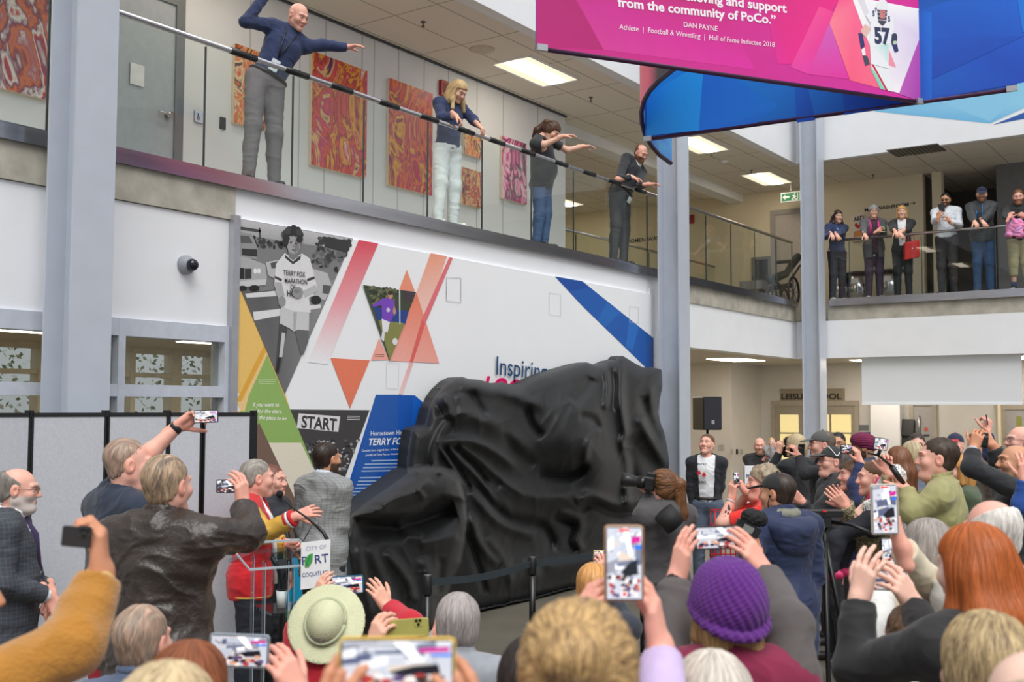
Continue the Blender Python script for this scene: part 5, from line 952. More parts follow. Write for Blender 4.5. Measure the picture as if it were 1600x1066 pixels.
# the hooded lobe at the left stands in front of the rest
LOBE = [(520, 824), (544, 800), (573, 778), (605, 756), (636, 733), (660, 729), (690, 730), (709, 737), (719, 752), (725, 780), (729, 812), (724, 850), (718, 880), (704, 908), (696, 940), (688, 1010), (500, 1020), (515, 900)]
li = inside_poly(PX2, PY2, LOBE); ld, _, _, _ = seg_dist(PX2, PY2, LOBE, True); lsd = np.where(li, ld, -ld); Hh = Hh + sm(-3, 5, lsd) * .16 + np.where(li, np.sqrt(np.clip(1 - np.clip(1 - ld / 34, 0, 1) ** 2, 0, 1)) * .22, 0)
HOOD = [(515, 826), (546, 802), (573, 779), (605, 757), (636, 734), (690, 733), (716, 752), (724, 782), (690, 776), (671, 783), (658, 795), (637, 804), (600, 806), (573, 807), (549, 808)]
hi = inside_poly(PX2, PY2, HOOD); hd, _, _, _ = seg_dist(PX2, PY2, HOOD, True); Hh = Hh + sm(-4, 4, np.where(hi, hd, -hd)) * .2
for pts, a, w0 in (([(552, 820), (620, 824), (680, 806), (712, 796)], -.16, 14), ([(620, 812), (640, 836), (660, 842)], .05, 8), ([(602, 862), (637, 906), (646, 940)], .06, 7), ([(575, 850), (600, 910), (620, 965)], .05, 8), ([(560, 850), (566, 900), (580, 960)], .05, 7), ([(655, 850), (690, 845), (718, 838)], .05, 9), ([(540, 830), (545, 870), (556, 930)], .05, 6), ([(585, 800), (610, 782), (650, 770), (676, 752)], .04, 6), ([(665, 780), (655, 765), (672, 748)], .04, 4), ([(576, 792), (598, 789)], -.05, 3.5), ([(660, 870), (672, 920), (668, 985)], .05, 8), ([(690, 870), (684, 930)], -.04, 6)): fold(pts, a, w0)
P3 = np.stack([PX2.ravel() / 26, PY2.ravel() / 40, 0 * PX2.ravel()], 1); wv = vnoise(P3 * .6 + 3, 2) * 2.2; r1 = 1 - np.abs(2 * vnoise(P3 + wv[:, None], 5) - 1); P4 = np.stack([(PX2 + .6 * PY2).ravel() / 16, PY2.ravel() / 46, 0 * PX2.ravel()], 1); r2 = 1 - np.abs(2 * vnoise(P4 + wv[:, None] * .6, 8) - 1)
Hh = Hh + ((r1 ** 2 - .4) * .012 + (r2 ** 2 - .4) * .008).reshape(PX2.shape)
edge = np.sqrt(np.clip(1 - np.clip(1 - din / 22, 0, 1) ** 2, 0, 1)); Yv = 6.62 - np.clip(Hh, -.14, .72) * (.25 + .75 * edge) + (1 - edge) * .2; Yv = np.minimum(Yv, 6.9)
R_ = np.stack([(PX2 - 800) / FPX, (533 - PY2) / FPX, -np.ones_like(PX2)], -1) @ CM.T; Vd = EYE + R_ * (Yv / R_[..., 1])[..., None]; lowz = Vd[..., 2] < .012; Vf = EYE + R_ * ((.012 - EYE[2]) / np.where(R_[..., 2] > -.01, -1, R_[..., 2]))[..., None]; Vd = np.where(lowz[..., None], Vf + np.array([0, 0, 1]) * (.02 * (r1.reshape(PX2.shape)))[..., None], Vd)
nx, ny = PX.shape; fi = np.argwhere(ins[:-1, :-1] | ins[1:, :-1] | ins[:-1, 1:] | ins[1:, 1:]); idf = lambda i, j: i * ny + j
Fd = np.stack([idf(fi[:, 0], fi[:, 1]), idf(fi[:, 0], fi[:, 1] + 1), idf(fi[:, 0] + 1, fi[:, 1] + 1), idf(fi[:, 0] + 1, fi[:, 1])], 1)
ed = {}
for q in Fd:
    for a, b in ((q[0], q[1]), (q[1], q[2]), (q[2], q[3]), (q[3], q[0])): k = (min(a, b), max(a, b)); ed[k] = None if k in ed else (a, b)
Vd = Vd.reshape(-1, 3); bd_ = [e for e in ed.values() if e]; bk = {}; ex = []; fs2 = []
for a, b in bd_:
    for v in (a, b):
        if v not in bk: bk[v] = len(Vd) + len(ex); q = Vd[v].copy(); q[1] = max(6.93, q[1] + .01) if q[2] > .05 else q[1] + .02; ex.append(q)
    fs2.append((b, a, bk[a], bk[b]))
Va = np.concatenate([Vd, np.array(ex)]); Fa = np.concatenate([Fd, np.array(fs2)]); us = np.unique(Fa); rm = np.full(len(Va), -1); rm[us] = np.arange(len(us))
o = mesh_obj('draped_cloth', Va[us], rm[Fa].astype(np.int32), SATIN); thing(o, 'huge rumpled black satin cloth draped over a statue in front of the mural', 'cloth')
# ------------------------------------------------------------------ folding partition at the left
FELT = mat('grey_felt_panel', (192, 196, 204), .9, var=.06, scale=60, bump=.15, bscale=300)
sx_ = [-70, 46, 165, 261, 315, 396]; dp = lambda px: 6.1 + (px + 70) / 467 * 1.5
root = empty('folding_partition', at(160, 640, dp(160)) * (1, 1, 0), 'grey folding partition screen with black edges below the left windows', 'partition screen'); zt_ = at(200, 645, dp(200))[2]
for i, (a, b) in enumerate(zip(sx_[:-1], sx_[1:])):
    pa, pb = at(a, 640, dp(a) + (.02 if i % 2 else 0)) * (1, 1, 0), at(b, 640, dp(b) + (0 if i % 2 else .02)) * (1, 1, 0); u = nz(pb - pa); n = np.cross(u, UP); L = np.linalg.norm(pb - pa)
    MB().obox((pa + pb) / 2 + UP * (zt_ + .08) / 2, (u, n, UP), (L / 2 - .012, .022, (zt_ - .1) / 2)).build('panel', FELT, root)
    m = MB(); m.obox((pa + pb) / 2 + UP * (zt_ - .012), (u, n, UP), (L / 2, .026, .012)); m.obox((pa + pb) / 2 + UP * .07, (u, n, UP), (L / 2, .026, .02)); [m.obox(q + UP * (zt_ + .05) / 2, (u, n, UP), (.006 if not (i == 4 and k == 1) else .03, .026, (zt_ - .05) / 2)) for k, q in enumerate((pa + u * .012, pb - u * .012))]
    m.build('edge_frame', BLACKP, root); MB().obox(pb + UP * (zt_ + .006), (u, n, UP), (.018, .02, .01)).build('hinge', BLACKP, root); MB().tube([pb - n * .0 + UP * .05, pb + UP * .0], .02, 10).build('caster', BLACKP, root)
# ------------------------------------------------------------------ lectern with sign, microphone and cup
AC = glass('acrylic', (226, 236, 240), 1.49); dL = 6.45; L0 = at(430, 866, dL) * (1, 1, 0); lu = nz(at(478, 856, dL + .1) - at(372, 874, dL - .12)); lu = nz(lu * (1, 1, 0)); ln_ = np.cross(lu, UP); zt2_ = at(430, 866, dL)[2]
root = empty('lectern', L0, 'clear acrylic lectern in front of the man in the varsity jacket', 'lectern')
MB().obox(L0 + UP * zt2_, (lu, nz(ln_ + UP * .25), nz(UP - ln_ * .25)), (.22, .2, .012)).build('top', AC, root); [MB().obox(L0 + lu * x + ln_ * y + UP * zt2_ / 2, (lu, ln_, UP), (.006, .02, zt2_ / 2 - .02)).build('leg', AC, root) for x, y in ((-.1, .1), (.04, .1), (.13, -.05), (-.1, -.1))]
AE = mat('acrylic_highlight', (176, 190, 198), .25); m = MB(); [m.obox(L0 + lu * x + ln_ * y + UP * (zt2_ - .25 * y), (lu, nz(ln_ - UP * .25), UP), hs) for x, y, hs in ((0, .2, (.22, .003, .006)), (0, -.2, (.22, .003, .006)), (.22, 0, (.003, .2, .006)), (-.22, 0, (.003, .2, .006)))]; [m.obox(L0 + lu * x + ln_ * y + UP * zt2_ / 2, (lu, ln_, UP), (.0015, .003, zt2_ / 2 - .03)) for x, y in ((-.1, .122), (.04, .122), (.13, -.028), (-.1, -.078))]; m.build('edge_highlight', AE, root)  # pale strips paint in the bright edge glints of the acrylic
zs_ = at(460, 952, dL)[2]; MB().obox(L0 + lu * .06 + UP * zs_, (lu, ln_, UP), (.13, .16, .008)).build('shelf', AC, root); MB().obox(L0 + UP * .015, (lu, ln_, UP), (.25, .22, .015)).build('base', AC, root)
sc_ = at(493, 882, dL - .22); su = nz(at(511, 847, dL - .2) - at(470, 852, dL - .24)); sn = np.cross(su, UP); sn = sn if np.dot(sn, EYE - sc_) > 0 else -sn
e = MB().obox(sc_, (su, UP, sn), (.083, .132, .004)).build('lectern_sign', mat('sign_white', (240, 242, 244), .4)); thing(e, 'white city sign with blue lettering and green leaf on the lectern front', 'sign'); P = Print(plane_map(sc_ + sn * .0045, su, UP), sn, step=.0004)
P.text('CITY OF', (-.055, .085), (.06, .085), (170, 180, 196), 1); P.text('P  RT', (-.075, .006), (.075, .006), (36, 60, 130), 1.0, 0, .004); P.text('COQUITLAM', (-.074, -.062), (.074, -.062), (36, 60, 130), 1.25); P.poly([(-.042 + q[0] * .028, .028 + q[1] * .042) for q in ((-.7, -.8), (.1, -.9), (.8, -.2), (.9, .9), (.1, .8), (-.7, .2))], (66, 160, 60)); P.poly([(-.05, .0), (-.044, .02), (-.03, .05), (-.033, .052), (-.048, .022), (-.054, .002)], (30, 90, 150)); P.build('print', PRINT, e); MB().tube([sc_ + UP * .1 - sn * .004, np.array([*(L0 + lu * .12)[:2], zt2_])], .01, 8).build('bracket', ALU, e)
m = MB().tube([at(*q) for q in ((513, 846, dL - .05), (505, 832, dL), (497, 824, dL), (478, 808, dL), (459, 795, dL), (446, 783, dL), (440, 776, dL))], [.012, .011, .01, .006, .005, .005, .005], 8); e = m.build('gooseneck_microphone', BLACKP); thing(e, 'black gooseneck microphone rising from the lectern', 'microphone'); MB().sphere(at(437, 772, dL), .022, n=8).build('windscreen', mat('foam_black', (26, 26, 28), .95), e)
a = at(440, 962, dL - .0); a[2] = zs_ + .008; e = thing(MB().lathe([(.026, 0), (.034, .1), (.03, .1), (.024, .01), (0, .008)], a).build('paper_cup', mat('cup_white', (236, 236, 232), .6)), 'white paper cup on the lectern shelf', 'cup')
thing(MB().tube([at(*q) for q in ((424, 870, dL + .12), (436, 890, dL + .14), (440, 915, dL + .14), (440, 950, dL + .14), (438, 1000, dL + .14))], .016, 8).build('cable_hose', BLACKP), 'thick black cable hanging down behind the lectern', 'cable')
# ------------------------------------------------------------------ belt barrier
def post(px, py, d, label):
    top = at(px, py, d); b = top * (1, 1, 0); e = empty('barrier_post', b, label, 'barrier post', 'black belt-barrier posts'); MB().lathe([(.0, 0), (.17, 0), (.17, .012), (.05, .03), (.03, .04)], b, n=28).build('base', BLACKP, e); MB().tube([b + UP * .03, top - UP * .12], .025, 16).build('pole', mat('post_black', (16, 16, 18), .25), e); MB().lathe([(.03, -.13), (.032, -.12), (.032, -.005), (.028, 0), (0, .001)], top, n=18).build('belt_head', BLACKP, e); MB().lathe([(.026, .0), (.024, .004), (0, .005)], top, n=16).build('cap', mat('post_cap', (120, 122, 126), .3, .6), e); return top
t1 = post(668, 899, 7.46, 'black barrier post nearest the silver-haired seated woman'); t2 = post(832, 871, 8.4, 'black barrier post in front of the middle of the draped cloth'); t3 = post(1004, 838, 9.1, 'black barrier post hidden beside the long-lens photographer')
for a, b, lab in ((t1, t2, 'black retractable belt stretched across the front of the draped cloth'), (t2, t3, 'black retractable belt running on to the photographer')):
    u = nz(b - a); n = np.cross(u, UP); a2, b2 = a + u * .03 - UP * .05, b - u * .03 - UP * .05; V = []; k = 12
    for i in range(k + 1):
        q = a2 + (b2 - a2) * i / k - UP * .03 * math.sin(math.pi * i / k); V += [q + UP * .025 + n * .002, q - UP * .025 + n * .002, q - UP * .025 - n * .002, q + UP * .025 - n * .002]
    F = [[4 * i + j, 4 * i + (j + 1) % 4, 4 * i + 4 + (j + 1) % 4, 4 * i + 4 + j] for i in range(k) for j in range(4)] + [[3, 2, 1, 0], [4 * k, 4 * k + 1, 4 * k + 2, 4 * k + 3]]
    thing(mesh_obj('barrier_belt', V, F, mat('belt_webbing', (44, 54, 60), .8), smooth=False), lab, 'barrier belt')
# ------------------------------------------------------------------ loudspeaker on its stand
c = at(1105, 646, 16.5); e = empty('loudspeaker', c, 'black loudspeaker on a stand above the man in the maple-leaf tee', 'speaker'); f = nz(-FW * .8 - RT * -.35); f = nz(-FW * .92 + RT * .38); r = np.cross(f, UP)
MB().obox(c, (r, UP, f), (.165, .25, .15), bev=.02).build('cabinet', BLACKP, e); MB().obox(c + f * .152, (r, UP, f), (.15, .23, .004)).build('grille', mat('speaker_mesh', (38, 40, 50), .6, bump=.5, bscale=900), e); MB().obox(c + f * .158 - UP * .13 + r * -.0, (r, UP, f), (.025, .03, .002)).build('badge', ALU, e)
b = c * (1, 1, 0); e2 = empty('speaker_stand', b, 'black tripod stand under the loudspeaker', 'stand'); MB().tube([b + UP * .25, c - UP * .24], .019, 10).build('pole', BLACKP, e2)
for k in range(3): a = k * 2.1 + .4; MB().tube([b + UP * .75, b + np.array([math.cos(a), math.sin(a), 0]) * .55 + UP * .02], .014, 8).build('leg', BLACKP, e2)
# ------------------------------------------------------------------ lobby fittings on the far walls
mx = lambda x0: (lambda px, py: onX(px, py, x0)); NX = (-1, 0, 0)
def signX(name, px0, py0, px1, py1, x0, m, label, cat, art=None, th=.02):
    a, b = onX(px0, py0, x0), onX(px1, py1, x0); o = MB().box((x0 - th, a[1], a[2]), (x0 - .002, b[1], b[2])).build(name, m); thing(o, label, cat)
    if art: P = Print(mx(x0 - th - .001), NX); art(P); P.build('print', PRINT, o)
    return o
signX('wall_sign', 1219, 608, 1320, 627, XL, mat('sign_beige', (150, 140, 120), .6), 'beige sign lettered LEISURE POOL above the lobby doors', 'sign', lambda P: P.text('LEISURE POOL', (1221, 624), (1315, 624), (30, 28, 28), .85, 0, .03))
def doorX(name, px0, px1, pyt, x0, panes, lit, leafcol):
    a, b = onX(px0, pyt, x0), onX(px1, pyt, x0); y0, y1 = min(a[1], b[1]), max(a[1], b[1]); z = a[2]; m = MB(); m.box((x0 - .05, y0 - .08, 0), (x0 - .002, y0, z)).box((x0 - .05, y1, 0), (x0 - .002, y1 + .08, z)).box((x0 - .05, y0 - .08, z), (x0 - .002, y1 + .08, z + .1)); d = m.build(name, mat('door_frame_tan', (170, 162, 148), .5)); struct(d)
    MB().box((x0 - .03, y0, .01), (x0 - .004, y1, z)).build('door_leaf', leafcol, d)
    for p0, q0, p1, q1 in panes: A1, B1 = onX(p0, q0, x0 - .03), onX(p1, q1, x0 - .03); MB().box((x0 - .036, A1[1], A1[2]), (x0 - .03, B1[1], B1[2])).build('pane', lit, d)
    return d, y0, y1, z
POOL = emat('lit_pool_window', (236, 214, 150), .75); LEAF = mat('tan_door', (160, 152, 138), .5)
doorX('door_2', 1212, 1336, 634, XL, [(1219, 648, 1248, 676), (1219, 678, 1248, 720), (1289, 648, 1296, 690), (1299, 648, 1330, 676), (1299, 678, 1330, 720)], POOL, LEAF)
d, y0, y1, z = doorX('door_3', 1428, 1457, 634, XL, [], POOL, mat('grey_door', (166, 164, 164), .5)); MB().tube([onX(1436, 650, XL - .07), onX(1436, 688, XL - .07)], .014, 8).build('door_handle', INOX, d); P = Print(mx(XL - .034), NX); P.ell((1447, 671), 3.2, 3.2, (190, 90, 70)); P.poly([(1443, 679), (1452, 679), (1452, 682), (1443, 682)], (60, 60, 64)); P.build('emblem', PRINT, d)
doorX('door_4', 1572, 1640, 640, XL, [(1588, 651, 1597, 674)], mat('door_window_green', (150, 150, 80), .2), mat('grey_door', (166, 164, 164), .5))
wallbox('wall_lobby_white', (XL - .25, onX(1406, 650, XL - .25)[1], 0), (XL, onX(1360, 650, XL - .25)[1], ZS), WALLW)
struct(MB().box((XL - .12, onX(1565, 650, XL)[1], 0), (XL, onX(1561, 650, XL)[1], ZS)).build('trim_9', CREAM))
signX('small_plaque', 1341, 664, 1357, 672, XL, mat('plaque_grey', (110, 116, 126), .5), 'small grey plaque left of the white pier, above the blue poster', 'sign'); signX('blue_poster', 1339, 675, 1360, 698, XL, mat('poster_blue', (40, 70, 140), .5), 'blue poster on the lobby wall beside the lit doors', 'poster', lambda P: P.text('notice', (1343, 690), (1357, 690), (230, 236, 244), 1))
o = empty('brochure_rack', onX(1419, 690, XL - .1), 'black brochure rack on the lobby wall left of the grey door', 'rack'); [MB().obox(onX(1419, q, XL - .1), ((0, 1, 0), (.25, 0, 1), (1, 0, -.25)), (.11, .16, .05)).build('tray', BLACKP, o) for q in (669, 686)]; MB().box(onX(1408, 640, XL - .03), onX(1411, 720, XL - .02) + np.array([.02, 0, 0])).build('post', ALU, o)
gy_ = 8.75; gm = lambda px, py: onY(px, py, gy_)
def plateY(name, px, py, hw, hh, m, label, cat): q = gm(px, py); return thing(MB().box(q - (hw, .02, hh), q + (hw, -.001, hh)).build(name, m), label, cat)
plateY('wall_plaque', 1126, 700, .12, .06, ALU, 'square grey plaque on the lobby wall right of the loudspeaker stand', 'sign'); plateY('light_switch', 1143, 706, .035, .05, ALU, 'pale switch plate, left of three on the lobby wall', 'switch'); plateY('light_switch', 1151, 706, .035, .05, BLACKP, 'dark switch plate, middle of three on the lobby wall', 'switch'); plateY('light_switch', 1158, 706, .045, .05, ALU, 'wide switch plate, nearest the bald man with the baby', 'switch')
P = Print(lambda px, py: onX(px, py, 21.6), NX); lw = empty('wall_lettering', onX(1088, 690, 21.6), 'dark wall lettering beside the middle steel column under the balcony', 'lettering'); [P.text(t, (1081, y), (x1_, y), (70, 66, 56), 1.1, 0, .02) for t, y, x1_ in (('IN', 682, 1087), ('ROOM', 688, 1095), ('PRIMARY', 694, 1095))]; P.build('letters', PRINT, lw); MB().box((21.605, onX(1112, 600, 21.6)[1], 0), (21.7, onX(1076, 600, 21.6)[1] + .3, ZS)).build('backing', CREAM, lw)
# projection screen under the right balcony
a, b = onX(1346, 560, 18.95), onX(1598, 631, 18.95); e = empty('projection_screen', (18.95, (a[1] + b[1]) / 2, b[2]), 'white roller projection screen half lowered under the right balcony', 'screen'); MB().box((18.945, b[1], b[2]), (18.955, a[1], ZS)).build('fabric', mat('screen_white', (226, 230, 234), .7, var=.0), e); MB().box((18.93, b[1], b[2] - .02), (18.97, a[1], b[2] + .01)).build('hem_bar', WALLW, e); struct(MB().box((19.3, -8, 2.5), (19.31, -7.9, 2.6)).build('trim_10', WALLW))
# notice board and red basket near the loudspeaker
c = at(1175, 760, 13.2); e = empty('notice_board', c * (1, 1, 0), 'white standing notice with blue heading behind the red tee', 'sign'); zt3 = at(1175, 728, 13.2)[2]; bn = nz(-FW + RT * .2); bu_ = np.cross(UP, bn); MB().obox(c * (1, 1, 0) + UP * (zt3 / 2), (bu_, UP, bn), (.1, zt3 / 2, .02)).build('board', WALLW, e)
P = Print(plane_map(c * (1, 1, 0) + UP * zt3 + bn * .022, bu_, UP), bn, step=.0005); P.text('NOTICE', (-.08, -.14), (.08, -.14), (30, 60, 130), 1.3, 0, .03); [P.text(t, (-.07, -.2 - .05 * i), (.06, -.2 - .05 * i), (60, 60, 66), 1) for i, t in enumerate(('The hall', 'Community', 'public event'))]; P.build('print', PRINT, e)
c = at(1141, 815, 11.4); e = empty('wire_basket', c * (1, 1, 0), 'red wire basket on the floor behind the maple-leaf tee man', 'basket'); m = MB(); zz = c[2] + .1
for i in range(7): t = -.16 + i * .32 / 6; m.tube([c * (1, 1, 0) + RT * t + UP * .02, c * (1, 1, 0) + RT * t + UP * zz], .006, 6); m.tube([c * (1, 1, 0) + RT * t + UP * .02 + FW * .25, c * (1, 1, 0) + RT * t + UP * zz + FW * .25], .006, 6)
for i in range(7): z_ = .03 + i * (zz - .03) / 6; m.tube([c * (1, 1, 0) - RT * .16 + UP * z_, c * (1, 1, 0) + RT * .16 + UP * z_, c * (1, 1, 0) + RT * .16 + FW * .25 + UP * z_, c * (1, 1, 0) - RT * .16 + FW * .25 + UP * z_, c * (1, 1, 0) - RT * .16 + UP * z_], .006, 6)
m.build('wire_mesh', mat('wire_red', (200, 30, 44), .4), e)
# ------------------------------------------------------------------ things on the upper right balcony
P = Print(mx(XB - .004), NX); lw = empty('wall_lettering', onX(1390, 325, XB), 'black lettering MEN WASHROOM with arrow on the far balcony wall', 'lettering'); P.text('MEN WASHROOM', (1351, 331), (1420, 322), (40, 38, 36), .95, 0, .02)
for q in ([(1423, 317.4), (1430, 316.8), (1430, 317.6), (1423, 318.2)], [(1427, 314.4), (1430.5, 316.9), (1427.6, 320), (1427, 319.3), (1429.2, 317), (1426.5, 315.2)]): P.poly(q, (40, 38, 36))
P.build('letters', PRINT, lw); P = Print(mx(XB - .004), NX); lw = empty('wall_lettering', onX(1000, 378, XB), 'black lettering WOMEN WASHROOM seen low behind the sweater man\'s legs', 'lettering'); P.text('WOMEN WASHROOM', (976, 381), (1062, 371), (50, 48, 44), .95, 0, .02); P.build('letters', PRINT, lw)
c = onZ(1236, 306, 6.27); c = at(1236, 308, depth(c) - .2); e = empty('exit_sign', c, 'green running-man exit sign by the right-hand steel column', 'exit sign'); MB().box(c - (.03, .2, .095), c + (.03, .2, .095)).build('housing', WALLW, e); GRN = emat('exit_green', (20, 130, 80), .5); MB().box(c - (.034, .18, .075), c + (-.03, .18, .075)).build('face', GRN, e); P = Print(plane_map(c - (.036, 0, 0), (0, -1, 0), (0, 0, 1)), NX, step=.0005)
P.poly([(-.16, 0), (-.1, .05), (-.1, .02), (-.02, .02), (-.02, -.02), (-.1, -.02), (-.1, -.05)], (235, 245, 238)); P.ell((.09, .045), .016, .016, (235, 245, 238)); P.poly([(.03, .02), (.07, .03), (.11, .015), (.13, -.02), (.1, -.01), (.1, -.03), (.14, -.065), (.12, -.07), (.07, -.035), (.05, -.065), (.02, -.065), (.05, -.02), (.06, .005)], (235, 245, 238)); P.poly([(.03, -.07), (.16, -.07), (.16, .07), (.145, .07), (.145, -.06), (.03, -.06)], (235, 245, 238)); P.build('symbol', PRINT, e); MB().tube([c + UP * .095, np.array([c[0], c[1], ZC])], .01, 8).build('stem', WALLW, e)
doorX_z = onX(1222, 336, XB)[2]; a, b = onX(1212, 336, XB)[1], onX(1262, 336, XB)[1]; m = MB().box((XB - .05, b - .08, ZB), (XB - .002, b, doorX_z)).box((XB - .05, a, ZB), (XB - .002, a + .1, doorX_z)).box((XB - .05, b - .08, doorX_z), (XB - .002, a + .1, doorX_z + .1)); d = m.build('door_5', mat('door_frame_taupe', (170, 164, 158), .5)); struct(d); MB().box((XB - .03, b, ZB + .01), (XB - .004, a, doorX_z)).build('door_leaf', mat('door_pale', (196, 188, 182), .5), d)
for px, lab in ((1313, 'steel litter bin behind the woman in the navy sweater'), (1340, 'steel litter bin between the navy sweater and the grey-haired woman'), (1391, 'steel litter bin between the grey-haired woman and the blonde')):
    c = onX(px, 440, 20.55) * (1, 1, 0) + UP * ZB; e = empty('litter_bin', c, lab, 'bin', 'steel litter bins'); MB().tube([c, c + UP * .64], .17, 28).build('body', INOX, e); MB().lathe([(.172, .6), (.175, .64), (.172, .68), (.1, .69), (.09, .66)], c, n=28).build('rim', BLACKP, e)
    MB().obox(c + UP * .5 - np.array([.172, 0, 0]), ((0, 1, 0), (0, 0, 1), (1, 0, 0)), (.07, .05, .002)).build('sticker', mat('sticker_white', (226, 222, 226), .5), e)
def aed(P): P.text('AED', (1334, 346), (1350, 343), (30, 28, 30), 1.1, 0, .03); P.ell((1338, 352), 2.6, 3.4, (206, 40, 36)); P.ell((1346, 350), 2.6, 3, (206, 40, 36)); P.poly([(1335.5, 353), (1348.6, 350), (1341, 358)], (206, 40, 36)); P.poly([(1334, 362), (1352, 358), (1352, 368), (1334, 371)], (226, 150, 80))
signX('defibrillator_cabinet', 1332, 337, 1353, 376, XB, mat('aed_white', (236, 226, 214), .5), 'white defibrillator cabinet with red heart behind the grey-haired woman', 'cabinet', aed, .12)
q = onX(1080, 343, XB); thing(MB().box(q - (.04, .07, .09), q + (0, .07, .09)).build('fire_alarm_pull', mat('alarm_red', (172, 40, 34))), 'red fire alarm pull beside the middle steel column on the upper wall', 'fire alarm')
# drinking fountain and the covered wheelchair by the balcony corner
q0, q1 = onX(1175, 403, XB), onX(1205, 440, XB); e = empty('drinking_fountain', (XB, (q0[1] + q1[1]) / 2, q1[2]), 'stainless drinking fountain on the wall left of the far upper door', 'fountain'); MB().box((XB - .03, q0[1], q0[2]), (XB - .002, q1[1], q1[2])).build('back_panel', INOX, e); MB().box((XB - .04, q0[1] - .06, q0[2] - .06), (XB - .03, q1[1] + .06, q1[2])).build('alcove', DGREY, e)
qa, qb = onX(1160, 441, XB - .25), onX(1195, 452, XB - .25); MB().box((XB - .4, qa[1], qb[2]), (XB - .002, qb[1], qa[2])).build('basin', ALU, e); MB().box((XB - .36, qa[1] - .1, ZB), (XB - .002, qb[1] + .1, qb[2])).build('cabinet', mat('fountain_tan', (150, 136, 104), .5), e)
e = empty('wheelchair', onY(1222, 470, 7.6), 'dark wheeled chair parked behind the balcony corner glass', 'wheelchair'); DK = mat('chair_dark', (52, 58, 60), .55); w_ = lambda px, py, y=7.6: onY(px, py, y)
for px, py, r_, y in ((1213, 462, .22, 7.45), (1240, 458, .3, 7.45), (1226, 462, .22, 7.85)):
    c = w_(px, py, y); c[2] = ZB + r_; m = MB().tube([c + np.array([math.cos(a) * r_ * .92, 0, math.sin(a) * r_ * .92]) for a in np.linspace(0, 6.283, 21)], .022, 8); [m.tube([c, c + np.array([math.cos(a) * r_ * .9, 0, math.sin(a) * r_ * .9])], .006, 5) for a in np.linspace(0, 6.283, 9)[:-1]]; m.build('wheel', BLACKP, e)
V, F = Field().cap(w_(1204, 437), w_(1228, 428), .09, .07).cap(w_(1228, 428), w_(1246, 402), .06, .08).cap(w_(1215, 410), w_(1238, 408), .035).cap(w_(1206, 450), w_(1235, 446), .05).mesh(.02); mesh_obj('seat', V, F, DK, e); MB().tube([w_(1196, 463), w_(1206, 450), w_(1230, 446), w_(1250, 415)], .02, 8).build('frame', BLACKP, e)
# ------------------------------------------------------------------ the people
def dY(px, py, y): return depth(onY(px, py, y))
def dX(px, py, x): return depth(onX(px, py, x))
LEA = mat('brown_leather', (50, 42, 38), .38, var=.25, scale=9, bump=.35, bscale=70, spec=.6)
PLAID = mat('grey_check_wool', (150, 153, 153), .85, var=.08, tex=plaid((112, 116, 118), 16, .5), bump=.2, bscale=400)
SUIT = mat('charcoal_check_wool', (62, 66, 74), .85, var=.1, tex=plaid((86, 92, 102), 14, .5), bump=.2, bscale=400)
CAMO = mat('camouflage_cloth', (90, 84, 60), .85, tex=blotch([(54, 48, 36), (136, 124, 96), (84, 82, 54), (170, 158, 130), (60, 56, 44)], 22, 2), bump=.15)
FLOR = mat('black_and_white_print', (220, 220, 220), .8, tex=blotch([(40, 40, 44), (232, 232, 230), (236, 234, 232), (70, 66, 70), (228, 224, 226)], 30, 2.5), bump=.1)
NAVY = cloth((40, 54, 92)); BLK = cloth((36, 38, 42)); WHT = cloth((232, 234, 238)); MUST = cloth((178, 122, 44), .95, .5, 120, .5)
G = lambda m, **k: dict(mat=m, **k)
# -- on the left balcony
d = dY(468, 25, 7.1)
J = person('B1', 'bald man in navy shirt and grey trousers reaching over the balcony, arms wide', 466, 26, d, .97, face=55, tilt=28, body=28, floor=ZB, tone='pink', hair='none', pel=(415, 128, dY(415, 128, 7.33)), arms=dict(R=dict(e=(384, 34, 'y7.3'), w=(418, -12, 'y7.25'), h=(.8, .5, 0)), L=dict(e=(503, 70, 'y7.08'), w=(541, 74, 'y6.95'), h=(1, .16, -.1), n=(.1, -1, .2), spread=10, thumb=.8)),
       legs=dict(R=(None, (388, 275)), L=(None, (428, 284))), top=G(NAVY, collar=.028, hem=.04, name='shirt'), pants=(116, 110, 114), shoes=(30, 32, 44), brow=(150, 110, 90))
m = MB(); BT, pv, nb = J['BT'], J['pv'], J['nb']; m.tube([BT(nb, -.075, .02, .02), BT(nb, -.05, .115, -.06), BT(nb, -.01, .15, -.24), BT(nb, .012, .15, -.34)], .007, 6).tube([BT(nb, .075, .02, .02), BT(nb, .05, .115, -.06), BT(nb, .03, .15, -.24), BT(nb, .012, .15, -.34)], .007, 6); m.build('lanyard', BLACKP, J['root']); MB().obox(BT(nb, .012, .15, -.42), (J['br'], J['bf'], J['bu']), (.04, .004, .055), bev=.008).build('badge', mat('badge_white', (214, 224, 230), .3), J['root'])
def belt(J, col=(36, 30, 28), z=.06, w=1.0): BT, pv = J['BT'], J['pv']; MB().tube([BT(pv, (.176 * w) * math.cos(a), -.004 + .132 * math.sin(a), z) for a in np.linspace(0, 6.283, 21)], .016, 8).build('belt', mat('belt_%d' % col[0], col, .4), J['root'])
belt(J)
d = dY(718, 143, 7.16)
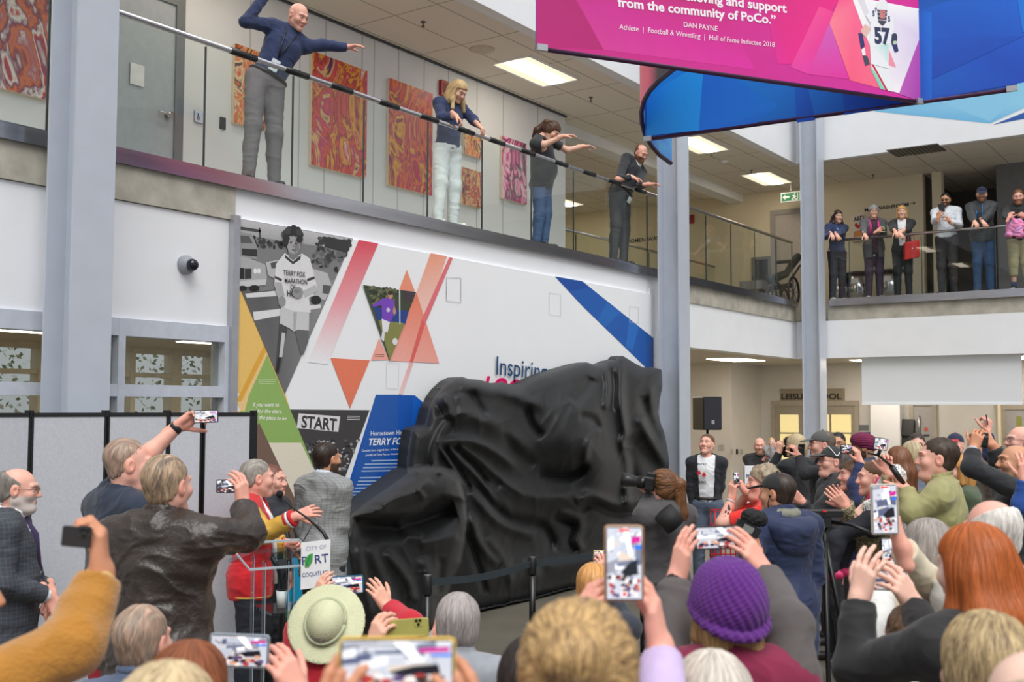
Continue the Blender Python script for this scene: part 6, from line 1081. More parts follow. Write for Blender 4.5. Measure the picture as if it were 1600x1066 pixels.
J = person('B2', 'blonde woman in navy sweater and white trousers working a cord at the balcony rail', 716, 143, d, .93, face=52, tilt=38, body=40, floor=ZB, tone='fair', hair='long', hcol=(196, 168, 120), hl=.13, w=.92, pel=(699, 232, dY(699, 232, 7.33)), near=500, arms=dict(R=dict(e=(690, 184, 'y7.2'), w=(712, 181, 'y7.02'), h=(.6, -.6, -.1), n=(0, -1, 0), curl=(40, 45, 30)), L=dict(e=(740, 188, 'y7.1'), w=(748, 196, 'y6.98'), h=(.5, -.6, -.3), n=(-.3, -1, 0), curl=(45, 50, 35))),
       legs=dict(R=(None, (684, 340)), L=(None, (708, 345))), top=G(NAVY, sleeve=.86, hem=-.02, collar=.0, neck=.02, name='sweater'), pants=(226, 230, 234), shoes=(226, 226, 222), brow=(140, 110, 80)); band(J, 'L', (30, 30, 34), .92)
d = dY(863, 204, 7.08)
J = person('B3', 'dark-haired woman in black tee and jeans bending over the rail with both arms out', 862, 205, d, .93, face=78, tilt=48, body=65, floor=ZB, tone='fair', hair='pony', hcol=(84, 58, 42), hl=.12, fat=.05, w=1.08, near=300, pel=(846, 288, dY(846, 288, 7.33)), arms=dict(R=dict(e=(850, 226, 'y7.1'), w=(880, 213, 'y6.9'), h=(1, .12, 0), n=(0, -1, .1), spread=9), L=dict(e=(886, 235, 'y7.1'), w=(911, 229, 'y6.95'), h=(1, .02, 0), n=(0, -1, 0), spread=8)),
       legs=dict(R=(None, (838, 376)), L=(None, (850, 380))), top=G(cloth((50, 52, 56)), sleeve=.34, hem=-.06, th=.02, name='tee_shirt'), pants=(64, 88, 128), shoes=(40, 38, 40))
d = dY(1002, 239, 7.1)
J = person('B4', 'bearded balding man in black sweater with white collar, hands over the rail', 1002, 240, d, .97, face=38, tilt=34, body=40, floor=ZB, tone='pink', hair='fringe', hcol=(110, 76, 54), beard=(120, 80, 56), pel=(969, 304, dY(969, 304, 7.33)), arms=dict(R=dict(e=(966, 280, 'y7.12'), w=(988, 277, 'y6.97'), h=(.9, -.35, 0), n=(-.1, -1, 0), spread=9), L=dict(e=(1001, 289, 'y6.95'), w=(1013, 288, 'y6.7'), h=(1, .06, 0), n=(0, -1, .1), spread=9)),
       legs=dict(R=(None, (958, 402)), L=(None, (974, 406))), under=G(WHT, collar=.03, sleeve=.98, th=.008, hem=.06), top=G(cloth((36, 40, 48)), sleeve=.95, hem=-.0, neck=.05, name='sweater'), pants=(62, 64, 66), shoes=(28, 28, 30)); belt(J); MB().obox(J['BT'](J['pv'], -.08, .15, -.05), (J['br'], J['bf'], J['bu']), (.03, .004, .045), bev=.006).build('badge', MATS['badge_white'], J['root'])
# -- on the far right balcony
XPp = 19.14; grip = dict(h=(.1, -.5, -.5), n=(0, -.8, .4), curl=(35, 40, 30))
def RB(n, label, px, py, s, **k): return person(n, label, px, py, dX(px, py, XPp), s, floor=ZB, cell=.011, **k)
J = RB('R1', 'dark-haired woman in navy sweater with light blue lanyard leaning on the far rail', 1309, 339, .93, face=12, tilt=6, hair='long', hcol=(52, 36, 32), hl=.14, w=.95, lips=(190, 70, 80), arms=dict(R=dict(w=(1299, 366, -.4), **grip), L=dict(w=(1304, 369, -.42), **grip)), top=G(NAVY, hem=-.06, name='sweater'), pants=(48, 48, 60), shoes=(214, 218, 212))
m = MB(); BT, nb = J['BT'], J['nb']; [m.tube([BT(nb, q * .07, .03, .01), BT(nb, q * .045, .125, -.1), BT(nb, -.01, .15, -.24)], .008, 6) for q in (-1, 1)]; m.build('lanyard', mat('lanyard_blue', (110, 190, 226)), J['root'])
J = RB('R2', 'older woman with grey hair and glasses in a pink-lined dark jacket, holding a green cup', 1365, 331, .93, face=-8, tilt=5, hair='curly', hcol=(150, 148, 150), w=1.0, fat=.02, arms=dict(R=dict(w=(1351, 368, -.4), **grip), L=dict(w=(1371, 361, -.3), h=(.8, .5, -.2), n=(.2, 0, -1), curl=(40, 50, 40))), under=G(mat('black_speckled_cloth', (50, 30, 44), .8, tex=blotch([(40, 26, 40), (70, 40, 56), (44, 28, 42)], 60, 1)), sleeve=.3, hem=-.14, th=.008), top=G(cloth((84, 84, 88)), open=.06, hem=-.22, collar=.03), pants=(66, 52, 72), shoes=(190, 190, 178)); glasses(J)
BT, nb, pv = J['BT'], J['nb'], J['pv']; MB().tube([BT(nb, -.08, .04, .01), BT(nb, -.07, .135, -.14), BT(nb, -.09, .15, -.3)], .016, 8).tube([BT(nb, .08, .04, .01), BT(nb, .07, .135, -.14), BT(nb, .09, .15, -.3)], .016, 8).build('lapel', mat('pink_lining', (226, 50, 140)), J['root'])
a = at(1381, 359, dX(1381, 359, 19.0)); e = thing(MB().lathe([(.03, -.06), (.042, .05), (.044, .06)], a).build('travel_cup', mat('cup_green', (20, 130, 100), .35)), 'green travel cup held by the grey-haired woman on the far balcony', 'cup'); MB().lathe([(.045, .058), (.045, .068), (.02, .07), (.0, .07)], a).build('lid', mat('cup_lid', (20, 90, 74), .4), e)
a = at(1366, 396, dX(1366, 396, 19.15)); e = thing(MB().obox(a, (RT, UP, FW), (.1, .06, .035), bev=.03).build('waist_pouch', mat('pouch_cream', (200, 196, 188), .6)), 'cream waist pouch on the grey-haired woman\'s hip', 'bag'); MB().tube([a - RT * .09 + FW * .01, a - RT * .05 - FW * .037 + UP * .03, a + RT * .05 - FW * .037 + UP * .03], .004, 6).build('zip', ALU, e)
J = RB('R3', 'blonde woman in black open jacket with a red bag on her arm, hands clasped', 1409, 332, .93, face=-20, tilt=2, hair='bob', hcol=(206, 160, 100), w=.95, arms=dict(R=dict(w=(1399, 362, -.38), **grip), L=dict(w=(1405, 364, -.36), **grip)), under=G(WHT, sleeve=0, hem=-.02, th=.006), top=G(BLK, open=.05, hem=-.14, collar=.03), pants=(34, 34, 38), shoes=(30, 28, 30))
bagc = at(1424, 391, dX(1424, 391, 19.12)); e = thing(MB().obox(bagc, (RT * .97 + UP * .2, UP, FW), (.13, .15, .05), bev=.02).build('shopping_bag', mat('bag_red', (206, 36, 34), .6)), 'red shopping bag hanging from the blonde woman\'s arm on the far balcony', 'bag')
MB().tube([bagc + RT * .06 * math.cos(a) + UP * (.14 + .16 * math.sin(a)) for a in np.linspace(0, math.pi, 9)], .008, 6).build('handle', mat('bag_red', (206, 36, 34), .6), e); MB().lathe([(.014, 0), (.014, .004)], bagc - FW * .05 + UP * .02, -FW, 10).build('emblem', WHT, e)
J = RB('R4', 'black-haired man in sunglasses and white patterned shirt raising a dark phone', 1477, 313, .98, face=-30, tilt=10, tone='olive', hair='short', hcol=(26, 22, 22), beard=(50, 36, 30), arms=dict(R=dict(w=(1466, 341, -.33), h=(.1, .9, 0), n=(.6, 0, .4), curl=(40, 50, 40)), L=dict(w=(1484, 346, -.3), h=(-.5, .7, 0), n=(-.6, .2, .4), curl=(40, 50, 40))), top=G(mat('white_dotted_shirt', (220, 224, 230), .8, tex=blotch([(220, 224, 230), (224, 228, 234), (170, 180, 200)], 70, .5)), collar=.03, hem=.0, th=.02, name='shirt'), pants=(50, 48, 54), shoes=(60, 66, 72)); glasses(J, (16, 16, 18), True); band(J, 'L', (200, 160, 70), .9)
J = RB('R5', 'bearded man in navy cap and black jacket with blue zips resting on the far rail', 1534, 304, .99, face=-22, tilt=12, hair='short', hcol=(110, 74, 50), beard=(140, 90, 60), arms=dict(R=dict(w=(1524, 352, -.42), **grip), L=dict(w=(1530, 352, -.42), **grip)), top=G(cloth((50, 54, 58), .6), collar=.05, hem=-.14, th=.024), pants=(52, 84, 128), shoes=(96, 96, 94)); cap_hat(J, 'cap', cloth((24, 32, 64))); glasses(J)
BT, nb = J['BT'], J['nb']; MB().tube([BT(nb, 0, .145, -.02), BT(nb, 0, .165, -.2), BT(nb, 0, .17, -.44)], .006, 6).tube([BT(nb, .09, .15, -.14), BT(nb, .085, .155, -.25)], .006, 6).build('zip', mat('zip_blue', (40, 130, 210), .4), J['root'])
J = RB('R6', 'bearded man in black hoodie and khaki shorts holding a phone and pink cloth', 1591, 308, .98, face=-25, tilt=14, tone='pink', hair='short', hcol=(120, 80, 54), beard=(150, 96, 64), fat=.03, shorts=True, arms=dict(R=dict(w=(1576, 341, -.33), h=(.4, .8, 0), n=(.6, 0, .4), curl=(40, 50, 40)), L=dict(w=(1604, 338, -.3), h=(-.8, .3, 0), n=(-.4, .2, .6), curl=(40, 50, 40))), top=G(BLK, collar=.05, hem=-.1, th=.024, name='hoodie'), pants=(176, 164, 128), shoes=(170, 164, 150))
for q in 'RL': MB().tube([J['an'][q] - UP * .01, J['an'][q] * .75 + J['kn'][q] * .25], .05, 12).build('sock', cloth((20, 36, 84)), J['root'])
# -- on the floor, left
J = person('G1', 'older bearded man with glasses in a dark checked suit, hands clasped, by the grey partition', 30, 766, 5.9, .97, face=105, tilt=4, hair='fringe', hcol=(130, 124, 118), tone='pink', beard=(214, 206, 200), near=350, fat=.03, arms=dict(R=dict(w=(76, 931, -.1), h=(.5, -.7, 0), n=(-.3, -.2, .9), curl=(40, 45, 30)), L=dict(w=(80, 926, .08), h=(.3, -.8, -.3), n=(-.3, -.2, -.9), curl=(40, 45, 30))), under=G(WHT, collar=.03, th=.007, sleeve=1.0), top=G(SUIT, open=.03, hem=-.24, th=.024, collar=.01, sleeve=.95, name='suit_jacket'), pants=(52, 56, 62), shoes=(26, 24, 24), brow=(170, 160, 150)); glasses(J, (60, 56, 52)); BT, nb = J['BT'], J['nb']
MB().tube([BT(nb, 0, .075, -.0), BT(nb, 0, .135, -.1), BT(nb, 0, .152, -.3)], [.012, .02, .024], 8).build('necktie', cloth((60, 44, 84)), J['root'])
J = person('G2', 'tall man in navy polo and red trousers holding his phone high beside the partition', 203, 727, 5.4, 1.05, face=118, tilt=2, body=140, hair='buzz', hcol=(172, 150, 134), hcol2=(150, 120, 104), tone='pink', near=500, fat=.05, w=1.1, arms=dict(L=dict(e=(236, 706, .1), w=(277, 667, .15), h=(.8, .5, 0), n=(.6, -.3, -.6), curl=(30, 40, 30))), top=G(cloth((30, 42, 62)), collar=.03, sleeve=.42, hem=-.1, th=.02, name='polo_shirt'), pants=(150, 36, 50), shoes=(40, 30, 28)); band(J, 'L', (34, 36, 44), .95, .03, .033)
J = person('G3', 'man in worn brown-black leather jacket seen from behind raising a phone', 263, 760, 4.55, 1.02, face=158, body=172, hair='short', hcol=(186, 160, 132), hcol2=(120, 104, 92), tone='pink', near=1300, fat=.03, w=1.12, arms=dict(R=dict(e=(388, 834, .1), w=(381, 792, .22), h=(-.15, 1, 0), n=(-.8, 0, .4), curl=(22, 26, 20))), top=G(LEA, collar=.045, hem=-.2, th=.03, wr=.011, ws=8, name='leather_jacket'), pants=(70, 66, 62), shoes=(30, 28, 26))
RJ = cloth((198, 24, 36)); GOLD = mat('gold_leather', (204, 160, 66), .45, var=.1, bump=.2, bscale=90)
J = person('G4', 'grey-haired man in red varsity jacket with gold sleeves at the clear lectern, arm outstretched', 404, 748, 7.2, .98, face=112, tilt=2, body=95, hair='short', hcol=(150, 144, 136), tone='pink', near=350, arms=dict(R=dict(e=(413, 834, -.25), w=(463, 807, -.3), h=(1, .35, 0), n=(.2, -.3, .9), curl=(20, 26, 20), spread=9), L=dict(e=(430, 850, .1), w=(449, 849, .1), h=(.9, -.1, -.2), n=(0, -.5, -.8), curl=(45, 50, 40))), under=G(WHT, th=.006, sleeve=0, collar=.0, hem=-.02), top=G(RJ, scol=GOLD, hem=-.12, th=.022, open=.025, collar=.02, sleeve=.9, cuff=[RJ, WHT, RJ], ncuff=3, name='varsity_jacket'), pants=(34, 36, 46), shoes=(26, 26, 28))
BT, pv, nb = J['BT'], J['pv'], J['nb']
for z in (-.06, -.1): MB().tube([BT(pv, .188 * math.cos(a), .003 + .147 * math.sin(a), z) for a in np.linspace(-2.9, 1.2, 18)], .006, 6).build('stripe', mat('jacket_gold_stripe', (220, 190, 90)), J['root'])
MB().tube([BT(nb, .06, .05, .02), BT(nb, .05, .13, -.1), BT(nb, .02, .155, -.3), BT(nb, .0, .16, -.55)], .016, 8).build('sash', WHT, J['root'])
a = J['wr']['L'] + J['hd']['L']['d'] * .07; MB().tube([a, a + RT * .05 + UP * .03, a + RT * .11 + UP * .14], .004, 6).build('spectacles_held', BLACKP, J['root'])
person('G5', 'dark-haired bearded man in light grey checked blazer behind the lectern sign', 512, 718, 8.1, .99, face=140, body=150, hair='short', hcol=(48, 36, 30), tone='tan', beard=(56, 42, 36), arms=dict(R=dict(w=(524, 880, -.05), h=(.1, -1, 0), n=(-1, 0, 0), curl=(25, 30, 22))), near=300, under=G(cloth((206, 220, 236)), collar=.035, th=.006), top=G(PLAID, hem=-.2, th=.024, collar=.012, sleeve=.95, name='blazer'), pants=(40, 42, 50), shoes=(30, 26, 24))
J = person('G5b', 'person in dark jacket with round arm patch half hidden behind the varsity jacket', 428, 752, 8.0, .93, face=70, hair='short', hcol=(120, 70, 56), tone='pink', top=G(cloth((52, 54, 64)), hem=-.1, collar=.03), pants=(40, 40, 46)); q = J['sh']['R'] * .55 + J['el']['R'] * .45; MB().lathe([(.035, 0), (.035, .006)], q - FW * .062 + RT * .0, -FW, 16).build('patch', WHT, J['root'])
# -- on the floor, centre
J = person('G6', 'brown-haired woman in dark hoodie photographing with a long-lens camera', 1034, 762, 7.5, .95, face=-112, tilt=0, body=-150, hair='pony', hcol=(134, 92, 60), hcol2=(84, 56, 38), hl=.26, near=1100, tone='pink', w=.98, arms=dict(L=dict(e=(1004, 805, -.1), w=(1017, 774, .0), h=(-.2, .9, 0), n=(-.3, 0, .8), curl=(45, 50, 40)), R=dict(w=(1022, 770, .25), h=(-.2, .9, 0), n=(-.3, 0, -.8), curl=(45, 50, 40))), top=G(cloth((78, 76, 78), .95), hem=-.1, th=.026, collar=.06, name='hoodie'), pants=(52, 66, 88), shoes=(50, 46, 44))
J = person('G7', 'man in black open jacket and white maple-leaf tee looking up near the loudspeaker', 1104, 695, 12.6, 1.0, face=-28, tilt=-14, body=-12, hair='short', hcol=(96, 68, 48), tone='pink', w=.92, arms=dict(L=dict(w=(1115, 800, -.05), h=(-.2, -1, 0), n=(0, 0, 1), curl=(25, 30, 22)), R=dict(w=(1083, 798, -.05), h=(.2, -1, 0), n=(0, 0, 1), curl=(25, 30, 22))), under=G(WHT, sleeve=.2, hem=.02, th=.012, name='tee_shirt'), top=G(cloth((32, 34, 42)), open=.075, hem=-.1, collar=.03, th=.019), pants=(92, 104, 124), shoes=(40, 38, 38)); belt(J, w=.9)
P = Print(lambda x, y: (lambda r_: EYE + r_ * (np.dot(J['BT'](J['nb'], 0, .155, -.2) - EYE, J['bf']) / np.dot(r_, J['bf'])))(ray(x, y)), J['bf'], step=.0008)
for cx, cy in ((1092, 739), (1100, 742)): P.poly([(cx + q[0] * 3.4, cy + q[1] * 5) for q in ((0, -1), (.25, -.5), (.6, -.75), (.5, -.2), (1, -.3), (.8, .1), (1, .3), (.3, .55), (.1, .5), (.1, 1), (-.1, 1), (-.1, .5), (-.3, .55), (-1, .3), (-.8, .1), (-1, -.3), (-.5, -.2), (-.6, -.75), (-.25, -.5))], (210, 30, 40))
P.text('PATRO', (1090, 727), (1104, 727), (40, 40, 44), 1, 0, .03); P.text('HERO', (1089, 755), (1103, 756), (40, 40, 44), 1, 0, .03); P.build('print', PRINT, J['root'])
J = person('G8', 'bald man in black tee with tattooed arm carrying a baby', 1187, 697, 16, .98, face=-12, tilt=4, hair='none', tone='pink', beard=(150, 110, 90), stub=.4, arms=dict(L=dict(w=(1198, 715, -.25), h=(.6, .5, -.2), n=(.4, 0, .6)), R=dict(w=(1194, 728, -.3), h=(.6, .3, 0))), top=G(BLK, sleeve=.36, name='tee_shirt'), pants=(60, 64, 76))
person('BABY', 'fair-haired baby in grey dress on the bald man\'s arm', 1206, 691, 15.75, .5, face=-15, tilt=5, hair='short', hcol=(206, 160, 110), tone='pale', floor=1.25, seat=True, arms=dict(R=dict(w=(1205, 697, -.12), h=(0, .8, 0))), top=G(cloth((150, 148, 148)), th=.02, hem=-.2, name='dress'), pants=(150, 148, 148), cell=.009)
J = person('G9', 'blonde woman in black filming with a camera topped by a furry microphone', 1243, 698, 10.8, .96, face=-150, hair='bob', hcol=(196, 176, 140), near=250, arms=dict(L=dict(w=(1217, 708, .1), h=(.1, .9, 0), n=(.5, 0, .6), curl=(45, 50, 40)), R=dict(w=(1247, 714, .15), h=(-.3, .8, 0), n=(-.6, 0, .5), curl=(45, 50, 40))), top=G(BLK, hem=-.15, collar=.03), pants=(34, 34, 38))
J = person('G10', 'man in grey cap and black jacket aiming his camera, behind the striped-cap man', 1283, 696, 9.7, 1.0, face=-92, hair='short', hcol=(110, 96, 84), tone='pink', arms=dict(L=dict(e=(1258, 740, -.1), w=(1249, 714, 0), h=(-.4, .8, 0), n=(-.6, 0, .5), curl=(45, 50, 40))), top=G(cloth((44, 44, 48)), hem=-.15, collar=.04), pants=(50, 50, 56)); cap_hat(J, 'cap', cloth((92, 92, 90)))
J = person('G11', 'man in black cap with white piping and glasses, black zip jacket', 1299, 722, 8.9, 1.0, face=-84, tilt=-4, hair='short', hcol=(100, 92, 86), tone='pink', fat=.04, arms=dict(L=dict(e=(1264, 812, -.1), w=(1254, 785, -.15), h=(-.6, .6, 0), n=(0, .2, .9))), top=G(cloth((40, 42, 46), .6), hem=-.12, collar=.05, th=.024), pants=(44, 44, 50)); cap_hat(J, 'cap', cloth((52, 54, 54))); glasses(J)
hc, f, r, u = J['hc'], J['hf'], J['hr'], J['hu']; MB().tube([hc + r * -.087 * math.sin(a) + f * (-.014 + .108 * math.cos(a)) * .6 + u * (.045 + .088 * abs(math.cos(a))) for a in np.linspace(.3, 2.6, 9)], .004, 6).build('piping', WHT, J['root'])
J = person('G12', 'curly-haired person in bright red tee lifting a phone with tattooed forearm', 1192, 755, 7.7, 1.0, face=-98, tilt=-2, hair='curly', hcol=(150, 134, 112), tone='pink', fat=.05, w=1.08, arms=dict(L=dict(e=(1128, 818, -.1), w=(1143, 780, -.05), h=(.1, 1, 0), n=(.7, 0, .4), curl=(35, 45, 35)), R=dict(w=(1168, 772, .2), h=(-.6, .8, 0), n=(-.7, 0, .4), curl=(35, 45, 35))), top=G(cloth((224, 44, 38)), sleeve=.4, hem=-.12, th=.024, name='tee_shirt'), pants=(60, 64, 80))
e0, w0 = J['el']['L'], J['wr']['L']; m = MB(); [m.sphere(e0 + (w0 - e0) * t - FW * .034 + RT * o, (.016, .006, .012), n=5) for t, o in ((.3, 0), (.42, .01), (.5, -.012), (.62, .004), (.72, -.006))]; m.build('tattoo', mat('tattoo_ink', (70, 74, 84), .6), J['root']); band(J, 'L', (190, 190, 196), .9, .012)
J = person('G13', 'man in black baseball cap and long navy hooded coat with an earpiece', 1213, 772, 6.6, .98, face=-128, tilt=2, hair='short', hcol=(54, 42, 36), tone='tan', near=200, body=-160, w=1.04, arms=dict(L=dict(w=(1178, 846, -.4), h=(-.4, .8, .2), curl=(40, 50, 40))), top=G(cloth((30, 44, 80), .7, .2, 120), hem=-.3, th=.036, collar=.05, wr=.01, flare=.02, name='hooded_coat'), pants=(120, 92, 54), shoes=(60, 50, 40)); cap_hat(J, 'cap', cloth((34, 36, 36)))
H = Field(); BT, nb = J['BT'], J['nb']; [H.cap(BT(nb, .13 * math.cos(a), -.05 + .11 * math.sin(a), -.03 + .02 * math.sin(a) + .0), BT(nb, .13 * math.cos(a + .35), -.05 + .11 * math.sin(a + .35), -.03 + .02 * math.sin(a + .35)), .042 if math.sin(a) < .3 else .03, None, .04) for a in np.arange(0, 6.28, .35)]; H.ell(BT(nb, 0, -.13, -.1), np.array((.13, .06, .11)), np.stack([J['br'], J['bf'], J['bu']]), .05); v, f_ = H.mesh(.008); mesh_obj('hood', wrinkle(v, f_, .008, 9, 4), f_, cloth((30, 44, 80), .7, .2, 120), J['root'])
H = Field(); [H.cap(BT(nb, .085 * math.cos(a), .005 + .08 * math.sin(a), .03), BT(nb, .085 * math.cos(a + .4), .005 + .08 * math.sin(a + .4), .03), .028, None, .02) for a in np.arange(0, 6.28, .4)]; v, f_ = H.mesh(.008); mesh_obj('scarf', wrinkle(v, f_, .006, 14, 4), f_, cloth((128, 128, 116)), J['root'])
hc, f, r, u = J['hc'], J['hf'], J['hr'], J['hu']; MB().tube([hc - r * .094 - f * .0 - u * .01, hc - r * .09 + f * .015 - u * .05, hc - r * .075 + f * .02 - u * .13], .003, 6).sphere(hc - r * .094 - f * .002 - u * .006, .009, n=6).build('earpiece', BLACKP, J['root'])
# -- on the floor, right
J = person('G14', 'person in maroon turban watching from the back right of the crowd', 1349, 700, 9.7, .97, face=-112, hair='none', tone='olive', beard=(60, 50, 46), top=G(cloth((60, 66, 90)), collar=.03), pants=(50, 50, 56)); cap_hat(J, 'turban', cloth((118, 26, 70)))
J = person('G15', 'black-haired person with glasses peeking out beside the right-hand steel column', 1309, 694, 11.6, .97, face=-25, hair='short', hcol=(28, 26, 28), tone='tan', top=G(cloth((60, 80, 100)), collar=.03), pants=(50, 50, 56)); glasses(J)
J = person('G15b', 'person in navy sleeves holding up a phone before the maroon turban', 1334, 744, 7.95, .95, face=-100, tilt=-3, hair='bob', hcol=(110, 84, 62), tone='pink', w=.95, arms=dict(L=dict(e=(1337, 758, -.1), w=(1344, 724, -.05), h=(-.25, .95, 0), n=(-.6, 0, .5), curl=(35, 42, 35))), top=G(cloth((34, 48, 88)), hem=-.1), pants=(60, 60, 66))
J = person('G16', 'child with long brown hair in black-and-white print jacket with pink trim, held in arms', 1402, 718, 7.15, .66, face=-128, hair='long', hcol=(122, 78, 50), hl=.22, near=700, tone='pale', floor=1.0, seat=True, arms=dict(L=dict(w=(1350, 792, -.05), h=(-.5, -.5, 0), curl=(20, 24, 20))), pel=(1372, 812, 7.1), top=G(FLOR, hem=-.02, th=.03, collar=.05, name='jacket'), pants=(34, 36, 46), shoes=(224, 60, 120), legs=dict(L=((1306, 842, -.05), (1302, 890, -.1)), R=((1318, 850, .1), (1316, 886, .1))), cell=.009)
BT, nb, pv = J['BT'], J['nb'], J['pv']; MB().tube([BT(nb, -.1, .03, .04), BT(nb, -.06, .16, -.15), BT(pv, -.04, .17, .05)], .013, 8).tube([BT(nb, -.09, -.06, .05), BT(nb, -.16, -.02, -.02), BT(nb, -.15, .1, -.12)], .012, 8).build('trim', mat('pink_trim', (216, 60, 120)), J['root'])
person('G16b', 'adult in camouflage jacket holding the child with pink shoes', 1364, 748, 7.45, .97, face=-100, hair='short', hcol=(100, 72, 52), tone='pink', arms=dict(L=dict(e=(1352, 850, -.25), w=(1322, 792, -.3), h=(-.6, .6, 0), n=(.1, .3, .9), curl=(12, 14, 10)), R=dict(w=(1322, 786, .0), h=(-.6, .65, 0), n=(0, 0, -1), curl=(12, 14, 10))), top=G(CAMO, hem=-.15, th=.03), pmat=CAMO)
J = person('G17', 'man in olive quarter-zip steadying a phone on a black hand gimbal', 1463, 718, 6.4, 1.0, face=-106, tilt=-2, body=-118, hair='short', hcol=(66, 52, 42), tone='pink', near=700, fat=.04, w=1.1, arms=dict(L=dict(e=(1424, 803, -.2), w=(1417, 766, -.1), h=(-.4, .7, .3), n=(-.6, 0, .6), curl=(50, 55, 45)), R=dict(e=(1398, 800, .15), w=(1389, 742, .15), h=(-.2, .9, 0), n=(-.2, 0, -1), curl=(45, 50, 40))), top=G(cloth((156, 152, 104), .8), hem=-.1, th=.02, collar=.05, wr=.008, name='quarter_zip'), pants=(60, 60, 64))
J = person('G18', 'white-haired man in navy cap with red brim and red collar', 1492, 696, 11.4, .99, face=-38, tilt=-4, hair='fringe', hcol=(226, 222, 218), tone='pink', top=G(cloth((44, 42, 46)), collar=.03, hem=-.1), pants=(50, 50, 56)); cap_hat(J, 'cap', cloth((36, 42, 70)), cloth((196, 34, 44)))
H = Field(); BT, nb = J['BT'], J['nb']; [H.cap(BT(nb, .08 * math.cos(a), .012 + .08 * math.sin(a), .03), BT(nb, .08 * math.cos(a + .4), .012 + .08 * math.sin(a + .4), .03), .024, None, .01) for a in np.arange(0, 6.28, .4)]; v, f_ = H.mesh(.01); mesh_obj('collar', v, f_, RJ, J['root'])
J = person('G18b', 'dark-haired man in sunglasses behind the olive quarter-zip man', 1433, 697, 10.8, .98, face=-20, hair='short', hcol=(58, 46, 40), tone='pink', top=G(cloth((70, 72, 76)), collar=.03), pants=(50, 50, 56)); glasses(J, (16, 16, 18), True)
person('G18c', 'ash-blonde person seen from behind just left of the olive quarter-zip man', 1424, 712, 9.2, .93, face=-165, hair='bob', hcol=(186, 168, 134), top=G(cloth((110, 120, 140)), collar=.03), pants=(50, 50, 56))
person('G19', 'strawberry-blonde woman in dark green top behind the olive quarter-zip man', 1501, 737, 8.3, .95, face=-102, hair='bob', hcol=(200, 146, 84), tone='pink', near=350, top=G(cloth((74, 88, 66)), hem=-.1), pants=(50, 54, 56))
J = person('G20', 'bald man in black sweater lifting a black camera with both hands', 1584, 724, 7.2, 1.0, face=-92, tilt=-6, hair='none', tone='tan', fat=.05, w=1.08, beard=(120, 100, 90), stub=.3, arms=dict(L=dict(e=(1519, 731, -.2), w=(1521, 702, -.1), h=(.3, .9, 0), n=(.5, 0, .7), curl=(35, 45, 35)), R=dict(e=(1560, 720, .2), w=(1552, 697, .2), h=(-.6, .6, 0), n=(-.3, 0, .8), curl=(35, 45, 35))), top=G(BLK, hem=-.12, th=.024, collar=.03, sleeve=.9, name='sweater'), pants=(50, 50, 56)); band(J, 'L', (196, 198, 204), .97, .02)
J = person('G21', 'grey-haired man with glasses raising a dark phone overhead in a navy sleeve', 1593, 690, 8.6, 1.0, face=-88, tilt=-4, hair='fringe', hcol=(170, 166, 160), tone='pink', arms=dict(L=dict(e=(1548, 712, .0), w=(1542, 676, .0), h=(.1, 1, 0), n=(-.2, 0, .9), curl=(50, 55, 45))), top=G(cloth((34, 46, 86)), hem=-.1, sleeve=.96), pants=(50, 54, 60)); glasses(J, (50, 46, 44))
person('G22b', 'person in brown jacket behind the lifted black camera', 1530, 700, 9.4, .98, face=-90, hair='short', hcol=(80, 64, 52), tone='pink', fat=.06, top=G(cloth((98, 88, 78)), hem=-.14, th=.03), pants=(60, 56, 54))
person('G22', 'person in royal blue sleeve at the right edge of the crowd', 1632, 742, 6.3, .98, face=-95, hair='short', hcol=(70, 56, 46), tone='pink', arms=dict(L=dict(e=(1597, 788, -.1), w=(1602, 752, -.1), h=(0, 1, 0))), top=G(cloth((32, 74, 150)), hem=-.1), pants=(40, 44, 60))
J = person('G23', 'balding white-haired man in pale jacket behind the red-haired woman', 1548, 835, 3.72, .97, face=-165, hair='fringe', hcol=(230, 226, 220), tone='pink', near=900, top=G(cloth((206, 204, 196)), collar=.04), pants=(70, 70, 74))
J = person('G24', 'woman with long copper-red hair in black jacket holding a phone sideways', 1520, 890, 3.1, .99, face=-152, tilt=4, body=-160, hair='long', hcol=(176, 92, 38), hl=.36, near=3200, tone='pale', arms=dict(L=dict(e=(1338, 1046, .1), w=(1341, 938, .2), h=(.28, 1, 0), n=(.7, 0, .5), curl=(14, 16, 12), spread=9), R=dict(e=(1452, 1010, .1), w=(1432, 950, .25), h=(-.55, .75, 0), n=(-.5, 0, .7), curl=(20, 24, 18), spread=10)), top=G(cloth((34, 34, 36), .8), hem=-.1, th=.026, collar=.03, sleeve=.98), pants=(40, 40, 44))
J = person('G25', 'grey-bobbed woman in cream sleeve holding her phone upright at right', 1448, 862, 4.35, 1.0, face=-172, hair='bob', hcol=(158, 150, 144), near=1100, tone='pink', arms=dict(R=dict(e=(1446, 912, -.6), w=(1409, 856, -.76), h=(-.25, .95, 0), n=(-.8, 0, .5), curl=(28, 34, 26), thumb=.3)), top=G(cloth((214, 204, 180)), hem=-.1, th=.02, sleeve=.96, name='cardigan'), pants=(70, 70, 74), floor=0)
J = person('G26', 'person with tousled ash-blonde hair at the bottom right corner', 1540, 1052, 2.25, .96, face=-175, hair='thick', hcol=(196, 172, 128), hcol2=(120, 100, 74), near=3600, top=G(cloth((90, 92, 96))), pants=(50, 50, 54))
person('G27', 'bald pink-headed man cropped by the bottom right corner', 1618, 1130, 1.75, .97, face=-178, hair='fringe', hcol=(200, 180, 160), tone='pale', top=G(cloth((100, 104, 112))), pants=(50, 50, 54))
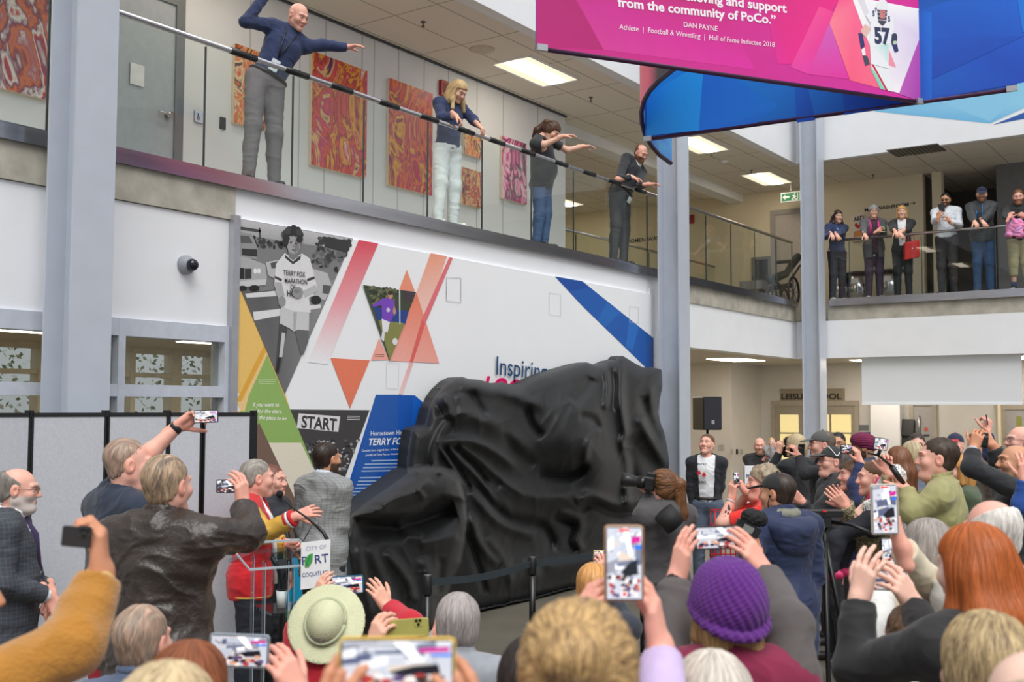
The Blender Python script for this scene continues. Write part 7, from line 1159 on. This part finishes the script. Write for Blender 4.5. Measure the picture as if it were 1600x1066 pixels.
person('G29', 'seated person with curly brown hair in white jacket between raised phones', 1424, 1004, 3.72, .92, face=-150, hair='curly', hcol=(96, 70, 50), seat=True, floor=0, arms=dict(L=dict(e=(1372, 1000, .2), w=(1378, 930, .4), h=(.1, 1, 0), n=(.4, 0, .6), curl=(30, 36, 28))), top=G(cloth((222, 222, 220)), hem=-.06, th=.026), pants=(70, 74, 90))
# -- foreground
CHAR = cloth((88, 82, 82), .95)
J = person('G30', 'person in purple knit hat and maroon top raising a phone in both hands', 1134, 946, 3.0, .96, face=-168, tilt=-2, body=178, hair='bob', hcol=(178, 146, 100), near=900, tone='pink', arms=dict(L=dict(e=(1044, 1036, .05), w=(1056, 906, .3), h=(.26, 1, 0), n=(.8, 0, .45), curl=(10, 12, 10), spread=4), R=dict(e=(1232, 975, .05), w=(1196, 896, .3), h=(-.6, .85, 0), n=(-.6, 0, .6), curl=(14, 16, 12), spread=5)), top=G(cloth((128, 30, 66), .9), scol=CHAR, hem=-.1, th=.022, sleeve=.95, name='top'), pants=(50, 50, 56)); cap_hat(J, 'beanie', cloth((92, 36, 124), .95, .3, 200)); band(J, 'L', (30, 30, 32), .93, .035)
q = J['BT']; nb = J['nb']; P = Print(plane_map(q(nb, .03, -.165, -.24), J['br'], J['bu']), -J['bf'], step=.001); P.text('Fox', (0, 0), (.2, 0), (236, 226, 230), 1, 0, .05); P.build('back_print', PRINT, J['root'])
person('G31', 'white-haired person at the bottom edge below the purple knit hat', 1112, 1108, 2.35, .95, face=178, hair='thick', hcol=(206, 198, 188), near=1500, top=G(cloth((120, 124, 132))), pants=(50, 50, 54))
person('G32', 'woman with pinned-up streaked blonde hair in the foreground holding a tan-cased phone', 905, 1072, 1.62, .96, face=172, tilt=5, hair='bun', hcol=(206, 170, 116), hcol2=(112, 84, 60), near=6500, tone='pink', arms=dict(R=dict(e=(1042, 1200, .35), w=(1032, 1012, .66), h=(-.2, 1, 0), n=(-.9, 0, .3), curl=(14, 18, 14), thumb=.3, spread=3), L=dict(e=(872, 1200, .45), w=(905, 1010, .66), h=(.2, .95, 0), n=(.9, 0, .3), curl=(24, 30, 22), spread=3)), top=G(cloth((196, 176, 214)), sleeve=.93), pants=(50, 50, 54))
person('G32b', 'dark-haired person just left of the foreground blonde', 838, 1080, 2.6, 1.0, face=176, hair='thick', hcol=(50, 42, 40), near=1200, top=G(cloth((40, 40, 44))), pants=(50, 50, 54))
person('G34', 'seated woman with short silver hair in light grey coat before the stanchion', 716, 975, 4.4, .95, face=176, hair='thick', hcol=(172, 164, 162), near=1500, tone='pink', seat=True, arms=dict(L=dict(w=(684, 992, .15), h=(.2, .9, 0), n=(.6, 0, .4), curl=(30, 36, 28))), top=G(cloth((150, 154, 162), .95), collar=.04, hem=-.06), pants=(50, 50, 54))
person('G35', 'seated ginger-haired person beside the tan-cased phone', 927, 918, 5.4, .92, face=178, hair='thick', hcol=(206, 152, 92), near=900, tone='pink', seat=True, arms=dict(R=dict(w=(942, 905, .3), h=(0, 1, 0), n=(-.4, 0, .8), curl=(30, 40, 30))), top=G(cloth((50, 54, 66))), pants=(50, 50, 60))
J = person('G36', 'seated person in pale green sun hat and red jacket filming with a blue-edged phone', 512, 990, 5.0, .96, face=172, tilt=-15, hair='short', hcol=(150, 140, 128), seat=True, arms=dict(R=dict(e=(640, 975, .1), w=(606, 950, .3), h=(-.55, .85, 0), n=(-.5, 0, .7), curl=(14, 18, 14), spread=5), L=dict(e=(465, 985, .2), w=(492, 940, .35), h=(.4, .9, 0), n=(.6, 0, .6), curl=(18, 22, 18))), top=G(cloth((192, 30, 50)), hem=-.06, th=.026, sleeve=.93), pants=(50, 50, 60))
hc, f, u = J['hc'], J['hf'], J['hu']; u2 = nz(UP * .5 - FW * .86); f2 = nz(f - u2 * np.dot(f, u2)); c = hc + u * .04; HAT = mat('pale_green_straw', (206, 208, 172), .8, var=.06, bump=.3, bscale=120)
V, F = Field().ell(c + u2 * .05, np.array((.083, .1, .085)), np.stack([np.cross(f2, u2), f2, u2]), .02).ell(c + u2 * .025, np.array((.178, .19, .012)), np.stack([np.cross(f2, u2), f2, u2]), .03).mesh(.005); o = mesh_obj('sun_hat', V, F, HAT, J['root']); MB().tube([c + u2 * .055 + np.cross(f2, u2) * .09 * math.cos(a) + f2 * .107 * math.sin(a) for a in np.linspace(0, 6.283, 25)], .008, 8).build('hat_band', mat('hat_band', (176, 182, 150)), J['root'])
GRP = dict(h=(.1, .9, .1), n=(.6, 0, .6), curl=(26, 32, 26))
person('G37', 'person below the frame holding a large yellow-edged phone sideways in both hands', 596, 1500, 1.0, .96, face=180, hair='short', hcol=(60, 48, 40), arms=dict(L=dict(e=(440, 1400, .2), w=(498, 1200, .5), h=(.25, .95, 0), n=(.6, 0, .7), curl=(14, 18, 14), thumb=.35), R=dict(e=(764, 1400, .05), w=(752, 1205, .5), h=(-.3, .95, 0), n=(-.6, 0, .7), curl=(18, 22, 18), thumb=.4)), tone='tan', top=G(cloth((60, 60, 70))), pants=(50, 50, 54))
person('G38', 'seated person holding up an olive-cased phone', 606, 1092, 3.3, .93, face=172, hair='short', hcol=(90, 70, 56), seat=True, arms=dict(L=dict(e=(570, 1080, .2), w=(580, 1020, .25), h=(.3, .9, 0), n=(.6, 0, .6), curl=(30, 36, 28))), top=G(cloth((90, 94, 100))), pants=(50, 50, 54), floor=0)
person('G39', 'auburn-haired woman at the bottom left filming with a pale-cased phone', 298, 1084, 2.6, .95, face=160, hair='long', hcol=(138, 78, 46), hl=.3, near=2200, arms=dict(R=dict(e=(500, 1180, .05), w=(470, 1092, .12), h=(-.5, .9, 0), n=(-.6, 0, .6), curl=(20, 28, 20), spread=3)), tone='pink', top=G(cloth((120, 40, 44))), pants=(50, 50, 54))
person('G40', 'seated man with thinning grey-brown hair and blue collar near the bottom left', 225, 1004, 3.6, .97, face=165, hair='short', hcol=(158, 140, 124), hcol2=(182, 150, 130), near=900, tone='pink', seat=True, top=G(cloth((84, 98, 126)), collar=.05, hem=-.05), pants=(50, 50, 60))
person('G41', 'person with pale blonde hair cropped by the bottom left edge', 262, 1150, 1.85, .95, face=175, hair='thick', hcol=(206, 184, 146), near=1800, top=G(cloth((110, 100, 90))), pants=(50, 50, 54))
J = person('G42', 'blonde woman in fuzzy mustard jacket at the left edge raising a phone', -82, 930, 2.4, .97, face=118, body=140, hair='long', hcol=(190, 158, 112), hl=.2, near=900, tone='tan', arms=dict(R=dict(e=(112, 1010, -.05), w=(158, 896, .05), h=(-.1, 1, .1), n=(-.9, .1, -.2), curl=(38, 62, 45), spread=3, thumb=.5)), top=G(MUST, th=.032, sleeve=.96, wr=.008), pants=(50, 50, 54)); band(J, 'R', (214, 176, 110), .93, .02)
# ------------------------------------------------------------------ phones, cameras and gear in people's hands
phone('phone held high by the man in the navy polo', 322, 651, 5.5, 38, 20, roll=-2, seed=3)
phone('phone in the raised hand of the leather-jacket man', 354, 760, 4.85, 32, 21, seed=4, dark=True)
phone('dark phone tilted in the hand of the mustard jacket woman', 120, 839, 2.42, 46, 32, roll=5, back=True, case=(44, 40, 42), seed=5)
phone('blue-edged phone above the pale green sun hat', 543, 914, 5.36, 50, 28, roll=-3, case=(40, 110, 160), seed=6)
phone('large yellow-edged phone held sideways at the bottom centre', 621, 1040, 1.52, 182, 88, case=(224, 186, 84), seed=7)
phone('olive phone case seen from behind above the yellow-edged phone', 635, 981, 3.56, 70, 27, roll=-4, back=True, case=(176, 172, 96), seed=8)
phone('pale-cased phone held sideways by the auburn-haired woman', 374, 1017, 2.72, 94, 52, roll=2, case=(150, 164, 176), seed=9, rec=False)
phone('upright tan-cased phone recording, above the streaked blonde hair', 975, 880, 2.26, 62, 118, case=(178, 134, 100), seed=10, rec=True)
phone('small gold phone in front of the ginger-haired person', 938, 877, 5.75, 22, 34, case=(206, 180, 110), seed=11, dark=True)
phone('black phone held sideways above the purple knit hat', 1122, 840, 3.36, 72, 36, roll=-2, seed=12)
phone('phone held up by the curly-haired person in the red tee', 1151, 750, 7.64, 9, 24, roll=-6, case=(180, 160, 120), seed=13, dark=True)
phone('upright cream-cased phone recording before the red-haired woman', 1382, 796, 3.55, 43, 79, roll=-1, case=(206, 198, 180), seed=14, rec=True)
phone('phone held sideways between the hands of the red-haired woman', 1385, 907, 3.4, 62, 32, roll=3, seed=15)
phone('upright phone just above the red-haired woman\'s phone', 1390, 864, 4.3, 28, 46, seed=16)
phone('small phone before the maroon turban held by navy sleeve', 1322, 702, 7.85, 18, 15, seed=17, dark=True)
r_, X, Y, N, c = phone('phone clamped on the black hand gimbal', 1376, 694, 6.25, 22, 19, roll=8, seed=18)
g = empty('hand_gimbal', at(1400, 742, 6.3), 'black hand gimbal gripped by the man in the olive quarter-zip', 'gimbal'); MB().tube([at(1393, 729, 6.3), at(1411, 756, 6.3)], .017, 12).build('grip', BLACKP, g); MB().tube([at(1393, 729, 6.3), at(1385, 722, 6.3), at(1372, 712, 6.3), at(1356, 708, 6.28)], [.01, .007, .006, .006], 8).build('arm', BLACKP, g); MB().tube([at(1372, 712, 6.28), at(1375, 704, 6.27)], .01, 8).build('clamp', BLACKP, g)
phone('dark phone seen edge-on in the hand raised highest of the crowd', 1542, 656, 8.57, 5, 16, roll=-8, yaw=70, seed=19)
phone('dark phone of the man in sunglasses on the far balcony', 1471, 325, dX(1471, 325, 18.98), 9, 14, roll=-12, back=True, seed=20); phone('dark phone of the man in khaki shorts on the far balcony', 1587, 332, dX(1587, 332, 18.98), 16, 11, roll=6, back=True, seed=21)
# pink cloth over the far rail
V, F = Field().ell(onX(1588, 352, 18.86), (.05, .13, .1), None, .05).cap(onX(1580, 345, 18.84), onX(1577, 366, 18.82), .05, .06, .05).cap(onX(1590, 350, 18.84), onX(1592, 366, 18.84), .05, .07, .05).mesh(.009); thing(mesh_obj('cloth_bundle', wrinkle(V, F, .02, 14, 3), F, mat('pink_lilac_cloth', (226, 110, 160), .8, tex=blotch([(222, 90, 140), (200, 160, 216), (240, 130, 170), (190, 150, 210)], 7, 1, 4))), 'pink and lilac cloth bundle hanging over the far rail', 'cloth')
def camera(label, px, py, d, dirv, s=1.0, lens=.16, hood=.045):
    c = at(px, py, d); f = nz(cv(*dirv)); r = nz(np.cross(f, UP)); u = np.cross(r, f); e = empty('camera', c, label, 'camera'); MB().obox(c, (r, u, f), (.07 * s, .05 * s, .03 * s), bev=.015).build('body', BLACKP, e); MB().obox(c + u * .055 * s, (r, u, f), (.028 * s, .02 * s, .03 * s), bev=.008).build('viewfinder', BLACKP, e)
    MB().lathe([(.036, .02), (.037, .05), (.04, .055), (.04, .09), (.036, .095), (hood * .9, lens * .8), (hood, lens), (hood * .9, lens), (.02, lens * .85), (0, lens * .85)], c, f, 20).build('lens', mat('lens_barrel', (30, 30, 32), .35), e); MB().lathe([(.041, .06), (.042, .062), (.042, .085), (.041, .087)], c, f, 20).build('focus_ring', mat('rubber_ring', (18, 18, 18), .9), e); return c, f, r, u, e
camera('black camera with long lens at the face of the ponytailed photographer', 1017, 756, 7.45, (-.93, .12, .3), 1.0, .2, .05)
thing(MB().tube([at(1036, 800, 7.22), at(1056, 822, 7.22)], .075, 18).build('lens_pouch', mat('pouch_black', (30, 30, 32), .7)), 'black cylindrical lens pouch slung on the photographer\'s back', 'bag')
c, f, r, u, e = camera('camera of the blonde woman in black, topped by a furry microphone', 1234, 706, 10.95, (-.7, .05, .6), 1.1, .1)
FUR = mat('fur_windshield', (44, 44, 46), .95, bump=.8, bscale=220)
def furry(p0, p1, r_, label):
    V, F = Field().cap(p0, p1, r_, r_ * .9).mesh(r_ * .16); N = vnormals(V, F); g = np.random.default_rng(4); Vs, Fs = [V], [F]; b = len(V)
    for i in g.integers(0, len(V), 900): t = nz(N[i] + g.normal(size=3) * .4) * r_ * .3; s_ = nz(np.cross(t, N[i] + .01)) * r_ * .02; Vs.append(np.array([V[i] - s_, V[i] + s_, V[i] + t + s_ * .2, V[i] + t - s_ * .2])); Fs.append(np.array([[b, b + 1, b + 2, b + 3]])); b += 4
    return thing(mesh_obj('furry_microphone', np.concatenate(Vs), np.concatenate(Fs).astype(np.int32), FUR), label, 'microphone')
furry(c + u * .1 - r * .03, c + u * .1 + r * .03, .05, 'furry black microphone on the blonde woman\'s camera'); q = at(1168, 826, 6.12); e = empty('audio_recorder', q, 'black audio recorder with grey furry windscreen held beside the navy hooded coat', 'recorder'); MB().obox(q, (nz(RT + UP * -.5), nz(UP + RT * .5), FW), (.07, .03, .02), bev=.008).build('body', BLACKP, e); MB().obox(q - FW * .021, (nz(RT + UP * -.5), nz(UP + RT * .5), FW), (.03, .018, .002)).build('display', mat('lcd_grey', (120, 126, 120), .3), e)
V, F = Field().cap(at(1172, 808, 6.15), at(1188, 811, 6.2), .045, .04).mesh(.007); mesh_obj('furry_windscreen', wrinkle(V, F, .012, 40, 2), F, FUR, e)
camera('small black camera lifted by the bald man in the black sweater', 1537, 690, 7.25, (-.9, .1, .3), .8, .08, .036); camera('camera at the face of the man in the plain grey cap', 1252, 706, 9.75, (-.93, .05, .3), .9, .1)
# video tripod in front of the camouflage jacket
b = at(1290, 830, 6.7); e = empty('video_tripod', b * (1, 1, 0), 'black video tripod with pan handle between the navy coat and the child', 'tripod'); MB().obox(at(1284, 802, 6.7), (RT, FW, UP), (.12, .05, .02), bev=.01).build('head_plate', BLACKP, e); MB().obox(at(1284, 815, 6.7), (RT, FW, UP), (.05, .05, .035), bev=.012).build('head', BLACKP, e); MB().obox(at(1288, 799, 6.64), (RT, FW, UP), (.012, .008, .006)).build('button', mat('button_red', (200, 40, 40)), e); MB().tube([at(1298, 816, 6.68), at(1330, 820, 6.6), at(1368, 836, 6.5)], [.012, .011, .016], 8).build('pan_handle', BLACKP, e)
h0 = at(1288, 826, 6.7); MB().tube([at(1288, 818, 6.7), h0 - UP * .3], .022, 10).build('column', BLACKP, e)
for a in (.3, 2.4, 4.5): p1 = h0 * (1, 1, 0) + RT * .27 * math.cos(a) + FW * .27 * math.sin(a); MB().tube([h0 - UP * .06, p1 + UP * .01], [.02, .012], 8).build('leg', BLACKP, e)
